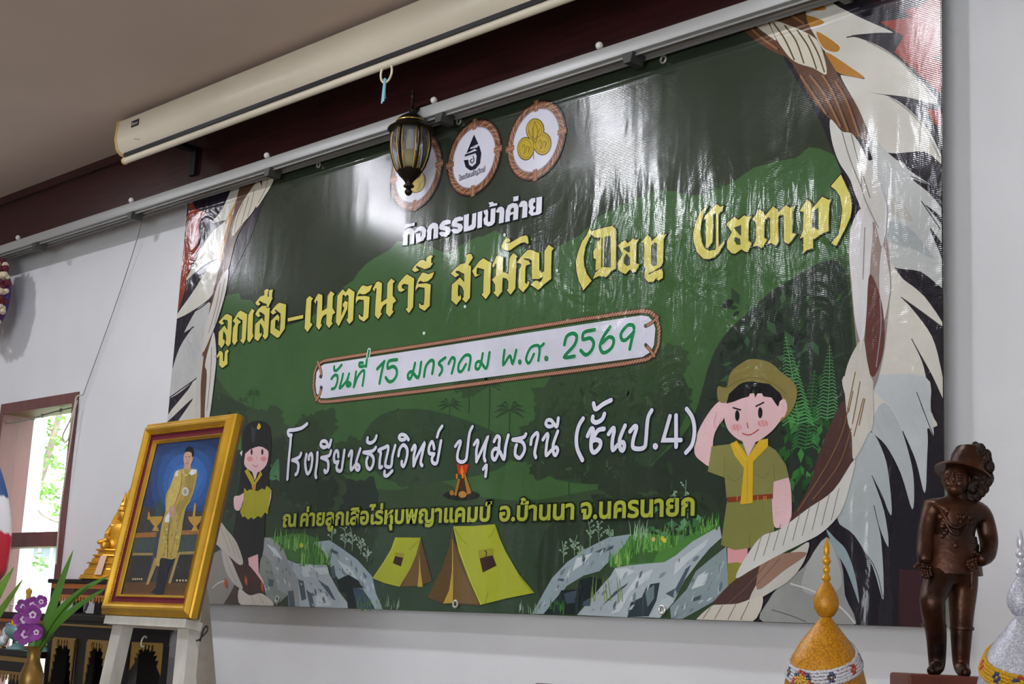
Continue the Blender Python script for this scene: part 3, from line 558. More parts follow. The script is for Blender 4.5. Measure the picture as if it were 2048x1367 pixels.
s|school_lettering|28|d2d3de|11.88|4472,933 29,24 14,-10 -19,-58 1,-39 43,-10 34,9 7,35 8,106 24,41|3,1b2036
s|school_lettering|28|d2d3de|11.34|4839,1022 37,-45 16,-61 -11,-71 -39,-40|3,1b2036
l|school_lettering|28|d2d3de|11.54|4734,993 -40,-118 114,-6|3,1b2036
l|school_lettering|29|d2d3de|11.85|4773,994 6,-156|3,1b2036
p|school_lettering|28|d2d3de|0|4662,846 -1,-6 -4,-5 -6,-4 -6,-1 -7,2 -6,4 -4,6 -1,6 1,6 3,6 6,3 7,1 6,-2 6,-4 4,-5|3,1b2036
t|venue_lettering|28|9ea73c|5|764.7,251.2 830.9,252.4|ณ|38|4.5|1b2416
t|venue_lettering|28|9ea73c|5|858.7,252.7 1733.4,250.3|ค่ายลูกเสือไร่หุบพญาแคมป์|38|4.5|1b2416
t|venue_lettering|28|9ea73c|5|1771.3,249.5 2048.5,248.9|อ.บ้านนา|38|4.5|1b2416
t|venue_lettering|28|9ea73c|5|2076.8,248.3 2450.1,249.9|จ.นครนายก|40|4.5|1b2416
e|emblem_a|18|-|80|1318.6,1332.3,120.5
e|emblem_b|18|-|33|1581.6,1326.5,115.6
e|emblem_c|18|-|95|1841.1,1325.2,115.4
p|emblem_b|28|16182a|0|3157,2796 42,-67 -59,-6 -5,-8 40,-3 -11,-9 -66,-12
p|emblem_b|28|16182a|0|3082,2670 5,16 106,4 -53,33 68,-7 22,-51 -6,-62 -39,-27 -44,0 -42,28 -21,48 40,-4 8,-33 30,-18 32,14 2,43 -12,18
l|emblem_b|30|cfcfda|3.8|3135,2715 56,-2
l|emblem_b|30|cfcfda|2.85|3088,2670 90,2 12,-18
s|emblem_b|29|16182a|3.32|3160,2660 10,-26 -16,-13 -18,16 16,8
t|emblem_b|28|22253a|0.6|1522.7,1265 1636.5,1272.6|โรงเรียนธัญวิทย์|12|0|1b2416
p|emblem_c|28|b99f2c|0|3744,2700 -2,-16 -6,-14 -10,-11 -13,-7 -16,-3 -18,2 -18,6 -17,10 -15,13 -12,15 -8,17 -3,17 1,16 6,14 10,11 14,7 16,3 18,-2 18,-6 17,-10 15,-13 11,-16 8,-16|3,5e5216
p|emblem_c|28|b99f2c|0|3668,2604 -1,-17 -6,-14 -9,-11 -12,-8 -15,-4 -16,1 -16,6 -16,9 -14,13 -11,16 -7,17 -4,18 1,16 6,15 9,11 12,8 15,3 17,-1 16,-6 16,-10 13,-13 11,-15 8,-17|3,5e5216
p|emblem_c|28|b99f2c|0|3806,2606 -1,-17 -6,-14 -10,-11 -13,-7 -16,-3 -18,1 -17,6 -17,10 -15,13 -12,15 -8,17 -3,18 1,16 6,14 10,11 14,8 16,3 17,-2 18,-6 17,-10 14,-13 12,-15 8,-17|3,5e5216
p|emblem_c|29|b99f2c|0|3634,2683 93,-19 -26,-63 -52,3
s|emblem_c|31|7a6a1e|2.68|3670,2760 -17,-50 16,-65 21,-4 7,60 -25,58
l|emblem_c|31|7a6a1e|2.23|3661,2739 13,-197
s|emblem_c|31|7a6a1e|2.23|3620,2728 47,-82 47,66
s|emblem_c|31|7a6a1e|2.24|3577,2626 9,17 15,-18 -8,-33 15,5 9,29 16,-11 -3,-30 13,35
s|emblem_c|31|7a6a1e|2.21|3707,2630 12,13 13,-14 -8,-37 16,8 8,29 18,-13 -5,-31 15,38
c|emblem_c|30|7a6a1e|1.6|3729,2703 -1,-13 -5,-11 -7,-9 -11,-6 -13,-2 -14,1 -14,5 -13,8 -12,10 -9,13 -7,13 -2,14 1,13 4,11 8,9 11,6 13,2 14,-1 14,-5 13,-8 12,-11 9,-12 6,-14
c|emblem_c|30|7a6a1e|1.6|3655,2606 -1,-13 -4,-12 -7,-10 -10,-7 -12,-3 -13,1 -13,5 -12,8 -11,10 -9,13 -6,14 -3,15 1,14 4,12 7,9 10,7 12,3 13,-1 14,-5 12,-8 11,-10 9,-13 6,-14
c|emblem_c|30|7a6a1e|1.6|3792,2609 -1,-14 -5,-11 -8,-9 -10,-6 -13,-3 -13,1 -14,5 -14,8 -11,10 -10,13 -6,14 -2,14 1,13 4,11 8,9 11,6 12,3 14,-1 14,-5 13,-8 12,-10 9,-13 6,-14
p|emblem_a|28|b99f2c|0|2730,2590 -1,-18 -8,-16 -13,-13 -18,-8 -22,-3 -24,2 -25,7 -23,11 -21,16 -16,18 -11,19 -5,20 1,19 8,16 14,13 18,8 22,3 24,-3 25,-7 23,-11 20,-16 16,-18 11,-19|3,5e5216
s|emblem_a|30|7a6a1e|3|2674,2601 16,-48 -29,-7 33,30 16,22
p|emblem_a|29|b99f2c|0|2693,2659 -2,-13 -6,-11 -11,-8 -14,-5 -17,-1 -19,1 -20,6 -18,8 -16,11 -13,13 -9,14 -4,13 1,13 7,11 11,8 15,5 17,2 19,-3 20,-5 18,-9 16,-11 13,-12 8,-14|3,5e5216
p|sheet|2|3a5a33|0|519,2 -167,1559 127,422 76,121 89,40 143,-5 31,-47 124,-22 67,-51 88,-81 169,-89 160,-11 228,27 153,61 173,97 99,32 46,46 71,42 73,25 149,32 78,43 130,-17 130,-40 105,-47 84,-34 49,-2 108,30 119,23 65,-4 95,21 39,-25 52,-32 77,-53 104,-51 120,-24 135,8 149,39 143,82 142,34 84,10 137,30 150,-27 110,-44 106,-12 91,17 81,19 76,32 42,15 132,5 119,-6 71,40 63,-20 61,-37 105,-77 160,-2094
p|sheet|3|34472f|0|385,1558 65,89 123,-62 145,-120 131,-87 113,-37 113,-34 107,-32 96,-31 84,-30 72,-29 69,-29 69,-31 71,-33 69,-35 71,-37 74,-41 76,-50 78,-56 83,-54 91,-43 104,-31 113,-23 115,-16 106,-7 95,6 88,18 86,17 86,4 86,-16 83,-28 86,-30 93,-24 103,-16 111,-13 113,-9 112,-3 110,4 111,10 110,13 107,11 105,6 103,3 100,8 99,19 101,29 101,36 94,48 79,66 58,96 43,120 35,119 34,92 28,54 20,31 25,22 43,27 73,41 94,44 95,40 77,26 56,42 43,54 35,0 29,-119 145,-317 219,-459 52,-464 -329,-305 -5422,0 -207,166 -60,524 116,523
p|sheet|4|2e3d2c|0|516,1334 46,107 88,9 104,-38 95,-34 83,-26 82,-42 79,-48 74,-44 70,-32 67,-28 60,-35 50,-54 28,-89 11,-114 18,-111 50,-82 94,-41 123,-14 136,-6 131,-16 132,-26 139,-28 129,-34 102,-44 72,-59 49,-70 31,-72 13,-64 31,-56 34,-54 -27,-46 -157,-33 -57,-8 -1777,0 -171,259 -61,397 6,399
x|sheet|8|26342a,354a35,3a5240,2c3b2d|78|110,5,18,0.35,99
p|sheet|4|334534|0|2507,464 103,56 152,31 178,13 183,3 204,-10 230,-25 213,-33 154,-32 77,-26 26,-25 -6,-33 -16,-48 -6,-75 -12,-96 -53,-92 -131,-64 -45,-6 -1205,0 -111,90 -28,134 30,137
q|sheet|5|28332a|0|4858,940 145,361 208,175 231,117 304,5 32,-832 -157,-218 -624,-125 -285,153 -104,153
x|sheet|8|243024,2f402e,35502f,1f2922,2a3829|77|150,6,22,0.4,99
q|sheet|5|2c3a2b|0|3888,442 391,96 334,66 379,-13 67,-216 -435,-44 -504,-125 -246,-131
q|sheet|5|2f4230|0|3911,1303 502,58 305,-82 136,-214 -152,-240 -259,-140 -459,19 -237,172
x|sheet|8|2a3b29,344a31,2c3f2b,3a5236,273626|5875|170,6,20,0.35,99
q|sheet|5|304431|0|2436,1162 462,-3 607,-186 52,-169 -449,-65 -537,21 -307,197
x|sheet|8|2b3c2a,36492f,2c3f2b,314530|8685|90,6,18,0.35,99
b|sheet|6|30442b|476|1293,530,115,39,34,0.25
b|sheet|7|30442b|4081|1366,506,39,15,22,0.35
b|sheet|7|30442b|1855|1327,499,40,15,22,0.35
b|sheet|7|30442b|6239|1269,505,41,15,22,0.35
b|sheet|7|30442b|215|1303,524,40,15,22,0.35
b|sheet|6|30442b|3551|1313,566,78,27,34,0.25
b|sheet|7|30442b|6381|1298,583,27,10,22,0.35
b|sheet|7|30442b|2274|1266,555,28,11,22,0.35
b|sheet|7|30442b|2167|1330,568,27,10,22,0.35
b|sheet|7|30442b|3432|1243,553,28,11,22,0.35
b|sheet|6|2d3f2a|3531|1389,486,89,35,34,0.25
b|sheet|7|2d3f2a|2728|1462,503,30,14,22,0.35
b|sheet|7|2d3f2a|8835|1358,458,31,14,22,0.35
b|sheet|7|2d3f2a|2977|1451,475,31,14,22,0.35
b|sheet|7|2d3f2a|6279|1462,470,30,14,22,0.35
b|sheet|6|30442c|4896|918,569,98,48,34,0.25
b|sheet|7|30442c|2388|830,583,35,19,22,0.35
b|sheet|7|30442c|9882|873,587,35,19,22,0.35
b|sheet|7|30442c|5537|935,560,34,19,22,0.35
b|sheet|7|30442c|5015|837,588,35,19,22,0.35
b|sheet|6|2e3f2a|7877|844,526,90,64,34,0.25
b|sheet|7|2e3f2a|7743|872,561,31,25,22,0.35
b|sheet|7|2e3f2a|375|871,576,31,26,22,0.35
b|sheet|7|2e3f2a|6624|915,538,31,25,22,0.35
b|sheet|7|2e3f2a|6000|768,496,32,26,22,0.35
b|sheet|6|30442b|6167|1082,481,74,34,34,0.25
b|sheet|7|30442b|766|1089,511,26,13,22,0.35
b|sheet|7|30442b|3220|1110,472,25,13,22,0.35
b|sheet|7|30442b|7573|1028,499,26,13,22,0.35
b|sheet|7|30442b|8597|1059,491,26,13,22,0.35
b|sheet|6|32482e|4111|1667,670,90,43,34,0.25
b|sheet|7|32482e|6018|1710,697,31,17,22,0.35
b|sheet|7|32482e|1494|1723,701,31,17,22,0.35
b|sheet|7|32482e|5942|1618,674,32,17,22,0.35
b|sheet|7|32482e|8932|1734,677,31,17,22,0.35
b|sheet|6|32482e|1509|1617,639,63,32,34,0.25
b|sheet|7|32482e|2908|1594,651,22,12,22,0.35
b|sheet|7|32482e|5068|1651,628,21,12,22,0.35
b|sheet|7|32482e|796|1672,653,21,12,22,0.35
b|sheet|7|32482e|6651|1569,637,22,12,22,0.35
b|sheet|6|31452d|522|1997,565,127,46,34,0.25
b|sheet|7|31452d|4100|1936,562,46,18,22,0.35
b|sheet|7|31452d|913|1987,573,45,18,22,0.35
b|sheet|7|31452d|8087|2108,546,43,18,22,0.35
b|sheet|7|31452d|9242|1957,593,45,18,22,0.35
b|sheet|6|31452d|2176|2050,602,93,40,34,0.25
b|sheet|7|31452d|1748|2074,579,32,16,22,0.35
b|sheet|7|31452d|963|1993,616,33,16,22,0.35
b|sheet|7|31452d|7425|2108,611,32,16,22,0.35
b|sheet|7|31452d|2774|2122,587,32,15,22,0.35
b|sheet|6|31452d|8556|2120,635,70,34,34,0.25
b|sheet|7|31452d|5206|2114,637,24,13,22,0.35
b|sheet|7|31452d|6616|2117,649,24,13,22,0.35
b|sheet|7|31452d|8713|2171,655,24,13,22,0.35
b|sheet|7|31452d|8181|2179,622,24,13,22,0.35
b|sheet|6|2d3f2a|5546|2091,518,139,42,34,0.25
b|sheet|7|2d3f2a|8441|2007,525,51,17,22,0.35
b|sheet|7|2d3f2a|5920|2164,485,48,16,22,0.35
b|sheet|7|2d3f2a|5828|1977,503,51,17,22,0.35
b|sheet|7|2d3f2a|5009|2141,502,48,16,22,0.35
b|sheet|6|31462d|5955|2278,595,98,51,34,0.25
b|sheet|7|31462d|7958|2289,578,34,20,22,0.35
b|sheet|7|31462d|4815|2237,554,35,20,22,0.35
b|sheet|7|31462d|2927|2359,603,34,20,22,0.35
b|sheet|7|31462d|8962|2290,639,34,20,22,0.35
b|sheet|6|31462d|4108|2359,639,64,38,34,0.25
b|sheet|7|31462d|4733|2337,657,22,15,22,0.35
b|sheet|7|31462d|5843|2396,625,22,15,22,0.35
b|sheet|7|31462d|6693|2341,631,22,15,22,0.35
b|sheet|7|31462d|7370|2342,617,22,15,22,0.35
b|sheet|6|2d3e2a|5969|2296,542,114,41,34,0.25
b|sheet|7|2d3e2a|8673|2391,533,39,16,22,0.35
b|sheet|7|2d3e2a|5932|2395,556,39,16,22,0.35
b|sheet|7|2d3e2a|1292|2387,537,39,16,22,0.35
b|sheet|7|2d3e2a|2816|2343,522,39,16,22,0.35
b|sheet|6|2f422c|9517|1927,489,93,32,34,0.25
b|sheet|7|2f422c|4959|1931,463,32,13,22,0.35
b|sheet|7|2f422c|4436|1949,472,32,13,22,0.35
b|sheet|7|2f422c|2622|1963,514,32,13,22,0.35
b|sheet|7|2f422c|2962|1942,481,32,13,22,0.35
b|sheet|6|2d3e2b|3589|2041,442,107,34,34,0.25
b|sheet|7|2d3e2b|686|2090,459,37,13,22,0.35
b|sheet|7|2d3e2b|2716|2136,407,36,13,22,0.35
b|sheet|7|2d3e2b|5200|1950,470,39,14,22,0.35
b|sheet|7|2d3e2b|8984|2131,438,36,13,22,0.35
b|sheet|6|2a3829|585|2133,385,120,44,34,0.25
b|sheet|7|2a3829|1180|2114,397,42,17,22,0.35
b|sheet|7|2a3829|6128|2152,404,42,17,22,0.35
b|sheet|7|2a3829|4564|2020,398,44,18,22,0.35
b|sheet|7|2a3829|8967|2212,352,41,17,22,0.35
b|sheet|6|2c3a2a|6126|1970,392,84,40,34,0.25
b|sheet|7|2c3a2a|4938|2041,385,29,15,22,0.35
b|sheet|7|2c3a2a|5561|1907,392,30,16,22,0.35
b|sheet|7|2c3a2a|5761|2038,404,29,15,22,0.35
b|sheet|7|2c3a2a|9240|2019,396,29,15,22,0.35
b|sheet|6|2a3729|8821|2238,342,99,43,34,0.25
b|sheet|7|2a3729|9764|2213,370,35,17,22,0.35
b|sheet|7|2a3729|3263|2217,344,35,17,22,0.35
b|sheet|7|2a3729|5753|2322,330,34,16,22,0.35
b|sheet|7|2a3729|6257|2296,327,34,17,22,0.35
b|sheet|6|26332a|1769|1148,324,86,75,34,0.25
b|sheet|7|26332a|8838|1126,268,30,30,22,0.35
b|sheet|7|26332a|9246|1093,308,31,30,22,0.35
b|sheet|7|26332a|3709|1127,334,30,30,22,0.35
b|sheet|7|26332a|6223|1146,327,30,30,22,0.35
b|sheet|6|2a372a|6290|833,398,79,80,34,0.25
b|sheet|7|2a372a|9762|907,336,27,31,22,0.35
b|sheet|7|2a372a|4929|851,362,27,31,22,0.35
b|sheet|7|2a372a|5229|831,410,28,32,22,0.35
b|sheet|7|2a372a|4693|894,423,27,31,22,0.35
b|sheet|6|27332a|2348|971,345,66,46,34,0.25
b|sheet|7|27332a|7266|964,377,23,18,22,0.35
b|sheet|7|27332a|2236|935,385,23,18,22,0.35
b|sheet|7|27332a|8726|1005,385,23,18,22,0.35
b|sheet|7|27332a|7771|975,367,23,18,22,0.35
b|sheet|6|324531|603|1376,391,89,29,34,0.25
b|sheet|7|324531|2536|1333,405,32,11,22,0.35
b|sheet|7|324531|8066|1411,401,31,11,22,0.35
b|sheet|7|324531|9894|1393,391,31,11,22,0.35
b|sheet|7|324531|265|1439,367,31,11,22,0.35
b|sheet|6|2a352a|2065|447,532,65,85,34,0.25
b|sheet|7|2a352a|5508|424,528,23,34,22,0.35
b|sheet|7|2a352a|437|466,496,23,34,22,0.35
b|sheet|7|2a352a|9680|440,554,23,34,22,0.35
b|sheet|7|2a352a|9065|391,613,23,34,22,0.35
b|sheet|6|2b362b|7465|422,397,59,101,34,0.25
b|sheet|7|2b362b|8939|432,469,21,41,22,0.35
b|sheet|7|2b362b|7008|386,411,21,41,22,0.35
b|sheet|7|2b362b|7896|438,362,20,40,22,0.35
b|sheet|7|2b362b|7795|470,333,20,40,22,0.35
b|sheet|6|2a362a|6421|718,451,71,98,34,0.25
b|sheet|7|2a362a|4858|746,411,25,39,22,0.35
b|sheet|7|2a362a|4976|719,406,25,39,22,0.35
b|sheet|7|2a362a|7092|766,415,24,39,22,0.35
b|sheet|7|2a362a|7741|732,424,25,39,22,0.35
b|sheet|6|33452f|5095|612,607,96,47,34,0.25
b|sheet|7|33452f|8997|548,613,34,19,22,0.35
b|sheet|7|33452f|8814|686,562,33,18,22,0.35
b|sheet|7|33452f|796|551,603,34,19,22,0.35
b|sheet|7|33452f|1396|532,635,35,19,22,0.35
b|sheet|6|30422d|1031|1825,433,58,24,34,0.25
b|sheet|7|30422d|7035|1841,454,20,9,22,0.35
b|sheet|7|30422d|7974|1877,409,20,9,22,0.35
b|sheet|7|30422d|3592|1778,421,20,10,22,0.35
b|sheet|7|30422d|1822|1838,418,20,9,22,0.35
b|sheet|6|293628|2206|2208,266,83,37,34,0.25
b|sheet|7|293628|7176|2283,251,28,14,22,0.35
b|sheet|7|293628|6782|2154,260,30,15,22,0.35
b|sheet|7|293628|3493|2252,295,29,15,22,0.35
b|sheet|7|293628|6213|2136,296,30,15,22,0.35
s|sheet|7|2c3f2a|3.37|1084,1234 -6,86 -6,85
p|sheet|7|2c3f2a|0|1072,1405 -44,-1 -41,-19 43,9
p|sheet|7|2c3f2a|0|1072,1405 -49,13 -45,-13 46,3
p|sheet|7|2c3f2a|0|1072,1405 -43,26 -38,-8 39,-2
p|sheet|7|2c3f2a|0|1072,1405 -27,34 -22,-5 23,-5
p|sheet|7|2c3f2a|0|1072,1405 -5,35 0,-5 1,-5
p|sheet|7|2c3f2a|0|1072,1405 17,30 23,-9 -21,-1
p|sheet|7|2c3f2a|0|1072,1405 36,19 40,-14 -39,4
p|sheet|7|2c3f2a|0|1072,1405 45,5 49,-20 -47,10
p|sheet|7|2c3f2a|0|1072,1405 44,-8 47,-26 -45,16
s|sheet|7|2c3f2a|3.41|960,1232 -4,69 -4,69
p|sheet|7|2c3f2a|0|952,1370 -33,-1 -31,-14 32,6
p|sheet|7|2c3f2a|0|952,1370 -37,10 -34,-10 36,2
p|sheet|7|2c3f2a|0|952,1370 -32,19 -29,-6 30,-1
p|sheet|7|2c3f2a|0|952,1370 -20,25 -16,-3 17,-4
p|sheet|7|2c3f2a|0|952,1370 -3,26 0,-3 1,-4
p|sheet|7|2c3f2a|0|952,1370 14,23 17,-7 -16,-1
p|sheet|7|2c3f2a|0|952,1370 28,15 31,-11 -30,3
p|sheet|7|2c3f2a|0|952,1370 35,4 38,-15 -37,8
p|sheet|7|2c3f2a|0|952,1370 35,-6 35,-19 -34,11
s|sheet|7|2c3f2a|4.21|3239,1119 -4,101 -4,102
p|sheet|7|2c3f2a|0|3231,1322 -59,-3 -57,-30 58,14
p|sheet|7|2c3f2a|0|3231,1322 -65,20 -62,-21 63,5
p|sheet|7|2c3f2a|0|3231,1322 -56,40 -52,-12 53,-4
p|sheet|7|2c3f2a|0|3231,1322 -34,53 -30,-8 31,-8
p|sheet|7|2c3f2a|0|3231,1322 -5,55 1,-8 1,-8
p|sheet|7|2c3f2a|0|3231,1322 26,47 30,-13 -29,-3
p|sheet|7|2c3f2a|0|3231,1322 50,30 53,-21 -52,6
p|sheet|7|2c3f2a|0|3231,1322 62,9 64,-32 -63,16
p|sheet|7|2c3f2a|0|3231,1322 60,-13 61,-40 -60,24
s|sheet|7|2c3f2a|3.56|3413,1007 -5,128 -6,129
p|sheet|7|2c3f2a|0|3402,1264 -49,-3 -49,-26 50,13
p|sheet|7|2c3f2a|0|3402,1264 -54,16 -53,-17 54,4
p|sheet|7|2c3f2a|0|3402,1264 -47,34 -44,-11 45,-3
p|sheet|7|2c3f2a|0|3402,1264 -28,45 -25,-7 26,-7
p|sheet|7|2c3f2a|0|3402,1264 -3,47 0,-7 1,-7
p|sheet|7|2c3f2a|0|3402,1264 22,40 26,-11 -25,-2
p|sheet|7|2c3f2a|0|3402,1264 42,26 45,-18 -44,4
p|sheet|7|2c3f2a|0|3402,1264 52,7 55,-26 -54,13
p|sheet|7|2c3f2a|0|3402,1264 50,-11 52,-34 -51,21
s|sheet|7|2c3f2a|3.81|4432,783 -6,219 -7,222
p|sheet|7|2c3f2a|0|4419,1224 -51,-3 -51,-30 52,14
p|sheet|7|2c3f2a|0|4419,1224 -56,18 -54,-20 55,5
p|sheet|7|2c3f2a|0|4419,1224 -47,38 -46,-13 46,-3
p|sheet|7|2c3f2a|0|4419,1224 -28,50 -26,-8 26,-7
p|sheet|7|2c3f2a|0|4419,1224 -3,53 1,-8 0,-7
p|sheet|7|2c3f2a|0|4419,1224 24,45 26,-12 -26,-3
p|sheet|7|2c3f2a|0|4419,1224 44,29 46,-20 -45,5
p|sheet|7|2c3f2a|0|4419,1224 54,8 55,-29 -54,14
p|sheet|7|2c3f2a|0|4419,1224 52,-12 52,-38 -52,23
s|sheet|7|2c3f2a|2.91|4309,846 -4,157 -5,158
p|sheet|7|2c3f2a|0|4300,1161 -39,-3 -38,-23 39,11
p|sheet|7|2c3f2a|0|4300,1161 -42,13 -42,-15 42,4
p|sheet|7|2c3f2a|0|4300,1161 -36,28 -35,-10 36,-2
p|sheet|7|2c3f2a|0|4300,1161 -21,37 -20,-6 20,-5
p|sheet|7|2c3f2a|0|4300,1161 -2,40 1,-7 0,-5
p|sheet|7|2c3f2a|0|4300,1161 18,34 20,-9 -19,-2
p|sheet|7|2c3f2a|0|4300,1161 34,22 35,-15 -34,4
p|sheet|7|2c3f2a|0|4300,1161 42,6 42,-22 -42,11
p|sheet|7|2c3f2a|0|4300,1161 40,-9 40,-29 -40,17
s|sheet|7|2c3f2a|4.53|3581,913 -3,98 -3,98
p|sheet|7|2c3f2a|0|3575,1109 -63,-5 -61,-34 62,17
p|sheet|7|2c3f2a|0|3575,1109 -69,20 -67,-24 68,6
p|sheet|7|2c3f2a|0|3575,1109 -59,42 -56,-15 57,-3
p|sheet|7|2c3f2a|0|3575,1109 -36,56 -31,-9 32,-8
p|sheet|7|2c3f2a|0|3575,1109 -4,60 0,-9 1,-9
p|sheet|7|2c3f2a|0|3575,1109 28,51 32,-14 -31,-3
p|sheet|7|2c3f2a|0|3575,1109 53,33 57,-22 -56,5
p|sheet|7|2c3f2a|0|3575,1109 66,10 68,-33 -67,16
p|sheet|7|2c3f2a|0|3575,1109 64,-14 64,-42 -63,25
s|sheet|7|2c3f2a|3.73|4054,622 -3,119 -3,119
p|sheet|7|2c3f2a|0|4048,860 -51,-5 -50,-29 51,15
p|sheet|7|2c3f2a|0|4048,860 -56,16 -54,-21 55,6
p|sheet|7|2c3f2a|0|4048,860 -48,34 -45,-13 46,-1
p|sheet|7|2c3f2a|0|4048,860 -29,47 -25,-8 26,-7
p|sheet|7|2c3f2a|0|4048,860 -3,50 0,-7 1,-7
p|sheet|7|2c3f2a|0|4048,860 23,44 26,-11 -25,-4
p|sheet|7|2c3f2a|0|4048,860 43,29 46,-18 -45,4
p|sheet|7|2c3f2a|0|4048,860 53,10 55,-26 -54,12
p|sheet|7|2c3f2a|0|4048,860 51,-10 52,-34 -51,20
s|sheet|7|2c3f2a|3.23|3903,75 -2,91 -1,91
p|sheet|7|2c3f2a|0|3900,257 -45,-6 -43,-28 44,16
p|sheet|7|2c3f2a|0|3900,257 -49,11 -47,-20 48,8
p|sheet|7|2c3f2a|0|3900,257 -42,27 -40,-13 41,1
p|sheet|7|2c3f2a|0|3900,257 -26,39 -22,-8 23,-5
p|sheet|7|2c3f2a|0|3900,257 -3,43 0,-7 1,-5
p|sheet|7|2c3f2a|0|3900,257 20,39 22,-9 -22,-4
p|sheet|7|2c3f2a|0|3900,257 38,27 40,-13 -40,1
p|sheet|7|2c3f2a|0|3900,257 47,11 48,-20 -48,8
p|sheet|7|2c3f2a|0|3900,257 45,-6 45,-27 -45,15
s|sheet|7|2c3f2a|7.36|1985,674 -4,78 -4,79
p|sheet|7|2c3f2a|0|1977,831 -109,-9 -105,-55 108,29
p|sheet|7|2c3f2a|0|1977,831 -121,28 -115,-38 118,12
p|sheet|7|2c3f2a|0|1977,831 -105,62 -97,-24 100,-3
p|sheet|7|2c3f2a|0|1977,831 -65,85 -55,-15 58,-12
p|sheet|7|2c3f2a|0|1977,831 -11,91 2,-14 1,-12
p|sheet|7|2c3f2a|0|1977,831 46,79 56,-20 -53,-6
p|sheet|7|2c3f2a|0|1977,831 91,53 98,-32 -95,6
p|sheet|7|2c3f2a|0|1977,831 114,18 119,-47 -116,21
p|sheet|7|2c3f2a|0|1977,831 111,-18 113,-62 -110,36
s|sheet|7|3c5a35|2.53|4990,2097 3,13 2,12
p|sheet|7|3c5a35|0|4995,2122 -32,1 -32,-18 32,7
p|sheet|7|3c5a35|0|4995,2122 -35,16 -34,-11 35,0
p|sheet|7|3c5a35|0|4995,2122 -29,28 -29,-5 29,-5
p|sheet|7|3c5a35|0|4995,2122 -17,36 -16,-4 16,-7
p|sheet|7|3c5a35|0|4995,2122 -1,36 0,-5 1,-5
p|sheet|7|3c5a35|0|4995,2122 16,30 16,-10 -16,-1
p|sheet|7|3c5a35|0|4995,2122 28,18 29,-17 -28,6
p|sheet|7|3c5a35|0|4995,2122 35,3 34,-23 -34,13
p|sheet|7|3c5a35|0|4995,2122 33,-11 33,-29 -33,19
s|sheet|7|2c3f2a|3.7|3078,1000 -3,87 -3,88
p|sheet|7|2c3f2a|0|3072,1175 -52,-3 -51,-27 52,13
p|sheet|7|2c3f2a|0|3072,1175 -58,16 -55,-18 56,4
p|sheet|7|2c3f2a|0|3072,1175 -50,34 -46,-11 47,-3
p|sheet|7|2c3f2a|0|3072,1175 -31,45 -26,-7 28,-7
p|sheet|7|2c3f2a|0|3072,1175 -4,48 0,-7 1,-7
p|sheet|7|2c3f2a|0|3072,1175 23,41 27,-11 -26,-3
p|sheet|7|2c3f2a|0|3072,1175 44,27 47,-19 -46,5
p|sheet|7|2c3f2a|0|3072,1175 55,8 57,-27 -56,13
p|sheet|7|2c3f2a|0|3072,1175 53,-11 54,-34 -53,20
p|sheet|9|27362a|0|5492,1426 14,-35 48,-20 -22,42
p|sheet|9|27362a|0|5554,1464 -28,-16 0,-39 32,23
p|sheet|9|39533a|0|5371,1234 24,-25 43,-2 -32,28
p|sheet|9|2c402c|0|5201,1349 41,-2 28,31 -50,-1
p|sheet|9|2c402c|0|5257,1368 15,22 -16,32 -15,-28
p|sheet|9|2c402c|0|5524,1242 -37,-3 -20,-32 44,7
p|sheet|9|1f2822|0|5478,1311 -1,22 -25,18 4,-26
p|sheet|9|27362a|0|5549,1349 -37,-2 -21,-32 44,6
p|sheet|9|27362a|0|5363,1428 40,-32 59,5 -51,34
p|sheet|9|2c402c|0|5147,1509 3,48 -55,47 4,-60
p|sheet|9|2c402c|0|5493,1487 -49,26 -59,-17 63,-27
p|sheet|9|39533a|0|5195,1352 -14,-27 22,-34 13,33
p|sheet|9|39533a|0|5581,1284 -47,-6 -22,-44 55,12
p|sheet|9|1f2822|0|5447,1268 34,10 10,36 -39,-15
p|sheet|9|1f2822|0|5419,1343 -47,-1 -29,-40 58,6
p|sheet|9|27362a|0|5139,1499 -29,14 -34,-10 37,-15
p|sheet|9|27362a|0|5451,1410 -26,-19 4,-39 30,26
p|sheet|9|1f2822|0|5286,1393 -4,26 -31,20 8,-31
p|sheet|9|39533a|0|5311,1414 7,-45 57,-35 -15,55
p|sheet|9|1f2822|0|5181,1291 0,42 -50,37 7,-51
p|sheet|9|1f2822|0|5362,1520 -52,-8 -22,-51 62,16
p|sheet|9|1f2822|0|5466,1307 38,-10 34,24 -47,7
p|sheet|9|2c402c|0|5511,1410 -16,-27 22,-38 14,35
p|sheet|9|27362a|0|5141,1329 -5,37 -46,30 11,-46
p|sheet|9|39533a|0|5572,1285 -3,-38 40,-35 -1,46
p|sheet|9|2c402c|0|5268,1309 3,-40 49,-34 -10,50
p|sheet|9|39533a|0|5210,1483 -10,21 -30,11 15,-25
p|sheet|9|1f2822|0|5122,1542 -53,4 -36,-40 64,1
p|sheet|9|1f2822|0|5142,1290 -34,39 -68,7 48,-45
p|sheet|9|27362a|0|5478,1441 24,-40 59,-16 -34,47
p|sheet|9|1f2822|0|5148,1479 -26,0 -15,-20 31,2
p|sheet|9|1f2822|0|5150,1290 -9,33 -44,23 15,-40
p|sheet|9|2c402c|0|5589,1441 -9,39 -50,28 16,-48
p|sheet|9|2c402c|0|5387,1500 13,-28 40,-14 -20,33
p|sheet|9|39533a|0|5424,1254 24,-17 35,6 -32,18
p|sheet|9|1f2822|0|5368,1349 -11,31 -42,18 18,-36
p|sheet|9|2c402c|0|5571,1408 31,14 3,38 -35,-20
p|sheet|9|39533a|0|5399,1482 24,23 -11,41 -26,-31
p|sheet|9|2c402c|0|5527,1412 14,-21 33,-7 -20,24
p|sheet|9|39533a|0|5471,1267 -2,47 -56,41 10,-58
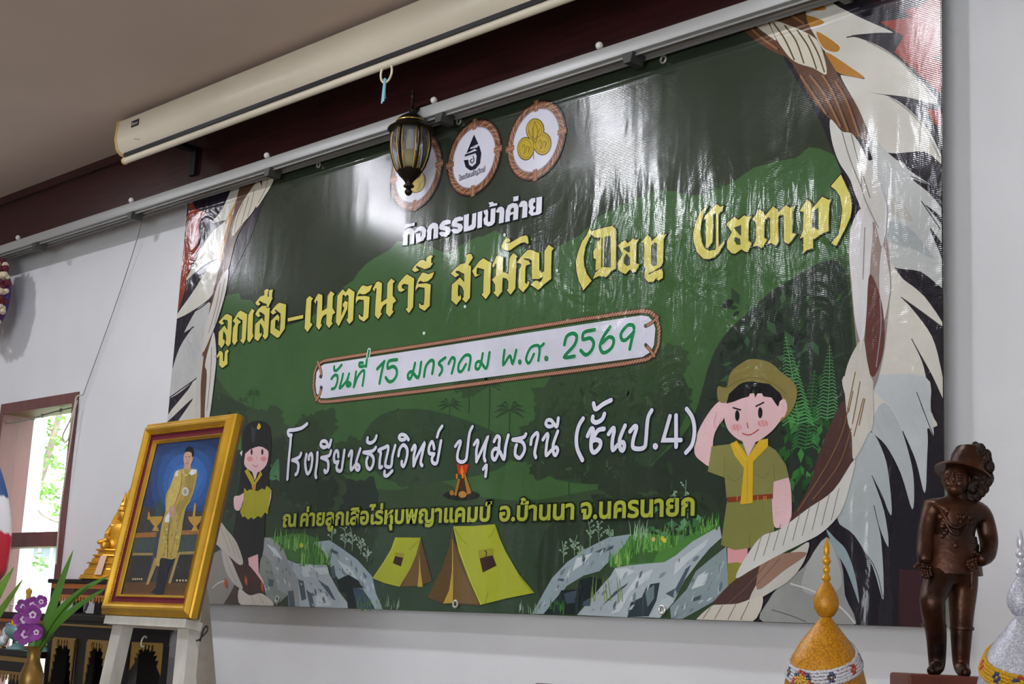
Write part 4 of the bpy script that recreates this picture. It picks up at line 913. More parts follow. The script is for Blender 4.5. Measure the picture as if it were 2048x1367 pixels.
p|sheet|9|39533a|0|5156,1332 -5,-21 21,-21 3,25
p|sheet|9|27362a|0|5559,1232 14,15 -8,25 -15,-20
p|sheet|9|2c402c|0|5496,1340 -6,45 -55,36 14,-56
p|sheet|9|1f2822|0|5410,1385 -6,43 -53,35 13,-53
p|sheet|9|27362a|0|5485,1296 24,14 -1,33 -27,-20
p|sheet|9|27362a|0|5403,1424 8,-29 36,-19 -12,34
p|sheet|10|1f3c24|0|5593,901 -17,-12 1,-28 20,20
p|sheet|10|244a28|0|5430,974 -36,-22 -3,-55 44,37
p|sheet|10|244a28|0|5640,656 -4,-30 33,-34 -1,43
p|sheet|10|1f3c24|0|5455,942 0,-26 32,-28 -6,37
p|sheet|10|357034|0|5631,737 -11,-17 11,-27 11,26
p|sheet|10|244a28|0|5581,954 -15,-30 25,-46 13,46
p|sheet|10|244a28|0|5454,899 -18,-34 27,-50 16,50
p|sheet|10|244a28|0|5466,998 -1,-32 40,-35 -6,46
p|sheet|10|244a28|0|5665,783 -18,-12 -1,-28 22,20
p|sheet|10|357034|0|5595,930 -19,-9 -4,-25 23,15
p|sheet|10|3f7d3c|0|5548,685 -3,-27 30,-28 -3,37
p|sheet|10|357034|0|5628,892 -24,-18 1,-41 30,30
p|sheet|10|2c5a2c|0|5519,713 -27,-26 10,-50 30,41
p|sheet|10|244a28|0|5579,859 -20,-11 -2,-30 25,20
p|sheet|10|3f7d3c|0|5519,977 -23,-16 2,-39 28,29
p|sheet|10|244a28|0|5647,929 -10,-33 33,-42 5,48
p|sheet|10|2c5a2c|0|5640,774 -13,-32 30,-43 9,47
p|sheet|10|2c5a2c|0|5452,791 -29,-18 -1,-44 35,31
p|sheet|10|244a28|0|5503,1004 -10,-24 22,-32 7,34
p|sheet|10|1f3c24|0|5563,754 -25,-17 0,-39 30,28
p|sheet|10|244a28|0|5655,748 -19,-26 17,-44 19,41
p|sheet|10|3f7d3c|0|5517,792 -19,-27 19,-45 19,42
p|sheet|10|244a28|0|5495,1004 -24,-26 14,-49 26,41
p|sheet|10|2c5a2c|0|5505,669 -20,-17 4,-33 23,26
p|sheet|10|3f7d3c|0|5433,986 -10,-38 39,-47 4,55
p|sheet|10|357034|0|5598,698 -23,-26 13,-46 25,41
p|sheet|10|1f3c24|0|5544,976 -6,-20 19,-26 4,29
p|sheet|10|1f3c24|0|5534,653 -12,-30 28,-40 8,44
p|sheet|10|2c5a2c|0|5649,670 -11,-29 25,-38 9,42
p|sheet|10|357034|0|5636,678 -34,-13 -14,-43 44,24
p|sheet|10|1f3c24|0|5644,924 -5,-24 26,-28 0,34
p|sheet|10|357034|0|5448,664 -9,-19 17,-25 6,27
p|sheet|10|1f3c24|0|5480,992 -29,-17 -2,-43 34,29
p|sheet|10|357034|0|5606,852 -16,-23 16,-37 15,35
p|sheet|10|357034|0|5500,909 -33,-12 -11,-42 42,23
p|sheet|10|1f3c24|0|5529,956 -15,-20 13,-34 15,31
p|sheet|10|3f7d3c|0|5470,945 -23,-23 10,-44 26,37
p|sheet|10|2c5a2c|0|5605,983 -27,-15 -2,-40 32,26
p|sheet|10|357034|0|5507,698 -32,-15 -10,-43 41,26
p|sheet|10|2c5a2c|0|5647,777 -32,-19 -4,-49 39,33
p|sheet|10|1f3c24|0|5472,957 0,-20 26,-22 -5,29
p|sheet|10|357034|0|5615,793 -8,-26 26,-33 4,38
p|sheet|10|2c5a2c|0|5604,667 -26,-30 13,-52 30,46
p|sheet|10|357034|0|5519,711 -7,-22 22,-27 3,31
p|sheet|10|244a28|0|5541,759 3,-34 45,-31 -13,46
p|sheet|10|3f7d3c|0|5658,831 -19,-7 -8,-25 25,14
p|sheet|10|2c5a2c|0|5456,1016 -8,-25 25,-34 5,37
p|sheet|10|244a28|0|5550,664 6,-33 47,-26 -17,44
p|sheet|10|357034|0|5673,726 -7,-21 20,-27 4,31
p|sheet|10|1f3c24|0|5499,828 -30,-20 0,-46 36,33
p|sheet|10|244a28|0|5453,865 4,-39 53,-35 -16,53
p|sheet|10|2c5a2c|0|5438,861 -18,-17 6,-33 21,27
p|sheet|10|357034|0|5465,657 -13,-28 23,-38 11,40
p|sheet|10|3f7d3c|0|5560,866 3,-38 49,-36 -13,53
p|sheet|10|2c5a2c|0|5456,986 0,-36 45,-37 -9,51
p|sheet|10|2c5a2c|0|5431,808 -38,-20 -6,-54 47,36
p|sheet|10|244a28|0|5437,937 -18,-35 30,-52 15,52
p|sheet|10|244a28|0|5557,657 -29,-17 -3,-43 36,29
p|sheet|10|244a28|0|5550,990 -23,-16 1,-38 28,27
p|sheet|10|1f3c24|0|5640,659 -22,-24 12,-44 24,38
s|sheet|12|4f8a52|2.06|5503,897 -34,211 -46,217
l|sheet|12|4f8a52|3.29|5501,905 -52,17 -35,-20
l|sheet|12|4f8a52|3.25|5501,905 51,10 35,-24
l|sheet|12|4f8a52|3.23|5498,921 -50,17 -34,-19
l|sheet|12|4f8a52|3.19|5498,921 50,9 33,-23
l|sheet|12|4f8a52|3.17|5495,938 -49,15 -32,-18
l|sheet|12|4f8a52|3.13|5495,938 48,8 33,-22
l|sheet|12|4f8a52|3.11|5492,954 -47,15 -32,-18
l|sheet|12|4f8a52|3.07|5492,954 47,8 31,-22
l|sheet|12|4f8a52|3.05|5489,970 -46,15 -30,-17
l|sheet|12|4f8a52|3.01|5489,970 45,8 31,-21
l|sheet|12|4f8a52|2.99|5486,986 -44,15 -30,-17
l|sheet|12|4f8a52|2.95|5486,986 44,8 29,-21
l|sheet|12|4f8a52|2.93|5483,1002 -43,14 -28,-15
l|sheet|12|4f8a52|2.89|5483,1002 42,8 28,-20
l|sheet|12|4f8a52|2.86|5480,1019 -41,13 -27,-15
l|sheet|12|4f8a52|2.83|5480,1019 41,7 27,-19
l|sheet|12|4f8a52|2.8|5477,1035 -39,13 -27,-14
l|sheet|12|4f8a52|2.77|5477,1035 39,7 26,-19
l|sheet|12|4f8a52|2.74|5474,1051 -38,13 -25,-14
l|sheet|12|4f8a52|2.71|5474,1051 37,7 25,-18
l|sheet|12|4f8a52|2.68|5471,1068 -36,12 -24,-13
l|sheet|12|4f8a52|2.65|5471,1068 36,6 23,-17
l|sheet|12|4f8a52|2.62|5468,1084 -35,12 -22,-13
l|sheet|12|4f8a52|2.59|5468,1084 34,6 23,-16
l|sheet|12|4f8a52|2.55|5465,1101 -33,11 -21,-12
l|sheet|12|4f8a52|2.53|5465,1101 32,5 22,-16
l|sheet|12|4f8a52|2.49|5462,1117 -31,11 -21,-12
l|sheet|12|4f8a52|2.47|5462,1117 30,5 21,-15
l|sheet|12|4f8a52|2.43|5459,1133 -29,10 -20,-10
l|sheet|12|4f8a52|2.41|5459,1133 28,5 20,-14
l|sheet|12|4f8a52|2.37|5456,1150 -28,9 -18,-9
l|sheet|12|4f8a52|2.35|5456,1150 27,4 18,-13
l|sheet|12|4f8a52|2.3|5453,1166 -26,9 -17,-9
l|sheet|12|4f8a52|2.29|5453,1166 25,4 17,-12
l|sheet|12|4f8a52|2.24|5450,1183 -24,8 -15,-8
l|sheet|12|4f8a52|2.23|5450,1183 23,4 15,-12
l|sheet|12|4f8a52|2.18|5446,1200 -21,7 -14,-8
l|sheet|12|4f8a52|2.17|5446,1200 22,3 14,-10
l|sheet|12|4f8a52|2.11|5443,1216 -19,7 -13,-7
l|sheet|12|4f8a52|2.1|5443,1216 20,3 13,-9
l|sheet|12|4f8a52|2.05|5440,1233 -17,6 -12,-6
l|sheet|12|4f8a52|2.04|5440,1233 17,2 12,-8
l|sheet|12|4f8a52|1.99|5437,1249 -15,6 -10,-6
l|sheet|12|4f8a52|1.98|5437,1249 15,3 10,-8
l|sheet|12|4f8a52|1.92|5434,1266 -13,5 -8,-5
l|sheet|12|4f8a52|1.92|5434,1266 13,2 8,-6
l|sheet|12|4f8a52|1.86|5431,1283 -10,4 -7,-4
l|sheet|12|4f8a52|1.86|5431,1283 10,1 7,-5
l|sheet|12|4f8a52|1.8|5428,1299 -8,3 -5,-2
l|sheet|12|4f8a52|1.79|5428,1299 8,2 5,-4
l|sheet|12|4f8a52|1.73|5425,1316 -5,2 -3,-2
l|sheet|12|4f8a52|1.73|5425,1316 5,1 3,-2
s|sheet|12|4a7f4e|2|5658,910 10,172 0,174
l|sheet|12|4a7f4e|3.21|5658,918 -37,12 -25,-15
l|sheet|12|4a7f4e|3.17|5658,918 37,6 25,-17
l|sheet|12|4a7f4e|3.13|5659,933 -37,12 -24,-14
l|sheet|12|4a7f4e|3.1|5659,933 35,7 24,-17
l|sheet|12|4a7f4e|3.06|5659,949 -35,11 -23,-13
l|sheet|12|4a7f4e|3.03|5659,949 35,6 23,-16
l|sheet|12|4a7f4e|2.99|5660,964 -34,11 -22,-12
l|sheet|12|4a7f4e|2.96|5660,964 33,6 22,-15
l|sheet|12|4a7f4e|2.92|5660,980 -32,11 -22,-12
l|sheet|12|4a7f4e|2.89|5660,980 32,6 21,-15
l|sheet|12|4a7f4e|2.84|5660,996 -30,10 -21,-12
l|sheet|12|4a7f4e|2.82|5660,996 31,5 20,-14
l|sheet|12|4a7f4e|2.77|5661,1011 -29,10 -20,-11
l|sheet|12|4a7f4e|2.75|5661,1011 29,6 20,-15
l|sheet|12|4a7f4e|2.7|5661,1027 -28,9 -18,-10
l|sheet|12|4a7f4e|2.68|5661,1027 28,5 19,-13
l|sheet|12|4a7f4e|2.62|5662,1043 -27,9 -17,-10
l|sheet|12|4a7f4e|2.6|5662,1043 26,4 18,-12
l|sheet|12|4a7f4e|2.55|5662,1058 -25,9 -17,-9
l|sheet|12|4a7f4e|2.53|5662,1058 25,5 17,-12
l|sheet|12|4a7f4e|2.48|5663,1074 -24,8 -16,-9
l|sheet|12|4a7f4e|2.46|5663,1074 23,4 16,-11
l|sheet|12|4a7f4e|2.41|5663,1090 -22,7 -15,-8
l|sheet|12|4a7f4e|2.39|5663,1090 22,4 15,-11
l|sheet|12|4a7f4e|2.33|5664,1106 -21,7 -14,-8
l|sheet|12|4a7f4e|2.32|5664,1106 20,3 14,-10
l|sheet|12|4a7f4e|2.26|5664,1121 -19,7 -13,-7
l|sheet|12|4a7f4e|2.25|5664,1121 19,3 13,-9
l|sheet|12|4a7f4e|2.19|5665,1137 -18,6 -12,-6
l|sheet|12|4a7f4e|2.17|5665,1137 17,3 12,-9
l|sheet|12|4a7f4e|2.11|5665,1153 -16,5 -10,-5
l|sheet|12|4a7f4e|2.1|5665,1153 16,2 11,-7
l|sheet|12|4a7f4e|2.04|5666,1169 -15,5 -9,-6
l|sheet|12|4a7f4e|2.03|5666,1169 14,2 9,-7
l|sheet|12|4a7f4e|1.97|5666,1184 -12,5 -9,-5
l|sheet|12|4a7f4e|1.96|5666,1184 12,2 9,-6
l|sheet|12|4a7f4e|1.89|5667,1200 -11,4 -7,-4
l|sheet|12|4a7f4e|1.89|5667,1200 10,2 7,-5
l|sheet|12|4a7f4e|1.82|5667,1216 -9,3 -5,-3
l|sheet|12|4a7f4e|1.81|5667,1216 9,1 6,-4
l|sheet|12|4a7f4e|1.74|5667,1232 -6,2 -5,-2
l|sheet|12|4a7f4e|1.74|5667,1232 7,1 4,-3
l|sheet|12|4a7f4e|1.67|5668,1248 -4,1 -3,-1
l|sheet|12|4a7f4e|1.67|5668,1248 4,0 3,-2
s|sheet|11|2f6a36|2.02|5537,779 31,183 20,185
l|sheet|11|2f6a36|3.25|5538,788 -44,13 -30,-17
l|sheet|11|2f6a36|3.21|5538,788 45,8 29,-20
l|sheet|11|2f6a36|3.18|5541,804 -44,14 -28,-17
l|sheet|11|2f6a36|3.14|5541,804 42,9 29,-20
l|sheet|11|2f6a36|3.1|5543,821 -42,13 -27,-16
l|sheet|11|2f6a36|3.07|5543,821 41,8 28,-19
l|sheet|11|2f6a36|3.03|5545,838 -40,12 -26,-15
l|sheet|11|2f6a36|2.99|5545,838 40,7 26,-18
l|sheet|11|2f6a36|2.95|5548,854 -39,12 -25,-14
l|sheet|11|2f6a36|2.92|5548,854 37,7 26,-17
l|sheet|11|2f6a36|2.88|5550,871 -37,11 -24,-13
l|sheet|11|2f6a36|2.85|5550,871 36,7 24,-17
l|sheet|11|2f6a36|2.8|5552,888 -35,11 -23,-14
l|sheet|11|2f6a36|2.78|5552,888 35,6 23,-16
l|sheet|11|2f6a36|2.73|5554,904 -33,11 -22,-13
l|sheet|11|2f6a36|2.7|5554,904 33,6 22,-15
l|sheet|11|2f6a36|2.66|5557,921 -32,10 -21,-12
l|sheet|11|2f6a36|2.63|5557,921 31,6 21,-15
l|sheet|11|2f6a36|2.58|5559,938 -30,9 -20,-11
l|sheet|11|2f6a36|2.56|5559,938 30,5 19,-14
l|sheet|11|2f6a36|2.51|5561,954 -28,9 -18,-10
l|sheet|11|2f6a36|2.49|5561,954 28,5 19,-13
l|sheet|11|2f6a36|2.43|5564,971 -27,9 -17,-10
l|sheet|11|2f6a36|2.41|5564,971 26,5 17,-13
l|sheet|11|2f6a36|2.36|5566,988 -25,8 -16,-9
l|sheet|11|2f6a36|2.34|5566,988 24,4 16,-11
l|sheet|11|2f6a36|2.28|5568,1004 -22,8 -15,-8
l|sheet|11|2f6a36|2.27|5568,1004 23,4 15,-10
l|sheet|11|2f6a36|2.21|5570,1021 -20,7 -14,-8
l|sheet|11|2f6a36|2.2|5570,1021 21,4 14,-10
l|sheet|11|2f6a36|2.13|5573,1038 -19,6 -12,-7
l|sheet|11|2f6a36|2.12|5573,1038 18,3 13,-9
l|sheet|11|2f6a36|2.06|5575,1055 -17,5 -11,-6
l|sheet|11|2f6a36|2.05|5575,1055 17,2 11,-7
l|sheet|11|2f6a36|1.98|5577,1071 -14,5 -10,-5
l|sheet|11|2f6a36|1.98|5577,1071 15,3 9,-7
l|sheet|11|2f6a36|1.91|5580,1088 -13,4 -8,-4
l|sheet|11|2f6a36|1.9|5580,1088 12,2 8,-6
l|sheet|11|2f6a36|1.83|5582,1105 -10,3 -7,-3
l|sheet|11|2f6a36|1.83|5582,1105 10,2 7,-5
l|sheet|11|2f6a36|1.76|5584,1122 -7,2 -5,-2
l|sheet|11|2f6a36|1.76|5584,1122 8,1 5,-4
l|sheet|11|2f6a36|1.68|5587,1138 -5,2 -3,-2
l|sheet|11|2f6a36|1.68|5587,1138 4,1 3,-2
s|sheet|11|3d7a44|2.06|5410,950 52,126 42,126
l|sheet|11|3d7a44|3.31|5413,959 -29,10 -19,-11
l|sheet|11|3d7a44|3.28|5413,959 29,5 19,-13
l|sheet|11|3d7a44|3.19|5420,977 -28,9 -18,-10
l|sheet|11|3d7a44|3.16|5420,977 27,5 18,-13
l|sheet|11|3d7a44|3.06|5426,995 -25,9 -18,-10
l|sheet|11|3d7a44|3.04|5426,995 26,5 17,-12
l|sheet|11|3d7a44|2.94|5433,1013 -24,8 -16,-9
l|sheet|11|3d7a44|2.92|5433,1013 24,5 16,-12
l|sheet|11|3d7a44|2.82|5440,1031 -23,8 -14,-8
l|sheet|11|3d7a44|2.8|5440,1031 22,4 15,-10
l|sheet|11|3d7a44|2.7|5447,1049 -21,7 -14,-7
l|sheet|11|3d7a44|2.68|5447,1049 20,4 14,-10
l|sheet|11|3d7a44|2.58|5453,1067 -19,7 -12,-7
l|sheet|11|3d7a44|2.56|5453,1067 19,3 13,-8
l|sheet|11|3d7a44|2.46|5460,1085 -17,6 -11,-6
l|sheet|11|3d7a44|2.45|5460,1085 17,3 12,-8
l|sheet|11|3d7a44|2.34|5467,1103 -15,5 -11,-5
l|sheet|11|3d7a44|2.33|5467,1103 15,3 10,-8
l|sheet|11|3d7a44|2.21|5474,1121 -14,5 -9,-5
l|sheet|11|3d7a44|2.21|5474,1121 13,2 9,-6
l|sheet|11|3d7a44|2.09|5480,1139 -11,4 -8,-4
l|sheet|11|3d7a44|2.09|5480,1139 12,2 7,-6
l|sheet|11|3d7a44|1.97|5487,1157 -9,3 -6,-3
l|sheet|11|3d7a44|1.97|5487,1157 9,2 7,-5
l|sheet|11|3d7a44|1.85|5494,1175 -7,2 -5,-2
l|sheet|11|3d7a44|1.85|5494,1175 7,1 5,-3
l|sheet|11|3d7a44|1.73|5501,1193 -5,1 -3,-1
l|sheet|11|3d7a44|1.73|5501,1193 4,1 3,-3
s|sheet|8|4a7a52|3.43|1365,808 33,68 11,68
l|sheet|8|4a7a52|5.48|1367,814 -45,10 -28,-12
l|sheet|8|4a7a52|5.44|1367,814 43,6 31,-14
l|sheet|8|4a7a52|5.25|1371,825 -43,9 -26,-11
l|sheet|8|4a7a52|5.21|1371,825 40,6 29,-13
l|sheet|8|4a7a52|5.01|1374,837 -39,8 -25,-10
l|sheet|8|4a7a52|4.98|1374,837 38,5 27,-13
l|sheet|8|4a7a52|4.78|1378,848 -37,8 -22,-10
l|sheet|8|4a7a52|4.75|1378,848 35,5 25,-12
l|sheet|8|4a7a52|4.55|1382,859 -34,7 -21,-8
l|sheet|8|4a7a52|4.52|1382,859 32,5 23,-11
l|sheet|8|4a7a52|4.31|1385,871 -30,6 -19,-8
l|sheet|8|4a7a52|4.29|1385,871 29,3 21,-9
l|sheet|8|4a7a52|4.08|1389,882 -28,6 -16,-7
l|sheet|8|4a7a52|4.06|1389,882 26,3 19,-8
l|sheet|8|4a7a52|3.84|1392,893 -24,5 -14,-6
l|sheet|8|4a7a52|3.82|1392,893 23,3 17,-7
l|sheet|8|4a7a52|3.61|1396,905 -21,4 -12,-5
l|sheet|8|4a7a52|3.59|1396,905 20,2 14,-6
l|sheet|8|4a7a52|3.37|1400,916 -17,4 -11,-5
l|sheet|8|4a7a52|3.36|1400,916 16,2 11,-5
l|sheet|8|4a7a52|3.14|1403,927 -13,3 -8,-3
l|sheet|8|4a7a52|3.13|1403,927 13,2 8,-4
l|sheet|8|4a7a52|2.91|1407,938 -9,2 -5,-2
l|sheet|8|4a7a52|2.9|1407,938 8,2 6,-3
s|sheet|8|3a6a40|3.63|924,1030 17,92 -8,95
l|sheet|8|3a6a40|5.79|925,1036 -31,7 -19,-7
l|sheet|8|3a6a40|5.76|925,1036 29,4 21,-10
l|sheet|8|3a6a40|5.58|925,1050 -29,6 -18,-7
l|sheet|8|3a6a40|5.55|925,1050 28,3 20,-9
l|sheet|8|3a6a40|5.37|926,1063 -28,6 -17,-7
l|sheet|8|3a6a40|5.35|926,1063 26,3 19,-9
l|sheet|8|3a6a40|5.16|927,1076 -27,6 -16,-6
l|sheet|8|3a6a40|5.14|927,1076 24,3 18,-8
l|sheet|8|3a6a40|4.95|927,1090 -24,5 -15,-6
l|sheet|8|3a6a40|4.93|927,1090 23,2 17,-7
l|sheet|8|3a6a40|4.74|928,1103 -23,5 -14,-5
l|sheet|8|3a6a40|4.72|928,1103 22,3 15,-8
l|sheet|8|3a6a40|4.53|928,1116 -21,5 -13,-5
l|sheet|8|3a6a40|4.52|928,1116 21,3 14,-7
l|sheet|8|3a6a40|4.32|929,1130 -20,4 -12,-4
l|sheet|8|3a6a40|4.31|929,1130 19,2 13,-6
l|sheet|8|3a6a40|4.11|930,1143 -18,4 -11,-4
l|sheet|8|3a6a40|4.1|930,1143 16,2 13,-6
l|sheet|8|3a6a40|3.9|930,1157 -16,3 -10,-3
l|sheet|8|3a6a40|3.89|930,1157 15,1 11,-5
l|sheet|8|3a6a40|3.69|931,1170 -14,3 -9,-3
l|sheet|8|3a6a40|3.68|931,1170 13,2 10,-5
l|sheet|8|3a6a40|3.48|931,1184 -12,2 -7,-3
l|sheet|8|3a6a40|3.47|931,1184 12,1 8,-4
l|sheet|8|3a6a40|3.27|932,1197 -10,2 -6,-2
l|sheet|8|3a6a40|3.27|932,1197 9,1 7,-3
l|sheet|8|3a6a40|3.06|933,1210 -8,2 -4,-2
l|sheet|8|3a6a40|3.06|933,1210 7,1 5,-2
p|sheet|10|8a8f90|0|1310,437 83,-1 76,-30 76,-37 60,-76 102,-24 67,-267 -122,0 -19,70 -111,-66 -119,56 -99,118 -1,161
x|sheet|15|6c787c,a3afb2,5a676b,8d9a9e,7d8a8c,b2bcbe|591|34,3,15,0.4,-0.9
p|sheet|11|77807a|0|1303,341 110,-48 53,-94 53,-94 114,-33 -111,-66 -119,56 -99,118
p|sheet|11|9aa6aa|0|1606,287 101,-18 96,6 212,-17 35,-57 103,-100 90,-65 11,-34 -485,0 -39,163
x|sheet|15|6c787c,a3afb2,5a676b,8d9a9e,7d8a8c,b2bcbe|3533|34,3,15,0.4,-0.9
p|sheet|11|8fa0a6|0|1855,401 170,10 146,-58 142,-62 152,-99 45,-98 74,-92 -76,0 -67,92 -55,21 -109,15 -131,38 -103,90 -66,79
x|sheet|15|6c787c,a3afb2,5a676b,8d9a9e,7d8a8c,b2bcbe|391|34,3,15,0.4,-0.9
p|sheet|12|1a2426|0|2127,168 106,34 130,-44 40,-38 -116,5 56,-123 -89,0 -27,89 -64,10
p|sheet|13|39485a|0|2287,125 99,-13 76,-51 38,-59 -157,0
p|sheet|14|8fa0a6|0|2386,115 55,-21 139,-92 -66,0 -61,59
p|sheet|14|46555c|0|1729,171 60,-11 42,-109 -47,-12
p|sheet|14|46555c|0|1824,108 61,-27 38,-79 -48,0
p|sheet|14|46555c|0|1630,95 59,6 31,-99 -59,0
p|sheet|14|46555c|0|2054,246 35,12 27,-73 -35,-12
p|sheet|14|46555c|0|1931,172 118,-44 83,-83 -38,11
p|sheet|14|46555c|0|2050,360 77,-24 2,-17 -86,18
p|sheet|14|46555c|0|1408,175 63,-12 -5,-41 -51,5
p|sheet|13|b4bec0|0|1875,240 151,6 14,-39 -84,-6
p|sheet|13|b4bec0|0|1923,81 93,7 74,-72 -149,-8
p|sheet|13|b4bec0|0|2113,291 133,-45 80,-71 -132,49
p|sheet|13|b4bec0|0|1358,395 106,-31 91,-71 -84,24
p|sheet|13|b4bec0|0|1739,246 95,12 47,-69 -95,-6
p|sheet|12|3f6b33|0|1393,436 142,10 98,11 129,-2 129,-31 -25,-34 113,-64 83,-68 -209,5 -147,12 -91,18 -71,82 -76,37
g|sheet|14|4d8a38,5f9a44,3a6f30,7aa658,2f5c2c|6909|718,200,967,162,60,25,71,0.35,2.3
g|sheet|15|4d8a38,5f9a44,3a6f30,7aa658,2f5c2c,9ab06a|6771|867,131,1026,131,46,28,72,0.35,2.2
g|sheet|15|4d8a38,5f9a44,3a6f30,7aa658,2f5c2c|7084|754,176,861,175,24,20,62,0.35,2.3
s|sheet|16|8ba38a|2.52|2181,363 10,64 -31,64
l|sheet|16|8ba38a|1.95|2169,473 -43,19
p|sheet|17|8ba38a|0|2137,491 -4,-5 -9,-1 -8,4 0,6 7,3 9,-1
l|sheet|16|8ba38a|1.94|2177,402 -27,18
p|sheet|17|8ba38a|0|2161,420 -3,-5 -9,-1 -8,4 -1,5 7,4 10,-1
l|sheet|16|8ba38a|1.94|2169,470 16,18
p|sheet|17|8ba38a|0|2196,488 -4,-5 -9,-1 -8,4 0,5 6,4 10,-2
l|sheet|16|8ba38a|1.94|2174,424 13,19
p|sheet|17|8ba38a|0|2198,442 -4,-5 -9,-1 -7,4 -1,6 7,3 9,-1
l|sheet|16|8ba38a|1.94|2175,420 -35,18
p|sheet|17|8ba38a|0|2151,438 -4,-5 -9,-1 -8,4 0,5 7,4 9,-1
l|sheet|16|8ba38a|1.94|2177,400 -38,18
p|sheet|17|8ba38a|0|2150,418 -4,-5 -9,-1 -8,4 0,5 7,4 9,-1
l|sheet|16|8ba38a|1.94|2178,396 9,18
p|sheet|17|8ba38a|0|2198,414 -4,-5 -9,-1 -8,3 0,6 7,4 9,-2
l|sheet|16|8ba38a|1.94|2175,424 -19,18
p|sheet|17|8ba38a|0|2167,442 -4,-5 -9,-1 -8,3 0,6 7,4 9,-2
l|sheet|16|8ba38a|1.93|2178,391 41,18
p|sheet|17|8ba38a|0|2230,409 -4,-6 -9,-1 -7,4 -1,6 7,3 9,-1
s|sheet|16|8ba38a|2.5|2257,347 -5,76 -34,76
l|sheet|16|8ba38a|1.92|2250,405 40,18
p|sheet|17|8ba38a|0|2301,423 -4,-5 -9,-1 -7,3 -1,6 7,3 9,-1
l|sheet|16|8ba38a|1.92|2252,385 -39,19
p|sheet|17|8ba38a|0|2224,404 -4,-6 -9,-1 -8,4 0,6 7,3 9,-1
l|sheet|16|8ba38a|1.92|2252,391 -38,18
p|sheet|17|8ba38a|0|2225,409 -4,-5 -9,-1 -7,3 -1,6 7,4 9,-2
l|sheet|16|8ba38a|1.92|2249,419 -17,18
p|sheet|17|8ba38a|0|2242,437 -3,-5 -9,-1 -8,3 0,6 7,4 9,-2
l|sheet|16|8ba38a|1.93|2247,433 -21,19
p|sheet|17|8ba38a|0|2236,451 -3,-5 -9,-1 -8,4 0,6 6,3 10,-1
l|sheet|16|8ba38a|1.92|2252,393 20,17
p|sheet|17|8ba38a|0|2283,410 -4,-5 -9,-1 -7,4 -1,5 7,4 9,-2
l|sheet|16|8ba38a|1.92|2249,418 26,18
p|sheet|17|8ba38a|0|2286,436 -4,-5 -8,-1 -8,3 -1,6 7,4 9,-2
l|sheet|16|8ba38a|1.93|2248,426 -45,18
p|sheet|17|8ba38a|0|2214,444 -4,-5 -9,-1 -7,4 -1,6 7,3 9,-1
l|sheet|16|8ba38a|1.92|2251,396 -30,18
p|sheet|17|8ba38a|0|2232,414 -4,-5 -9,-1 -8,4 0,5 7,4 9,-1
s|sheet|16|8ba38a|2.47|2341,323 4,54 -36,54
l|sheet|16|8ba38a|1.9|2336,376 -12,19
p|sheet|17|8ba38a|0|2334,394 -3,-5 -9,-1 -7,4 -1,5 7,4 9,-1
l|sheet|16|8ba38a|1.9|2334,397 15,18
p|sheet|17|8ba38a|0|2360,414 -4,-5 -9,-1 -7,4 -1,6 7,3 9,-1
l|sheet|16|8ba38a|1.91|2334,393 -39,18
p|sheet|17|8ba38a|0|2306,411 -3,-5 -9,-1 -8,4 0,5 6,4 10,-2
l|sheet|16|8ba38a|1.9|2339,347 -13,18
p|sheet|17|8ba38a|0|2337,365 -4,-6 -9,-1 -7,4 -1,6 7,3 9,-1
l|sheet|16|8ba38a|1.9|2336,370 34,17
p|sheet|17|8ba38a|0|2381,387 -4,-5 -8,-1 -8,4 -1,5 7,4 9,-2
l|sheet|16|8ba38a|1.9|2335,382 23,18
p|sheet|17|8ba38a|0|2369,399 -4,-5 -9,-1 -7,4 -1,5 7,4 9,-1
l|sheet|16|8ba38a|1.9|2334,389 27,17
p|sheet|17|8ba38a|0|2372,406 -4,-5 -8,-1 -8,4 -1,5 7,4 9,-2
l|sheet|16|8ba38a|1.89|2337,362 41,18
p|sheet|17|8ba38a|0|2389,379 -4,-5 -9,-1 -7,4 -1,6 7,3 9,-1
l|sheet|16|8ba38a|1.9|2337,364 -32,18
p|sheet|17|8ba38a|0|2316,382 -3,-5 -9,-1 -8,3 0,6 6,4 10,-2
s|sheet|16|8ba38a|2.44|2408,281 2,45 -3,44
l|sheet|16|8ba38a|1.88|2406,298 -29,18
p|sheet|17|8ba38a|0|2388,315 -4,-5 -8,-1 -8,4 -1,5 7,4 9,-1
l|sheet|16|8ba38a|1.88|2404,317 35,18
p|sheet|17|8ba38a|0|2449,334 -3,-5 -9,-1 -7,4 -1,5 7,4 9,-1
l|sheet|16|8ba38a|1.88|2404,316 13,18
p|sheet|17|8ba38a|0|2427,334 -3,-5 -9,-2 -8,4 0,6 7,3 9,-1
l|sheet|16|8ba38a|1.88|2404,315 8,17
p|sheet|17|8ba38a|0|2423,332 -4,-5 -8,-1 -8,4 -1,5 7,4 9,-1
l|sheet|16|8ba38a|1.88|2403,327 9,18
p|sheet|17|8ba38a|0|2423,345 -4,-5 -8,-1 -8,3 -1,6 7,3 9,-1
l|sheet|16|8ba38a|1.89|2402,337 -23,18
p|sheet|17|8ba38a|0|2390,355 -4,-5 -8,-1 -8,4 -1,5 7,4 9,-1
l|sheet|16|8ba38a|1.88|2406,303 16,17
p|sheet|17|8ba38a|0|2433,320 -4,-5 -9,-1 -7,4 -1,5 7,4 9,-1
l|sheet|16|8ba38a|1.88|2405,310 -36,18
p|sheet|17|8ba38a|0|2379,328 -3,-5 -9,-1 -7,4 -1,5 7,4 9,-2
l|sheet|16|8ba38a|1.88|2405,310 -32,18
p|sheet|17|8ba38a|0|2383,328 -3,-6 -9,-1 -8,4 0,5 7,4 9,-1
s|sheet|16|8ba38a|2.56|2051,410 -9,46 7,46
l|sheet|16|8ba38a|1.96|2048,439 29,18
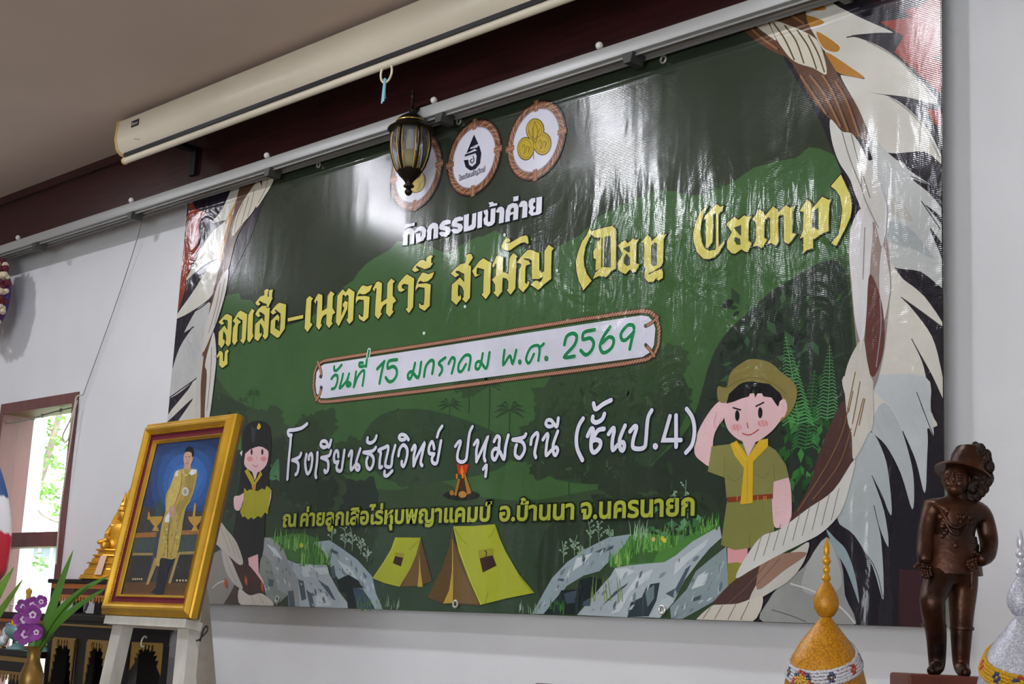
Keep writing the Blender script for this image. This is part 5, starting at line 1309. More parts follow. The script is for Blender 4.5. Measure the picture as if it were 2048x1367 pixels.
p|sheet|17|8ba38a|0|2088,456 -4,-5 -9,-1 -8,4 0,6 7,3 9,-1
l|sheet|16|8ba38a|1.97|2044,476 -34,20
p|sheet|17|8ba38a|0|2022,495 -4,-5 -9,-1 -8,4 -1,6 7,3 10,-1
l|sheet|16|8ba38a|1.97|2046,458 28,18
p|sheet|17|8ba38a|0|2085,476 -4,-6 -9,-1 -8,4 -1,6 7,3 10,-1
l|sheet|16|8ba38a|1.97|2050,425 -37,18
p|sheet|17|8ba38a|0|2024,443 -3,-5 -10,-1 -8,4 0,6 7,3 9,-1
l|sheet|16|8ba38a|1.97|2046,461 -14,18
p|sheet|17|8ba38a|0|2044,479 -4,-5 -9,-1 -8,3 -1,6 7,4 10,-2
l|sheet|16|8ba38a|1.96|2047,449 33,18
p|sheet|17|8ba38a|0|2091,466 -3,-5 -9,-1 -8,4 -1,6 7,3 10,-1
l|sheet|16|8ba38a|1.97|2046,461 -32,19
p|sheet|17|8ba38a|0|2026,479 -4,-5 -9,-1 -8,4 -1,6 7,3 10,-1
l|sheet|16|8ba38a|1.97|2045,466 -38,19
p|sheet|17|8ba38a|0|2018,485 -3,-6 -9,-1 -8,4 -1,6 7,3 10,-1
l|sheet|16|8ba38a|1.97|2046,459 -15,19
p|sheet|17|8ba38a|0|2042,478 -3,-5 -10,-1 -8,3 0,6 7,4 9,-2
g|sheet|14|5c7a5c,7f9a80|7542|1265,3,1367,5,14,14,40,0.35,2
g|sheet|14|6f8a70,90a890|4979|1863,4,1929,5,14,12,41,0.35,1.7
g|sheet|16|3f6b33,4d7a3c|8594|1171,1,1242,2,16,15,45,0.35,2.1
p|sheet|10|8a9ba0|0|3821,3 84,118 53,71 102,81 132,69 153,56 151,15 -35,-50 -80,-67 -89,-68 -109,-23 -116,-53 -54,-58 -109,-89
x|sheet|15|6c787c,a3afb2,5a676b,8d9a9e,7d8a8c,b2bcbe|8866|34,3,15,0.4,0.9
p|sheet|11|9fabae|0|4147,5 105,92 59,57 59,51 28,40 75,11 148,11 100,6 70,37 103,64 162,73 15,-59 -73,-52 -66,-64 -81,-86 -59,-97 -64,15 -25,-97 -195,-5 -60,0
x|sheet|15|6c787c,a3afb2,5a676b,8d9a9e,7d8a8c,b2bcbe|1137|34,3,15,0.4,0.9
p|sheet|12|7f8f92|0|4765,56 102,88 52,85 81,54 99,63 18,-189 -78,-64 -80,-38 -116,-53 -69,0
x|sheet|15|6c787c,a3afb2,5a676b,8d9a9e,7d8a8c,b2bcbe|4479|34,3,15,0.4,0.9
p|sheet|13|a9b5b8|0|4721,99 35,8 36,-21 -89,-82 -72,1
p|sheet|12|1f2a2c|0|4028,129 112,7 13,46 78,17 78,-11 1,-22 -58,-69 -69,-29 -29,-60 -242,-3 54,59 47,41
p|sheet|13|3e4c5a|0|4045,112 95,18 -13,-63 -55,-7
p|sheet|13|2e3b40|0|4511,74 72,28 34,61 79,11 -18,-87 -47,-77 -133,-8 -6,0
p|sheet|14|66777c|0|4604,130 57,33 2,-65 -41,-44
p|sheet|14|46555e|0|4316,53 88,74 88,46 -14,-17 -88,-57
p|sheet|14|46555e|0|4256,325 46,16 83,17 -7,-17 -68,-20
p|sheet|14|46555e|0|4190,74 54,23 -6,-45 -54,-1
p|sheet|14|46555e|0|4903,102 54,16 -6,-21 -41,-11
p|sheet|14|46555e|0|4857,240 34,22 -73,-130 -27,-32 -57,21 63,27
p|sheet|14|46555e|0|3999,192 49,-5 -7,-12 -41,5
p|sheet|13|bac3c5|0|4399,239 75,6 60,-17 -103,-45
p|sheet|13|bac3c5|0|4550,206 101,34 -27,-50 -115,-61 -70,-101 -60,-12
p|sheet|13|bac3c5|0|4792,272 103,59 101,58 -26,-42 -107,-75 -82,-65
p|sheet|13|bac3c5|0|4131,296 109,23 -60,-51 -77,-41
p|sheet|13|bac3c5|0|4934,208 67,32 -25,-74 -82,-22
p|sheet|12|4a7a3a|0|4381,296 80,67 35,44 59,16 89,-13 108,-7 106,-6 110,41 87,20 1,-16 -162,-70 -103,-67 -70,-32 -108,-6 -140,-8 -90,-14 -32,28
p|sheet|13|3a6030|0|4478,318 95,43 110,-34 -34,-54 -146,-6
g|sheet|14|4d8a38,5f9a44,3a6f30,7aa658,2f5c2c|1975|2222,147,2422,188,100,17,57,0.35,1.6
g|sheet|15|4d8a38,5f9a44,3a6f30,7aa658,2f5c2c,9ab06a|6638|2177,131,2251,131,40,20,49,0.35,1.6
g|sheet|14|4d8a38,5f9a44,3a6f30,7aa658,2f5c2c|5003|2422,198,2528,221,50,13,41,0.35,1.5
g|sheet|14|86a886,5f8a60|4238|2244,197,2310,196,24,20,49,0.35,1.6
s|sheet|16|7f9a80|1.99|4038,270 -5,57 -11,58
l|sheet|16|7f9a80|1.53|4033,360 19,15
p|sheet|17|7f9a80|0|4060,375 -3,-4 -6,-1 -6,3 0,5 5,3 7,-1
l|sheet|16|7f9a80|1.53|4033,362 16,15
p|sheet|17|7f9a80|0|4057,377 -3,-5 -7,-1 -5,4 -1,5 5,3 7,-2
l|sheet|16|7f9a80|1.53|4034,343 14,16
p|sheet|17|7f9a80|0|4056,359 -3,-5 -7,-1 -5,3 0,5 5,3 7,-1
l|sheet|16|7f9a80|1.53|4034,340 8,16
p|sheet|17|7f9a80|0|4050,355 -2,-4 -7,-1 -6,3 0,5 5,3 7,-1
l|sheet|16|7f9a80|1.54|4035,321 -25,16
p|sheet|17|7f9a80|0|4018,336 -2,-4 -7,-1 -6,3 0,5 5,3 7,-1
l|sheet|16|7f9a80|1.53|4035,327 10,16
p|sheet|17|7f9a80|0|4053,343 -2,-5 -7,-1 -6,3 0,5 5,3 7,-1
l|sheet|16|7f9a80|1.53|4036,305 10,15
p|sheet|17|7f9a80|0|4054,320 -2,-4 -7,-1 -6,3 0,5 5,3 7,-1
l|sheet|16|7f9a80|1.53|4034,332 30,15
p|sheet|17|7f9a80|0|4072,347 -3,-4 -7,-1 -5,3 -1,5 6,3 6,-1
l|sheet|16|7f9a80|1.53|4036,305 20,16
p|sheet|17|7f9a80|0|4064,321 -2,-5 -7,-1 -6,3 0,5 5,3 7,-1
s|sheet|16|7f9a80|1.97|4115,309 -3,51 16,52
l|sheet|16|7f9a80|1.52|4113,344 -25,16
p|sheet|17|7f9a80|0|4096,360 -3,-5 -6,-1 -6,3 0,5 5,3 7,-1
l|sheet|16|7f9a80|1.52|4112,358 27,15
p|sheet|17|7f9a80|0|4147,373 -3,-5 -6,-1 -6,3 0,5 5,3 7,-1
l|sheet|16|7f9a80|1.52|4112,349 -13,16
p|sheet|17|7f9a80|0|4107,365 -2,-5 -7,-1 -5,3 -1,5 5,3 7,-1
l|sheet|16|7f9a80|1.52|4112,358 18,15
p|sheet|17|7f9a80|0|4138,373 -3,-4 -6,-1 -6,3 0,5 5,3 7,-1
l|sheet|16|7f9a80|1.52|4111,377 -32,16
p|sheet|17|7f9a80|0|4087,393 -3,-5 -7,-1 -5,3 0,5 5,3 6,-1
l|sheet|16|7f9a80|1.52|4113,337 -16,16
p|sheet|17|7f9a80|0|4105,353 -3,-5 -7,-1 -5,3 -1,5 6,3 6,-1
l|sheet|16|7f9a80|1.51|4113,336 27,16
p|sheet|17|7f9a80|0|4148,351 -2,-4 -7,-1 -5,3 -1,5 5,3 7,-1
l|sheet|16|7f9a80|1.52|4111,368 -27,16
p|sheet|17|7f9a80|0|4092,384 -3,-4 -7,-1 -5,3 0,5 5,3 6,-1
l|sheet|16|7f9a80|1.52|4111,366 -24,16
p|sheet|17|7f9a80|0|4095,381 -2,-4 -7,-1 -5,3 -1,5 5,3 7,-1
s|sheet|16|7f9a80|1.95|4219,339 2,77 -20,77
l|sheet|16|7f9a80|1.5|4215,418 28,15
p|sheet|17|7f9a80|0|4250,433 -2,-4 -7,-1 -5,3 0,5 5,3 6,-2
l|sheet|16|7f9a80|1.5|4215,408 24,15
p|sheet|17|7f9a80|0|4247,423 -3,-4 -6,-1 -6,3 0,5 5,3 7,-1
l|sheet|16|7f9a80|1.5|4215,418 8,16
p|sheet|17|7f9a80|0|4230,433 -2,-4 -7,-1 -5,3 0,5 5,3 6,-1
l|sheet|16|7f9a80|1.5|4215,407 -8,16
p|sheet|17|7f9a80|0|4214,423 -2,-5 -7,-1 -5,4 0,4 5,3 6,-1
l|sheet|16|7f9a80|1.5|4217,387 8,15
p|sheet|17|7f9a80|0|4233,402 -3,-5 -6,-1 -5,4 -1,4 5,3 7,-1
l|sheet|16|7f9a80|1.5|4215,419 -18,16
p|sheet|17|7f9a80|0|4204,434 -2,-4 -7,-1 -5,3 0,5 5,3 6,-1
l|sheet|16|7f9a80|1.5|4212,471 22,15
p|sheet|17|7f9a80|0|4242,486 -3,-4 -6,-1 -5,3 -1,5 5,3 7,-1
l|sheet|16|7f9a80|1.5|4214,445 29,15
p|sheet|17|7f9a80|0|4250,460 -2,-4 -7,-1 -5,3 0,5 5,3 6,-1
l|sheet|16|7f9a80|1.5|4212,472 16,15
p|sheet|17|7f9a80|0|4235,487 -2,-4 -7,-1 -5,3 0,5 5,3 6,-2
s|sheet|16|7f9a80|1.93|4287,364 -12,58 -4,59
l|sheet|16|7f9a80|1.49|4284,436 -10,16
p|sheet|17|7f9a80|0|4282,452 -3,-5 -6,-1 -6,4 0,4 5,3 7,-1
l|sheet|16|7f9a80|1.49|4282,465 17,15
p|sheet|17|7f9a80|0|4307,480 -3,-5 -6,-1 -6,3 0,5 5,3 7,-1
l|sheet|16|7f9a80|1.48|4285,410 30,15
p|sheet|17|7f9a80|0|4322,425 -2,-4 -7,-1 -5,3 0,5 5,3 6,-2
l|sheet|16|7f9a80|1.49|4285,422 -30,16
p|sheet|17|7f9a80|0|4263,438 -3,-5 -6,-1 -5,4 -1,4 5,3 7,-1
l|sheet|16|7f9a80|1.49|4282,464 -17,16
p|sheet|17|7f9a80|0|4273,480 -3,-4 -6,-1 -5,3 -1,5 5,3 7,-2
l|sheet|16|7f9a80|1.49|4284,438 -16,15
p|sheet|17|7f9a80|0|4276,453 -3,-4 -6,-1 -6,3 0,5 5,3 7,-1
l|sheet|16|7f9a80|1.49|4283,451 -11,16
p|sheet|17|7f9a80|0|4280,467 -3,-5 -7,-1 -5,4 0,4 5,3 6,-1
l|sheet|16|7f9a80|1.48|4286,394 14,15
p|sheet|17|7f9a80|0|4307,409 -3,-5 -6,-1 -5,3 0,5 5,3 6,-1
l|sheet|16|7f9a80|1.49|4284,432 13,15
p|sheet|17|7f9a80|0|4305,447 -3,-5 -6,-1 -6,3 0,5 5,3 7,-1
s|sheet|16|7f9a80|1.91|4355,383 5,38 -18,39
l|sheet|16|7f9a80|1.47|4354,418 -11,15
p|sheet|17|7f9a80|0|4350,433 -2,-4 -7,-1 -5,3 0,5 5,3 6,-1
l|sheet|16|7f9a80|1.47|4354,405 -18,15
p|sheet|17|7f9a80|0|4344,420 -3,-4 -6,-1 -6,3 0,5 5,3 6,-2
l|sheet|16|7f9a80|1.47|4354,406 -11,16
p|sheet|17|7f9a80|0|4350,422 -3,-5 -6,-1 -5,3 0,5 5,3 6,-1
l|sheet|16|7f9a80|1.47|4355,399 12,15
p|sheet|17|7f9a80|0|4374,414 -2,-4 -7,-1 -5,3 0,5 5,3 6,-2
l|sheet|16|7f9a80|1.48|4354,418 -27,15
p|sheet|17|7f9a80|0|4334,433 -2,-4 -7,-1 -5,3 0,5 5,3 6,-1
l|sheet|16|7f9a80|1.47|4354,418 20,15
p|sheet|17|7f9a80|0|4381,433 -3,-4 -6,-1 -5,3 0,5 5,3 6,-1
l|sheet|16|7f9a80|1.47|4354,407 23,15
p|sheet|17|7f9a80|0|4384,422 -2,-4 -6,-1 -6,3 0,4 5,3 6,-1
l|sheet|16|7f9a80|1.47|4353,421 -12,16
p|sheet|17|7f9a80|0|4348,437 -2,-5 -7,-1 -5,4 0,4 5,3 6,-1
l|sheet|16|7f9a80|1.47|4355,396 21,15
p|sheet|17|7f9a80|0|4384,411 -3,-5 -6,-1 -6,3 0,5 5,3 7,-1
s|sheet|16|7f9a80|1.81|4765,427 -4,98 11,98
l|sheet|16|7f9a80|1.4|4759,598 19,14
p|sheet|17|7f9a80|0|4785,612 -2,-4 -6,-1 -5,3 0,5 4,3 6,-1
l|sheet|16|7f9a80|1.39|4763,488 8,15
p|sheet|17|7f9a80|0|4778,503 -2,-4 -6,-1 -5,3 0,4 5,3 6,-1
l|sheet|16|7f9a80|1.4|4761,535 14,14
p|sheet|17|7f9a80|0|4782,549 -2,-4 -6,-1 -5,3 0,4 4,3 6,-1
l|sheet|16|7f9a80|1.4|4759,580 21,14
p|sheet|17|7f9a80|0|4787,594 -3,-5 -6,0 -4,3 -1,4 5,3 6,-1
l|sheet|16|7f9a80|1.4|4759,578 -6,15
p|sheet|17|7f9a80|0|4760,592 -3,-4 -6,-1 -5,3 0,5 5,3 6,-1
l|sheet|16|7f9a80|1.4|4759,601 27,14
p|sheet|17|7f9a80|0|4793,615 -3,-4 -5,-1 -5,3 0,5 4,3 6,-2
l|sheet|16|7f9a80|1.4|4761,534 15,14
p|sheet|17|7f9a80|0|4783,548 -2,-4 -6,-1 -5,3 0,5 4,3 6,-1
l|sheet|16|7f9a80|1.4|4759,588 13,14
p|sheet|17|7f9a80|0|4779,602 -2,-4 -6,-1 -5,3 0,5 5,3 6,-2
l|sheet|16|7f9a80|1.4|4760,574 21,14
p|sheet|17|7f9a80|0|4788,588 -2,-4 -6,-1 -5,3 0,5 4,3 6,-2
s|sheet|16|7f9a80|1.8|4843,450 -1,110 4,109
l|sheet|16|7f9a80|1.38|4840,535 20,14
p|sheet|17|7f9a80|0|4867,549 -3,-4 -5,-1 -5,3 0,4 4,3 6,-1
l|sheet|16|7f9a80|1.38|4838,589 23,14
p|sheet|17|7f9a80|0|4868,603 -3,-4 -6,-1 -4,3 -1,4 5,3 6,-1
l|sheet|16|7f9a80|1.39|4837,632 -12,15
p|sheet|17|7f9a80|0|4832,647 -3,-5 -6,0 -4,3 -1,4 5,3 6,-1
l|sheet|16|7f9a80|1.38|4841,512 -23,16
p|sheet|17|7f9a80|0|4825,527 -3,-4 -6,-1 -5,3 0,5 5,3 6,-1
l|sheet|16|7f9a80|1.38|4840,536 -26,16
p|sheet|17|7f9a80|0|4821,551 -2,-4 -6,-1 -5,3 0,5 5,3 5,-1
l|sheet|16|7f9a80|1.38|4839,546 20,14
p|sheet|17|7f9a80|0|4866,560 -2,-4 -6,-1 -5,3 0,5 5,2 6,-1
l|sheet|16|7f9a80|1.38|4839,567 -21,15
p|sheet|17|7f9a80|0|4825,582 -3,-4 -6,-1 -4,3 -1,5 5,3 6,-2
l|sheet|16|7f9a80|1.39|4836,644 -21,15
p|sheet|17|7f9a80|0|4822,659 -3,-4 -5,-1 -5,3 0,5 4,2 6,-1
l|sheet|16|7f9a80|1.38|4838,595 15,14
p|sheet|17|7f9a80|0|4860,609 -2,-4 -6,-1 -5,3 0,5 4,2 6,-1
s|sheet|16|7f9a80|1.96|4151,296 -7,33 13,33
l|sheet|16|7f9a80|1.51|4150,320 25,15
p|sheet|17|7f9a80|0|4183,335 -3,-4 -6,-1 -6,3 0,5 5,3 7,-2
l|sheet|16|7f9a80|1.51|4149,335 19,16
p|sheet|17|7f9a80|0|4176,350 -3,-4 -6,-1 -6,3 0,5 5,3 7,-1
l|sheet|16|7f9a80|1.51|4150,304 8,15
p|sheet|17|7f9a80|0|4166,319 -3,-4 -6,-1 -6,3 0,5 5,3 7,-1
l|sheet|16|7f9a80|1.51|4150,304 -10,16
p|sheet|17|7f9a80|0|4148,320 -3,-5 -7,-1 -5,3 0,5 5,3 6,-1
l|sheet|16|7f9a80|1.51|4149,324 29,15
p|sheet|17|7f9a80|0|4186,339 -3,-5 -7,-1 -5,3 0,5 5,3 7,-1
l|sheet|16|7f9a80|1.51|4149,324 20,15
p|sheet|17|7f9a80|0|4176,339 -2,-4 -7,-1 -5,3 -1,5 6,3 6,-1
l|sheet|16|7f9a80|1.51|4150,305 27,15
p|sheet|17|7f9a80|0|4185,320 -3,-4 -6,-1 -6,3 0,5 5,3 7,-2
l|sheet|16|7f9a80|1.51|4149,330 -8,16
p|sheet|17|7f9a80|0|4148,346 -2,-5 -7,-1 -5,3 -1,5 6,3 6,-1
l|sheet|16|7f9a80|1.51|4148,342 -32,16
p|sheet|17|7f9a80|0|4124,358 -3,-5 -6,-1 -6,3 0,5 5,3 7,-1
p|sheet|15|4f7a52|0|4830,516 33,2 12,27 -37,-4
p|sheet|15|5c8a5c|0|4662,552 -26,-15 9,-27 27,18
p|sheet|15|3d6a40|0|4891,484 10,-29 43,-7 -15,32
p|sheet|15|3d6a40|0|4827,513 -29,8 -23,-19 34,-7
p|sheet|15|5c8a5c|0|4921,502 -9,-24 28,-20 7,28
p|sheet|15|3d6a40|0|4889,439 37,5 8,33 -40,-9
p|sheet|15|5c8a5c|0|4864,481 0,28 -37,16 3,-32
p|sheet|15|5c8a5c|0|4846,432 -12,18 -30,0 16,-20
p|sheet|15|4f7a52|0|4828,426 -19,15 -28,-6 23,-16
p|sheet|15|4f7a52|0|4714,536 -35,-7 -6,-30 38,9
p|sheet|15|4f7a52|0|4806,519 10,25 -29,22 -8,-29
p|sheet|15|3d6a40|0|4848,437 28,11 -2,28 -30,-15
p|sheet|15|4f7a52|0|4844,408 -32,-6 -7,-27 35,8
p|sheet|15|5c8a5c|0|4840,489 -26,-24 21,-33 26,29
p|sheet|15|4f7a52|0|4749,404 -25,20 -39,-8 31,-22
p|sheet|15|3d6a40|0|4726,461 35,-22 44,15 -41,23
p|sheet|15|4f7a52|0|4693,421 -17,14 -26,-6 21,-14
p|sheet|15|3d6a40|0|4617,448 14,-21 33,0 -18,23
p|sheet|17|b6b23a|0|4719,389 -4,-9 -9,-3 -9,3 -4,9 3,9 9,3 9,-3
p|sheet|17|c3bd3f|0|4732,379 -4,-9 -9,-3 -9,4 -4,8 4,9 8,3 10,-3
p|sheet|17|b8a56a|0|4661,385 -4,-9 -9,-3 -9,3 -4,9 3,9 9,3 10,-4
p|sheet|17|a8b83a|0|1762,382 -5,-11 -14,-4 -16,4 -7,12 4,11 15,4 15,-5
p|sheet|17|2f5a30|0|4017,64 -3,-9 -10,-4 -11,3 -5,10 4,9 10,4 10,-4
g|sheet|16|2f5a30,3f6b33|6674|1975,9,2029,10,14,15,36,0.35,1.7
g|sheet|16|8a9a4a,6f8a4a|2853|2116,40,2235,42,10,29,73,0.35,1.6
p|sheet|18|c9d4cc|0|3170,1747 -3,-7 -7,-2 -9,4 -4,8 3,6 8,2 8,-4
p|sheet|18|c9d4cc|0|2818,1629 -3,-7 -8,-3 -9,4 -4,8 3,7 8,2 9,-4
p|sheet|18|c9d4cc|0|3907,1857 -3,-6 -6,-2 -8,4 -3,7 3,7 6,1 8,-3
p|sheet|18|c9d4cc|0|3474,2128 -3,-7 -7,-2 -8,5 -4,7 3,7 7,2 8,-4
p|sheet|8|211f26|0|6242,2988 0,-2986 -1172,0 338,233 319,310 50,334 51,337 -29,469 -56,343 -141,324 -207,353 -103,283
p|sheet|9|8c3222|0|5862,2902 380,-78 0,-490 -98,107 -138,149 50,64 -125,103 158,-20 -33,48
p|sheet|9|8c3222|0|6168,2279 74,-24 0,-78 -35,26
p|sheet|10|2a1c20|0|5850,2988 392,-88 0,-79 -96,-46 -115,9 -168,94 -49,110
p|sheet|10|211f26|0|6201,2510 41,6 0,-28 -18,5
p|sheet|10|c4c2b8|0|5618,2988 3,-3 19,-23 17,-22 21,-22 27,-23 30,-22 30,-22 29,-21 26,-19 26,-18 25,-17 26,-18 32,-21 36,-24 28,-20 12,-12 -13,1 -30,9 -38,12 -35,9 -34,7 -36,7 -35,5 -33,-1 -31,-11 -29,-20 -28,-15 -27,0 -24,22 -21,35 -24,44 -32,47 -51,53 -62,61 -41,42
q|sheet|11|c4c2b8|0|5627,2695 124,35 112,-49 118,-85 107,-111 139,-189 -164,65 -216,79 -121,103
p|sheet|12|c4c2b8|0|5717,2553 19,-11 37,-33 44,-40 38,-31 34,-18 33,-13 31,-12 28,-14 25,-16 23,-18 21,-18 21,-21 23,-24 24,-27 22,-27 19,-24 15,-19 11,-17 10,-18 11,-22 15,-34 18,-41 3,-8 0,-40 -21,23 -29,29 -33,22 -42,10 -50,5 -51,6 -43,12 -33,19 -28,23 -25,28 -22,32 -20,40 -17,45 -15,48 -17,44 -24,48 -29,50 -22,42
p|sheet|13|b3b6b4|0|5856,2234 16,-6 31,-33 37,-43 33,-38 29,-28 29,-28 28,-26 28,-26 31,-26 34,-27 27,-22 12,-12 -14,6 -33,18 -34,19 -15,6 9,-11 23,-21 29,-25 25,-25 21,-24 20,-27 18,-25 2,-3 0,-41 -10,8 -29,28 -33,28 -28,19 -23,3 -20,-6 -21,-5 -24,9 -29,27 -33,37 -32,44 -28,48 -27,60 -26,71 -18,62
p|sheet|14|a8742c|0|5549,2988 24,-19 31,-28 23,-24 7,-15 -18,0 -35,9 -40,13 -35,14 -28,13 -27,14 -23,16 -7,7
q|sheet|14|a8742c|0|5488,2918 137,-78 -100,2
q|sheet|14|a8742c|0|5581,2803 126,-105 -18,-27 -71,42
q|sheet|14|a8742c|0|5636,2684 142,-115 69,-67 -122,49 -62,55
s|sheet|14|8f8d88|3.16|5863,2679 135,-103 98,-108 119,-163
s|sheet|14|2b2930|2.86|5751,2729 138,-19 113,-28
l|sheet|14|2b2930|2.88|5717,2553 130,-53
s|sheet|14|8f8d88|3.09|5981,2380 107,-98 79,-107 69,-139
p|sheet|12|b3b6b4|0|5874,2094 30,6 48,-8 52,-15 38,-17 20,-17 9,-21 7,-22 13,-20 25,-19 33,-20 28,-15 13,-7 -13,7 -30,18 -32,17 -15,4 7,-15 21,-25 25,-30 23,-28 23,-27 26,-30 17,-21 0,-8 -9,6 -36,31 -34,28 -16,9 15,-22 34,-40 36,-46 10,-15 0,-83 -2,2 -24,35 -22,32 -10,9 8,-26 20,-48 22,-54 8,-23 0,-129 -1,1 -32,28 -36,33 -36,27 -39,13 -43,9 -40,11 -31,23 -19,42 -9,53 -6,57 -6,49 -5,38 -4,33 -4,32 -7,34 -15,44 -22,49 -15,43
p|sheet|12|c4c2b8|0|5964,1595 16,9 22,-24 24,-36 25,-31 25,-21 27,-21 26,-23 26,-26 28,-37 31,-44 24,-39 4,-9 0,-13 -4,1 -24,17 -31,24 -29,23 -30,24 -35,28 -31,23 -17,12 2,-4 14,-14 21,-21 20,-24 22,-27 25,-32 25,-35 21,-35 15,-37 12,-40 9,-39 9,-39 6,-31 0,-90 -11,22 -20,44 -21,42 -26,46 -31,53 -26,45 -14,22 5,-10 17,-32 21,-43 17,-44 12,-48 9,-57 9,-54 6,-43 11,-28 13,-19 2,-12 -21,-7 -62,-5 -91,0 -92,7 -61,18 -21,30 2,41 15,48 13,50 12,52 17,56 17,61 12,67 4,85 -1,99 0,89
q|sheet|13|9fa6a6|0|5974,1788 106,-44 76,-91 55,-77 -112,69 -115,53
q|sheet|13|a9a9a2|0|5944,1927 98,-62 58,-89 -58,18 -78,49
s|sheet|14|3a383c|2.28|6091,1980 57,-33 39,-28
l|sheet|14|3a383c|2.25|6143,1856 93,-145
s|sheet|14|3a383c|2.22|6041,1432 113,-87 82,-66
s|sheet|14|3a383c|2.2|6093,1238 60,-129 36,-202
q|sheet|14|b4babb|0|5878,1091 280,-25 26,-140 14,-121 -41,82 -40,113 49,-154 -1,-145 -12,-139 -42,142 -63,133 -56,103 -85,82
q|sheet|13|a8aeaf|0|5898,905 57,63 74,-97 55,-158 18,-113 -9,-106 -55,157 -74,126 -80,75
q|sheet|13|a3abab|0|5783,687 96,157 76,-108 28,-132 9,-131 -37,59 -61,115 61,-155 24,-156 -43,75 -32,105 37,-153 11,-252 -53,139 -95,139 -87,71 57,152
q|sheet|13|8a9ca1|0|5658,416 50,-42 49,-42 34,-65 26,-81 14,-93 -27,60 -41,89 -50,74
p|sheet|12|8e918d|0|5348,97 19,27 27,28 29,26 26,22 23,14 22,9 22,10 24,17 29,33 31,44 31,38 28,18 23,-11 22,-31 19,-38 15,-36 9,-33 4,-35 3,-35 4,-36 19,-38 27,-41 12,-36 -12,-11 -485,0 -21,13 5,26 23,29
q|sheet|13|a2a5a2|0|5570,283 89,91 59,-91 20,-114 -87,-42 -119,23
s|sheet|15|c9c9c4|3.58|5470,175 122,-32 137,-64 82,-71
s|sheet|15|5d605e|2.3|5369,56 103,-23 82,-25
s|sheet|15|2a2a2e|1.71|6117,1000 49,-122 30,-70
s|sheet|15|2a2a2e|1.74|5894,647 75,-148 10,-161
l|sheet|15|2a2a2e|1.74|5904,516 42,-153
s|sheet|15|2a2a2e|1.74|5737,431 162,-165 49,-143
p|sheet|9|3a2328|0|6029,243 107,-8 8,-233 -116,0
p|sheet|10|6d2b22|0|6215,158 27,57 0,-213 -28,0
p|sheet|11|b6ac98|0|6197,111 35,-30 10,-42 0,-24 -28,12
p|sheet|8|211d28|0|1105,2988 -11,-30 -226,-449 -209,-259 -83,-279 15,-431 -92,-697 272,-552 556,-226 9,-63 -1334,0 0,2986
p|sheet|9|86331f|0|23,2941 378,-74 -198,-88 -2,-230 -118,-213 -81,-115 0,360 6,55 16,217
p|sheet|9|86331f|0|2,2293 99,12 -84,-189 -15,2
p|sheet|10|211d28|0|61,2942 472,23 -30,-123 -110,-81 -107,47 -161,57
p|sheet|12|c4c2b8|0|815,2988 1,-22 -16,-44 -27,-49 -28,-46 -33,-45 -39,-47 -39,-40 -33,-26 -19,-3 -12,12 -13,18 -22,13 -41,3 -53,-1 -47,1 -24,7 8,13 29,17 40,23 38,30 35,45 37,57 40,54 33,30
q|sheet|12|c4c2b8|0|432,2669 201,30 -63,-221 -101,-55 -170,-17 -218,-90 109,148 105,127
p|sheet|13|c4c2b8|0|419,2430 35,16 40,15 36,6 20,-14 -1,-42 -15,-65 -22,-68 -25,-53 -19,-34 -21,-23 -30,-19 -49,-20 -85,-26 -111,-27 -107,-22 -63,-11 0,40 7,5 37,31 52,38 56,41 47,37 36,31 30,28 28,27 26,25 25,24 24,24 23,20
p|sheet|13|b0b1ae|0|298,2102 37,11 44,9 41,0 25,-17 3,-42 -12,-60 -17,-67 -11,-63 1,-58 6,-59 2,-55 -11,-48 -28,-39 -39,-32 -47,-27 -52,-25 -64,-26 -75,-25 -70,-17 -29,-1 0,199 21,57 26,58 29,50 41,44 49,41 43,32 22,21 -14,-1 -38,-17 -40,-18 -21,-4 8,19 24,31 30,34 26,29 21,21 20,19 22,15
p|sheet|13|bcbab2|0|332,1577 23,-12 24,-24 20,-35 13,-45 10,-63 7,-80 -6,-76 -29,-51 -70,-16 -100,5 -97,16 -60,16 -9,13 22,17 38,21 37,26 47,38 60,49 48,41 8,18 -54,-22 -96,-47 -102,-51 -64,-27 0,48 4,5 47,35 68,44 70,46 54,36 33,30 21,25 15,17
s|sheet|15|a87a34|14.88|721,2984 -49,-144 -122,-148
s|sheet|15|a87a34|14.89|617,2723 -70,-171 -28,-136
s|sheet|15|2a2530|4.76|86,2319 213,87 169,24
s|sheet|15|2a2530|4.75|8,2044 268,40 141,45
l|sheet|15|2a2530|4.75|125,1926 120,35
s|sheet|15|2a2530|4.69|8,1465 207,68 165,54
p|sheet|9|7d7a74|0|408,2 8,192 281,126 150,49 90,-160 167,-109 35,-98
p|sheet|10|40362f|0|990,75 45,61 79,-29 26,-105 -219,0
s|sheet|11|c5c3bf|2.89|770,106 67,34 75,16
p|rope_border|20|5b3f2e|0|5511,2988 3,-18 3,-50 8,-45 15,-36 18,-33 20,-34 21,-38 25,-44 28,-47 28,-49 28,-47 27,-46 28,-46 27,-45 23,-44 22,-47 21,-49 15,-43 6,-29 -6,-8 -16,5 -21,12 -20,12 -21,12 -22,14 -23,15 -21,16 -17,15 -16,15 -17,18 -20,22 -26,30 -29,35 -29,36 -25,35 -19,31 -16,31 -15,29 -15,29 -16,28 -16,29 -17,26 -18,22 -19,16 -19,11 -22,12 -25,16 -32,23 -36,28 -36,29 -33,31 -33,33 -33,36 -26,34 -5,12
p|rope_border|22|c6c1b0|0|5252,2988 7,-7 21,-31 23,-43 22,-43 14,-30 5,-12 -1,-3 -5,3 -9,7 -12,10 -18,15 -19,18 -19,16 -17,16 -16,15 -18,16 -18,14 -24,14 -29,14 -22,11
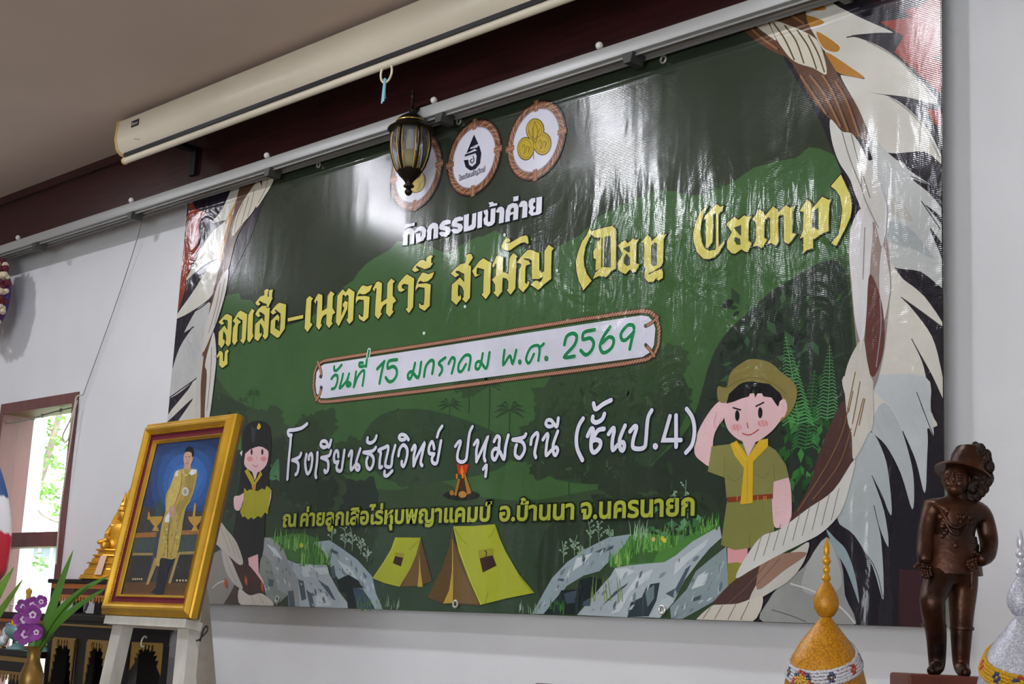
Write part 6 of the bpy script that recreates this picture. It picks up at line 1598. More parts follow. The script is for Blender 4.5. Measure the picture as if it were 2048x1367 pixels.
q|rope_border|23|c6c1b0|0|5308,2934 106,-53 130,-86 60,-71 38,-151 -77,47 -111,62 -76,93 -49,87
q|rope_border|23|c3c2bc|0|5664,2341 64,-72 60,-29 60,-96 42,-100 71,-233 -103,17 -77,184 -70,113 -40,117
s|rope_border|25|5e4c30|3.97|5328,2912 68,-101 58,-121
s|rope_border|25|5e4c30|3.93|5395,2882 67,-96 48,-126
s|rope_border|25|5e4c30|3.88|5470,2837 66,-103 47,-121
s|rope_border|25|5e4c30|3.84|5535,2795 56,-107 37,-102
s|rope_border|25|8a6240|5.09|5492,2599 74,-113 73,-112
s|rope_border|24|3c2a26|3.81|5505,2593 74,-114 72,-111
s|rope_border|25|8a6240|5.04|5547,2586 82,-115 90,-177
s|rope_border|24|3c2a26|3.77|5560,2580 82,-115 89,-177
s|rope_border|25|8a6240|4.99|5619,2569 63,-110 80,-198
s|rope_border|24|3c2a26|3.74|5632,2562 63,-109 79,-197
s|rope_border|25|8a6240|4.93|5691,2520 62,-109 69,-186
s|rope_border|24|3c2a26|3.69|5703,2514 62,-109 69,-185
s|rope_border|25|8a6240|5.41|5162,2957 80,-89 107,-94
s|rope_border|24|3c2a26|4.05|5176,2950 80,-89 107,-94
s|rope_border|25|8a6240|5.3|5327,2979 86,-40 94,-75
s|rope_border|24|3c2a26|3.96|5340,2972 86,-40 94,-75
s|rope_border|25|807a6c|2.81|5780,2242 34,-122 68,-202
s|rope_border|25|807a6c|2.84|5728,2269 44,-141 68,-165
q|rope_border|20|8d7f78|0|5774,1794 170,-28 45,-244 -10,-121 -29,-221 -48,-150 -54,5 -41,247
q|rope_border|22|c3c2c2|0|5767,2115 117,-23 60,-147 27,-112 -26,-156 -40,122 -71,84 -51,119
q|rope_border|23|c9c8c8|0|5782,1793 52,81 61,-73 -10,-177 -9,-131 -29,-246 -40,96 -21,189 -13,127
q|rope_border|23|c0bfbc|0|5949,1685 37,-163 -12,-120 -29,-75 -15,203
q|rope_border|24|5e3b36|0|5881,1559 54,-109 23,-142 -11,-128 -50,-94 -40,121 9,191
q|rope_border|24|bdbab0|0|5847,1264 22,-102 30,-149 -9,-169 -105,6 -33,193 6,86 39,84
l|rope_border|26|7d6338|2.79|5808,1116 -39,-161
l|rope_border|26|7d6338|2.77|5833,1070 -39,-186
l|rope_border|26|7d6338|2.75|5858,991 -29,-115
s|rope_border|26|8f8884|2.76|5935,1441 5,-131 -24,-178
s|rope_border|26|8f8884|2.86|5834,2083 10,-138 81,-176
l|rope_border|26|8f8884|2.84|5855,1781 -9,-240
q|rope_border|21|4a3430|0|5747,992 35,-53 16,-195 -72,-163 -239,-128 -21,17 90,125 59,159 78,166
q|rope_border|24|bdbab0|0|5746,1103 142,-12 6,-127 -15,-120 -76,-121 -11,89 -12,127 -23,69
q|rope_border|24|c2c2bc|0|5804,723 -15,-91 -53,-139 -97,-89 -110,-49 -123,-50 -146,-64 -96,-43 31,69 105,120 104,33 153,90 139,80
q|rope_border|23|b8b6ae|0|5569,360 -29,-89 -70,-76 -82,-46 -146,-62 62,112 123,93 72,38
s|rope_border|26|6e675a|1.54|5726,597 -21,-74 -18,-66
s|rope_border|26|6e675a|1.55|5675,572 -22,-73 -17,-64
s|rope_border|26|6e675a|1.56|5623,547 -21,-72 -17,-61
s|rope_border|26|6e675a|1.57|5571,522 -21,-71 -18,-59
s|rope_border|26|6e675a|1.58|5519,496 -22,-69 -17,-57
s|rope_border|26|6e675a|1.59|5466,470 -22,-68 -18,-55
s|rope_border|26|6e675a|1.6|5412,444 -21,-67 -18,-52
s|rope_border|26|6e675a|1.62|5358,417 -22,-65 -18,-50
s|rope_border|26|6e675a|1.63|5304,391 -22,-64 -18,-48
s|rope_border|26|7a5a40|2.76|5772,956 -38,-124 -88,-147 -140,-182
s|rope_border|26|7a5a40|2.74|5787,862 -62,-156 -138,-154
l|rope_border|26|7a5a40|2.73|5796,1031 -22,-92
l|rope_border|26|7a5a40|2.71|5850,993 -48,-165
q|rope_border|22|4b3733|0|5028,74 100,96 133,81 151,61 -21,-44 -106,-141 -65,-54 -100,-6
p|rope_border|24|c2bdb0|0|4932,2 5,6 25,21 30,21 25,15 18,7 16,2 16,0 19,1 19,1 21,1 23,1 27,3 36,10 45,15 39,10 22,-2 2,-22 -11,-36 -23,-37 -22,-17
q|rope_border|23|8d6f5e|0|5315,286 118,26 126,-1 -125,-78 -149,-88
l|rope_border|26|6a5a4c|1.73|5017,61 -44,-53
l|rope_border|26|6a5a4c|1.72|5086,71 -44,-63
l|rope_border|26|6a5a4c|1.7|5164,77 -43,-69
l|rope_border|26|6a5a4c|1.68|5242,91 -48,-83
s|rope_border|26|6a5a4c|1.68|5348,277 -119,-115 -110,-82
l|rope_border|26|6a5a4c|1.66|5412,290 -128,-119
p|rope_border|20|5b3f2e|0|722,2986 5,2 223,0 19,-13 15,-27 3,-32 -6,-34 -19,-39 -32,-44 -38,-45 -37,-44 -38,-39 -41,-38 -40,-40 -33,-45 -23,-54 -16,-61 -14,-61 -20,-56 -29,-47 -34,-43 -32,-42 -22,-46 -10,-53 -2,-56 3,-57 7,-55 11,-51 17,-49 16,-48 10,-49 3,-48 -2,-45 -7,-50 -11,-59 -19,-82 -25,-96 -27,-91 -21,-62 -16,-29 -13,-7 -10,12 -10,27 -11,47 -10,65 -8,78 -3,84 3,96 9,109 10,109 11,95 9,78 9,66 11,62 14,67 19,72 22,73 23,75 24,75 25,77 25,80 25,77 24,73 19,69 15,69 20,58
p|rope_border|22|c8c2b0|0|944,2986 7,2 154,0 8,-10 3,-25 -4,-27 -9,-26 -13,-23 -19,-22 -22,-22 -24,-21 -29,-26 -33,-29 -30,-21 -16,-2 3,26 17,46 19,51 12,41 -5,29 -14,25 -10,19
q|rope_border|23|c5bfae|0|917,2928 49,-99 -83,-116 -112,-65 -124,-77 21,136 100,123
q|rope_border|23|bdb9b2|0|632,2337 -5,-159 -68,-184 -77,-129 -85,-108 2,173 69,186 52,132
q|rope_border|23|bfbcb6|0|522,1888 55,-170 1,-162 -23,-281 -58,4 -21,313 -35,72 43,160
q|rope_border|23|b5b0a8|0|345,1590 65,145 -2,-205 37,-275 -62,4
s|rope_border|26|6b5b44|3.13|749,2798 -56,-102 -20,-108
s|rope_border|26|6b5b44|3.11|815,2829 -34,-92 -33,-92
s|rope_border|26|6b5b44|3.09|879,2873 -22,-94 -33,-91
s|rope_border|26|6b5b44|3.05|1038,2968 -20,-107 -78,-96
s|rope_border|26|6b5b44|3.14|545,2245 -23,-164 -69,-185
s|rope_border|26|6b5b44|3.13|602,2265 -36,-162 -47,-159
s|rope_border|26|6b5b44|3.09|508,1780 17,-193 -8,-256
q|rope_border|22|3c2a26|0|931,319 190,-34 160,-87 101,-94 -103,-40 -165,43 -101,102
q|rope_border|24|aaa49a|0|706,408 68,146 121,-62 121,-81 96,-126 -41,-24 -129,58 -82,37 -73,38
q|rope_border|24|a39d96|0|848,357 107,-50 103,-110 78,-93 -101,29 -112,82
p|rope_border|24|b0aaa0|0|1093,106 18,-1 32,-13 37,-17 36,-10 35,1 36,7 37,6 36,-2 45,-15 53,-23 36,-23 -1,-14 -367,0 -27,17 -15,34 1,34
s|rope_border|26|6f675c|1.41|815,506 81,-94 54,-68
s|rope_border|26|6f675c|1.4|897,474 67,-81 55,-74
s|rope_border|26|6f675c|1.39|971,423 64,-68 41,-61
s|rope_border|26|6f675c|1.39|911,307 68,-86 76,-73
l|rope_border|26|6f675c|1.34|1237,60 50,-52
l|rope_border|26|6f675c|1.32|1320,67 70,-58
p|rope_border|27|a04a20|0|914,178 31,-31 9,-42 -26,12 -15,24
p|rope_border|27|a04a20|0|1149,197 30,-30 8,-42 -25,12 -14,24
p|rope_border|27|a04a20|0|1339,156 28,-29 8,-41 -24,11 -14,24
p|tent_a|18|5c472a|0|3159,469 16,-68 252,-362 -314,8 -137,28 110,164 52,121
p|tent_a|19|6b5432|0|3176,387 38,-95 193,-243 -203,2 -23,174
p|tent_a|20|b0963c|0|3163,401 20,-176 14,-175 -84,-6 45,74 15,107
p|tent_a|22|9ba331|0|3164,476 166,-2 175,7 44,-78 52,-73 111,-122 121,-95 -205,-31 -206,-39 -99,130 -102,160|0.8,4d4d1c
p|tent_a|24|3a2722|0|3386,322 42,-104 107,38 -37,59 -57,-13
p|tent_a|25|8e8a2c|0|3384,337 116,12 6,-36 -61,-8 -48,-10|0.6,5a5420
s|tent_a|26|2c2018|3.2|3438,338 13,-13 -6,-20
s|tent_a|26|7a8226|2|3506,463 -17,-33 -27,-20
s|tent_a|26|7a8226|2.06|3169,469 66,-62 53,-34
s|tent_a|26|7a8226|1.91|3713,201 58,-51 48,-34
l|tent_a|26|7a8226|1.98|3460,50 15,59
s|tent_a|27|c0c648|2.04|3169,470 50,-110 103,-167 104,-147
l|tent_a|21|d5b96a|1.24|3165,401 16,-176
p|tent_b|18|5c472a|0|2888,415 33,-73 89,-172 -98,-28 -186,-8 82,160
p|tent_b|19|6b5432|0|2889,404 -6,-111 3,-151 -139,-5 82,157
p|tent_b|20|b0963c|0|2884,328 20,-103 27,-89 -46,-1 4,90
p|tent_b|22|9ba331|0|2659,420 229,-5 -29,-94 -46,-83 -87,-104 -134,19 -121,28 97,99 59,71|0.8,4d4d1c
p|tent_b|24|3a2722|0|2670,314 74,-12 -17,-51 -75,19
p|tent_b|25|8e8a2c|0|2666,329 80,-4 -4,-24 -72,11|0.6,5a5420
s|tent_b|26|7a8226|1.73|2873,404 -40,-34 -41,-21
s|tent_b|27|c0c648|1.78|2671,415 -43,-71 -60,-71 -86,-89
p|campfire_print|14|20261f|0|3366,645 -5,-7 -14,-7 -23,-5 -31,-3 -36,-2 -39,0 -40,2 -37,4 -33,6 -25,7 -16,7 -6,8 5,7 15,7 24,5 32,4 37,1 39,0 39,-3 37,-4 32,-5 24,-7 15,-7
p|campfire_print|18|b03c1e|0|3162,832 102,-10 -13,-49 -29,-16 -42,16
p|campfire_print|20|d8772a|0|3206,823 21,-42 -13,-17 -17,18
p|campfire_print|20|c97a2a|0|3160,770 15,3 4,-28 -12,-1
p|campfire_print|20|c97a2a|0|3211,768 15,3 0,-28 -12,-1
p|campfire_print|22|9a6a2c|0|3182,745 18,-4 -23,-94 -23,5|0.8,3a2614
p|campfire_print|22|9a6a2c|0|3224,774 17,-4 60,-109 -33,-11|0.8,3a2614
p|campfire_print|23|9a6a34|0|3154,666 -1,-7 -5,-5 -7,-3 -8,1 -8,3 -6,5 -2,7 1,6 5,6 7,2 8,0 8,-3 6,-6|0.8,3a2614
p|campfire_print|23|a8783a|0|3262,653 -2,-8 -7,-6 -11,-3 -13,-1 -14,1 -11,5 -8,6 -3,8 2,7 7,6 11,4 13,1 13,-2 11,-5 8,-6|0.8,3a2614
p|campfire_print|21|3f2a1c|0|3198,741 25,6 32,-90 -61,9
p|scout_boy_print|18|26302a|0|5221,343 42,-1 9,-66 -52,-47
p|scout_boy_print|20|cc9092|0|5107,339 119,-1 -1,-77 -114,4
p|scout_boy_print|20|cc9092|0|5259,342 60,-8 -48,-41
p|scout_boy_print|21|7f7d38|0|5111,267 54,5 55,-10 -4,-43 -102,-55
p|scout_boy_print|22|787a42|0|5100,561 267,5 9,-150 33,-64 -92,-22 -76,8 -89,-10 -82,25 12,97
l|scout_boy_print|23|5e5f34|1.59|5240,338 -4,61
l|scout_boy_print|23|6a6b3a|1.05|5307,550 5,-57
q|scout_boy_print|22|d3b0b2|0|5058,1048 23,-22 -9,-64 -41,-47 -23,-59 -6,-121 -59,20 -48,45 9,82 46,78 61,66
q|scout_boy_print|22|d3b0b2|0|5367,648 85,9 20,-149 -17,-65 -47,-15 -38,26
p|scout_boy_print|24|7d7c48|0|5000,827 115,5 204,-10 62,-36 56,-69 18,-58 -86,-17 -3,-69 -269,1 -14,98 -103,34
s|scout_boy_print|25|66663a|1.36|5097,684 47,-32 47,32
s|scout_boy_print|25|66663a|1.33|5263,686 48,-26 34,32
l|scout_boy_print|25|66663a|1.31|5368,720 7,-77
l|scout_boy_print|25|66663a|1.38|5080,773 2,-99
p|scout_boy_print|26|7c3822|0|5100,578 266,8 1,-22 -263,-11
p|scout_boy_print|27|b5793a|0|5158,582 6,1 0,-23 -6,0
p|scout_boy_print|27|b5793a|0|5277,578 6,1 0,-22 -5,-1
p|scout_boy_print|27|b5793a|0|5312,577 6,1 1,-22 -6,-1
p|scout_boy_print|27|b5793a|0|5324,576 6,1 0,-22 -6,0
p|scout_boy_print|26|d3b0b2|0|5182,846 84,-5 -46,-77
p|scout_boy_print|28|c8a52c|0|5113,832 38,13 69,-81 66,76 47,4 1,-36 -84,-68 1,-193 -71,-5 17,171 -56,62|0.8,8f7a1e
l|scout_boy_print|29|a8861e|1.61|5216,746 5,-193
l|scout_boy_print|29|d9bc3c|1.63|5140,829 68,-82
q|scout_boy_print|27|7b7240|0|5031,1117 52,-8 23,70 73,44 60,10 97,-26 71,-55 70,-55 18,-59 -33,-75 -72,-45 33,106 -73,55 -96,47 -97,-6 -69,-80 -53,9
q|scout_boy_print|28|d3b0b2|0|5083,1036 112,31 155,-13 73,-25 17,-55 -30,-36 -22,-29 -46,-39 -82,-38 -84,12 -75,54 -29,74
q|scout_boy_print|29|7b7240|0|5031,1117 55,-8 155,30 120,-37 71,-50 46,-42 -55,14 -73,55 -96,42 -97,-6 -69,-75 -53,9
s|scout_boy_print|30|5f5830|1.36|5086,1106 71,29 96,6 108,-39 71,-54
p|scout_boy_print|30|1b1a1c|0|5085,1029 14,46 46,31 97,16 95,-18 62,-49 24,-45 -37,-17 -36,45 -47,9 -18,37 -30,-39 -15,61 -21,-52 -48,-8 -43,-11
p|scout_boy_print|31|d3b0b2|0|5438,979 -2,-16 -5,-13 -7,-9 -9,-2 -9,4 -8,9 -5,14 -2,17 2,16 4,14 8,8 9,3 9,-4 7,-10 6,-14
s|scout_boy_print|32|b58a8c|1.06|5409,1004 15,-23 -14,-24
p|scout_boy_print|31|1b1a1c|0|5166,965 -1,-10 -3,-9 -4,-5 -5,-2 -5,3 -5,6 -3,9 -1,10 0,10 3,9 4,5 6,2 5,-3 4,-6 3,-9
p|scout_boy_print|31|1b1a1c|0|5300,969 -1,-10 -3,-8 -4,-6 -5,-1 -5,2 -4,6 -3,9 -1,10 1,10 2,9 4,5 5,2 5,-3 5,-6 3,-9
p|scout_boy_print|30|d19a9c|0|5184,907 -3,-7 -7,-5 -11,-2 -13,-1 -13,2 -11,5 -8,5 -2,7 2,6 7,5 11,3 13,1 14,-2 11,-5 7,-6
p|scout_boy_print|30|d19a9c|0|5335,916 -2,-6 -7,-5 -11,-3 -13,0 -12,2 -11,4 -8,6 -2,7 2,6 7,5 11,3 13,0 12,-2 11,-4 7,-6
l|scout_boy_print|32|b86a66|1.65|5131,923 11,-22
l|scout_boy_print|32|b86a66|1.64|5150,917 10,-23
l|scout_boy_print|32|b86a66|1.61|5279,928 10,-22
l|scout_boy_print|32|b86a66|1.61|5299,930 10,-22
l|scout_boy_print|32|b86a66|1.6|5320,929 9,-22
l|scout_boy_print|32|2a2626|3.85|5127,1006 45,-14
l|scout_boy_print|32|2a2626|3.78|5262,1003 44,15
l|scout_boy_print|32|b85a4c|3.26|5212,926 5,-23
s|scout_boy_print|32|b04a3e|2.71|5185,879 44,-10 51,22
s|scout_boy_print|32|b58a8c|1.12|5027,995 -14,-59 21,-27
l|scout_boy_print|32|b58a8c|1.12|5056,963 -17,-44
q|scout_girl_print|20|1f2123|0|987,1147 54,56 121,13 116,-41 46,-114 3,-134 5,-150 -11,-206 -4,-262 -173,-40 -149,41 -27,112 14,186 -2,88 14,117 0,178
p|scout_girl_print|21|30343a|0|1074,1189 65,-28 -8,-89 -31,2
q|scout_girl_print|22|d3b0b2|0|1043,1012 74,20 80,8 96,-32 8,-62 -25,-45 -76,-33 -82,10 -80,44 -7,49
p|scout_girl_print|24|1f2123|0|1035,1001 28,46 89,21 103,-12 49,-52 -66,28 -36,7 -17,23 -18,-25 -29,6 -51,-17
q|scout_girl_print|25|c0a020|0|1165,1198 27,-23 -19,-20 -26,11
p|scout_girl_print|25|1c1a22|0|1119,1007 0,-8 -1,-6 -3,-4 -4,-2 -5,2 -4,5 -4,6 -1,8 -1,8 2,6 3,5 4,1 5,-2 4,-5 3,-6
p|scout_girl_print|25|1c1a22|0|1244,1000 0,-7 -1,-7 -4,-4 -4,-1 -5,2 -4,4 -4,7 -2,8 0,7 2,7 3,4 4,1 5,-2 5,-4 3,-7
p|scout_girl_print|24|c98a8a|0|1133,960 -2,-6 -7,-6 -12,-3 -14,-1 -14,2 -13,5 -8,6 -4,7 2,7 7,5 11,3 14,1 15,-2 12,-5 9,-6
p|scout_girl_print|24|c98a8a|0|1290,952 -2,-6 -7,-5 -11,-4 -14,0 -14,2 -12,4 -9,6 -4,7 2,7 7,5 11,3 14,1 14,-2 12,-5 9,-6
l|scout_girl_print|26|a85a58|1.93|1176,971 -4,-13
s|scout_girl_print|26|b04a4a|2.32|1137,920 33,-15 23,12
p|scout_girl_print|25|d6d2cc|0|970,1010 29,16 -4,-42
p|scout_girl_print|24|d3b0b2|0|1127,884 72,-9 -26,-63
p|scout_girl_print|25|a8982a|0|1044,881 30,16 75,-61 22,-33 33,37 25,38 24,-28 -63,-56 -1,-50 -34,2 -16,44
p|scout_girl_print|26|b5702a|0|1159,789 23,5 7,-50 -28,1
q|scout_girl_print|26|d3b0b2|0|946,713 61,7 50,14 0,-41 -26,-64 -40,-9 -35,24
p|scout_girl_print|24|d3b0b2|0|1345,759 26,-18 2,-46 -16,-62 -12,52
p|scout_girl_print|28|989528|0|1057,771 39,-24 29,11 44,-11 49,-4 47,16 32,-11 16,27 40,-17 14,-17 -9,-68 -5,-87 -36,13 -33,-34 -43,13 -43,-21 -32,14 -33,-15 -44,23 -24,-7 -34,40 26,52
l|scout_girl_print|29|7d7a22|1.14|1198,741 13,-168
p|scout_girl_print|21|c9a0a2|0|1166,305 109,25 25,-120 61,-53 13,-77 -54,58 -127,83
p|portrait_print|2|263a63|0|110,961 642,-9 18,-430 -707,16
q|portrait_print|3|294574|0|142,936 325,12 259,-60 61,-186 -32,-144 -426,11 -180,158
q|portrait_print|4|2d5084|0|228,900 252,17 215,-79 59,-150 -75,-99 -304,1 -154,134
q|portrait_print|5|335c98|0|301,858 195,20 177,-84 29,-104 -74,-70 -225,-1 -126,103
q|portrait_print|6|3765a6|0|363,809 155,15 131,-65 1,-67 -74,-41 -159,-2 -84,71
p|portrait_print|3|3b3a3c|0|17,577 102,28 252,-37 410,-10 -2,-214 -23,-239 -623,2
p|portrait_print|5|5a4028|0|133,107 10,70 218,9 395,-4 0,-77
p|portrait_print|6|6b4d2e|0|132,125 624,-2 0,-18 -623,2
p|portrait_print|7|8a6238|0|116,453 262,4 6,-30 -270,0
p|portrait_print|7|8a6238|0|550,461 219,0 -3,-25 -212,0
p|portrait_print|6|3d4a48|0|116,423 270,0 13,-77 -278,2
p|portrait_print|6|3d4a48|0|549,432 219,1 -8,-89 -201,1
p|portrait_print|7|8a7a4e|0|137,344 277,-2 0,-14 -277,1
p|portrait_print|7|8a7a4e|0|559,345 199,3 0,-15 -193,-2
p|portrait_print|6|2f3030|0|117,326 291,-2 -7,-138 -261,-2
p|portrait_print|6|2f3030|0|567,327 192,3 -12,-141 -157,-8
p|portrait_print|8|b5a070|0|651,195 -1,-4 -5,-2 -7,2 -5,4 1,5 5,2 8,-2
p|portrait_print|8|b5a070|0|211,199 0,-4 -5,-1 -7,1 -4,4 0,5 5,1 7,-1
p|portrait_print|8|b5a070|0|679,196 0,-5 -6,-2 -7,2 -5,4 1,5 6,2 7,-2
p|portrait_print|8|b5a070|0|234,200 -1,-5 -5,-1 -7,1 -4,5 1,4 5,1 6,-1
p|portrait_print|8|b5a070|0|707,196 0,-5 -6,-2 -7,2 -4,5 0,4 6,2 7,-2
p|portrait_print|8|b5a070|0|256,200 -1,-4 -5,-2 -7,2 -4,4 1,4 5,2 6,-2
p|portrait_print|8|b5a070|0|735,196 0,-5 -6,-1 -7,1 -4,5 0,4 6,2 7,-2
p|portrait_print|8|b5a070|0|278,200 -1,-4 -5,-2 -6,2 -5,4 1,4 5,2 7,-2
p|portrait_print|8|b5a070|0|763,196 -1,-4 -5,-2 -7,2 -4,4 0,4 6,2 7,-1
p|portrait_print|8|b5a070|0|300,200 -1,-4 -5,-2 -6,2 -5,4 1,4 5,2 7,-2
p|portrait_print|8|a8843a|0|210,542 145,0 -4,-29 -30,-26 31,-26 -72,1 13,26 -53,27
p|portrait_print|8|a8843a|0|605,533 135,0 -4,-28 -28,-25 28,-25 -67,1 13,25 -49,26
p|portrait_print|9|b08a40|0|651,532 -11,58 4,22 15,-22 15,-59
p|portrait_print|8|a8843a|0|203,527 -7,46 14,-8 25,-39
p|portrait_print|6|2f4a4a|0|260,601 19,52 51,-54 19,-60 -76,2
p|portrait_print|7|39404e|0|353,531 -25,-36 16,-148 13,-168 24,-7 24,130 17,147
p|portrait_print|8|9a8450|0|371,317 47,-15 -44,-130 -27,-1
p|portrait_print|8|9a8450|0|581,323 31,22 -22,-164 -26,-1
p|portrait_print|10|22262e|0|442,324 126,0 -29,-87 5,-117 -60,-1 -71,10 41,29 -14,79
q|portrait_print|12|a3904e|0|373,786 74,15 95,-4 55,-21 10,-89 -12,-66 -29,-58 16,-131 -3,-119 -139,0 -1,-43 -40,14 -14,62 -19,155 5,67 -33,91 37,74
q|portrait_print|13|b6a25a|0|379,770 63,13 20,-113 -22,-74 -56,-28 -28,83
q|portrait_print|13|8f7c40|0|516,765 67,-3 6,-112 -39,-64 -31,-51 -52,60 62,43
p|portrait_print|14|8a7638|0|499,353 -1,-6 -7,0 -5,6 1,6 6,0
p|portrait_print|14|8a7638|0|482,389 -1,-5 -7,0 -6,6 1,5 7,0
p|portrait_print|14|7d6a34|0|594,346 -1,-6 -7,0 -5,6 1,5 6,0
p|portrait_print|14|8a7638|0|568,388 -1,-6 -7,0 -6,6 1,6 7,0
p|portrait_print|14|c4b26a|0|426,424 -1,-6 -7,0 -6,6 1,6 7,0
p|portrait_print|14|c4b26a|0|434,467 -1,-6 -6,0 -6,6 1,6 6,0
p|portrait_print|14|8a7638|0|457,436 -1,-5 -7,0 -6,6 1,5 7,0
p|portrait_print|14|c4b26a|0|569,421 -1,-5 -7,0 -6,5 1,6 7,0
p|portrait_print|14|8a7638|0|554,407 -1,-6 -7,0 -5,6 1,5 6,0
p|portrait_print|14|8a7638|0|543,467 -1,-5 -6,0 -6,6 1,5 7,0
p|portrait_print|14|c4b26a|0|454,400 -1,-5 -7,0 -5,6 0,5 7,0
p|portrait_print|14|8a7638|0|418,459 -1,-6 -7,0 -6,6 1,6 7,0
p|portrait_print|14|c4b26a|0|438,508 -1,-6 -6,0 -6,6 1,6 6,0
p|portrait_print|14|c4b26a|0|465,352 -1,-6 -6,0 -6,6 1,6 7,0
p|portrait_print|14|7d6a34|0|465,331 -1,-6 -7,0 -6,6 1,6 7,0
p|portrait_print|14|8a7638|0|514,516 -1,-6 -7,0 -5,6 0,6 7,0
p|portrait_print|14|c4b26a|0|538,464 0,-6 -7,0 -6,6 1,6 7,0
p|portrait_print|14|c4b26a|0|545,424 -1,-5 -7,0 -5,6 1,5 6,0
p|portrait_print|14|7d6a34|0|462,510 -1,-6 -7,0 -6,6 1,6 7,-1
p|portrait_print|14|7d6a34|0|502,435 -1,-5 -7,0 -5,6 0,5 7,0
p|portrait_print|14|c4b26a|0|469,379 -1,-5 -7,0 -6,5 1,6 7,0
p|portrait_print|14|c4b26a|0|398,517 -1,-6 -6,1 -6,5 1,6 6,0
p|portrait_print|14|c4b26a|0|537,465 -1,-6 -7,0 -6,6 1,5 7,0
p|portrait_print|14|8a7638|0|522,336 -1,-6 -7,0 -6,6 1,6 7,0
p|portrait_print|14|7d6a34|0|441,437 -1,-5 -7,0 -6,6 1,5 7,0
p|portrait_print|14|7d6a34|0|471,412 -1,-6 -6,0 -6,6 1,6 7,0
s|portrait_print|15|7a683a|2.01|445,775 25,-76 -23,-103
s|portrait_print|15|7a683a|2|503,780 4,-90 -19,-81
s|portrait_print|15|7a683a|1.99|452,566 3,-133 1,-109
s|portrait_print|15|7a683a|1.96|526,549 2,-131 4,-102
p|portrait_print|16|b9b4a8|0|560,670 1,-13 -9,-9 -16,-2 -19,4 -17,9 -10,13 0,13 9,9 16,3 19,-4 16,-10
p|portrait_print|17|8f8c86|0|544,670 0,-7 -8,-5 -11,1 -12,5 -6,8 0,8 7,4 12,0 11,-5
p|portrait_print|16|c9ccd0|0|383,763 2,26 24,7 4,-35
p|portrait_print|16|c9ccd0|0|519,772 18,21 54,-4 -1,-20 -39,-10
q|portrait_print|16|a98a78|0|406,586 32,14 28,-20 6,-44 -41,1
p|portrait_print|15|c9ccd2|0|386,538 28,29 30,-60 -54,1
l|portrait_print|17|4a4030|1.97|431,537 24,-104 121,-313
p|portrait_print|16|b08e7c|0|454,843 57,-3 18,-42 -29,-10 -48,17
q|portrait_print|18|b5927e|0|436,893 68,-4 23,-35 -12,-39 -31,-6 -32,19 -22,35
q|portrait_print|19|1d1c20|0|432,889 2,24 30,9 41,-14 18,-39 -10,-7 -16,25 -49,9
l|portrait_print|20|4a3a34|1.53|444,867 16,1
l|portrait_print|20|4a3a34|1.52|476,866 20,-1
l|portrait_print|20|9a7262|1.52|467,861 2,-15
l|portrait_print|20|8a5a50|1.52|467,831 27,-2
s|portrait_print|17|c9b878|2.52|449,798 29,-32 31,-1 14,31
"""
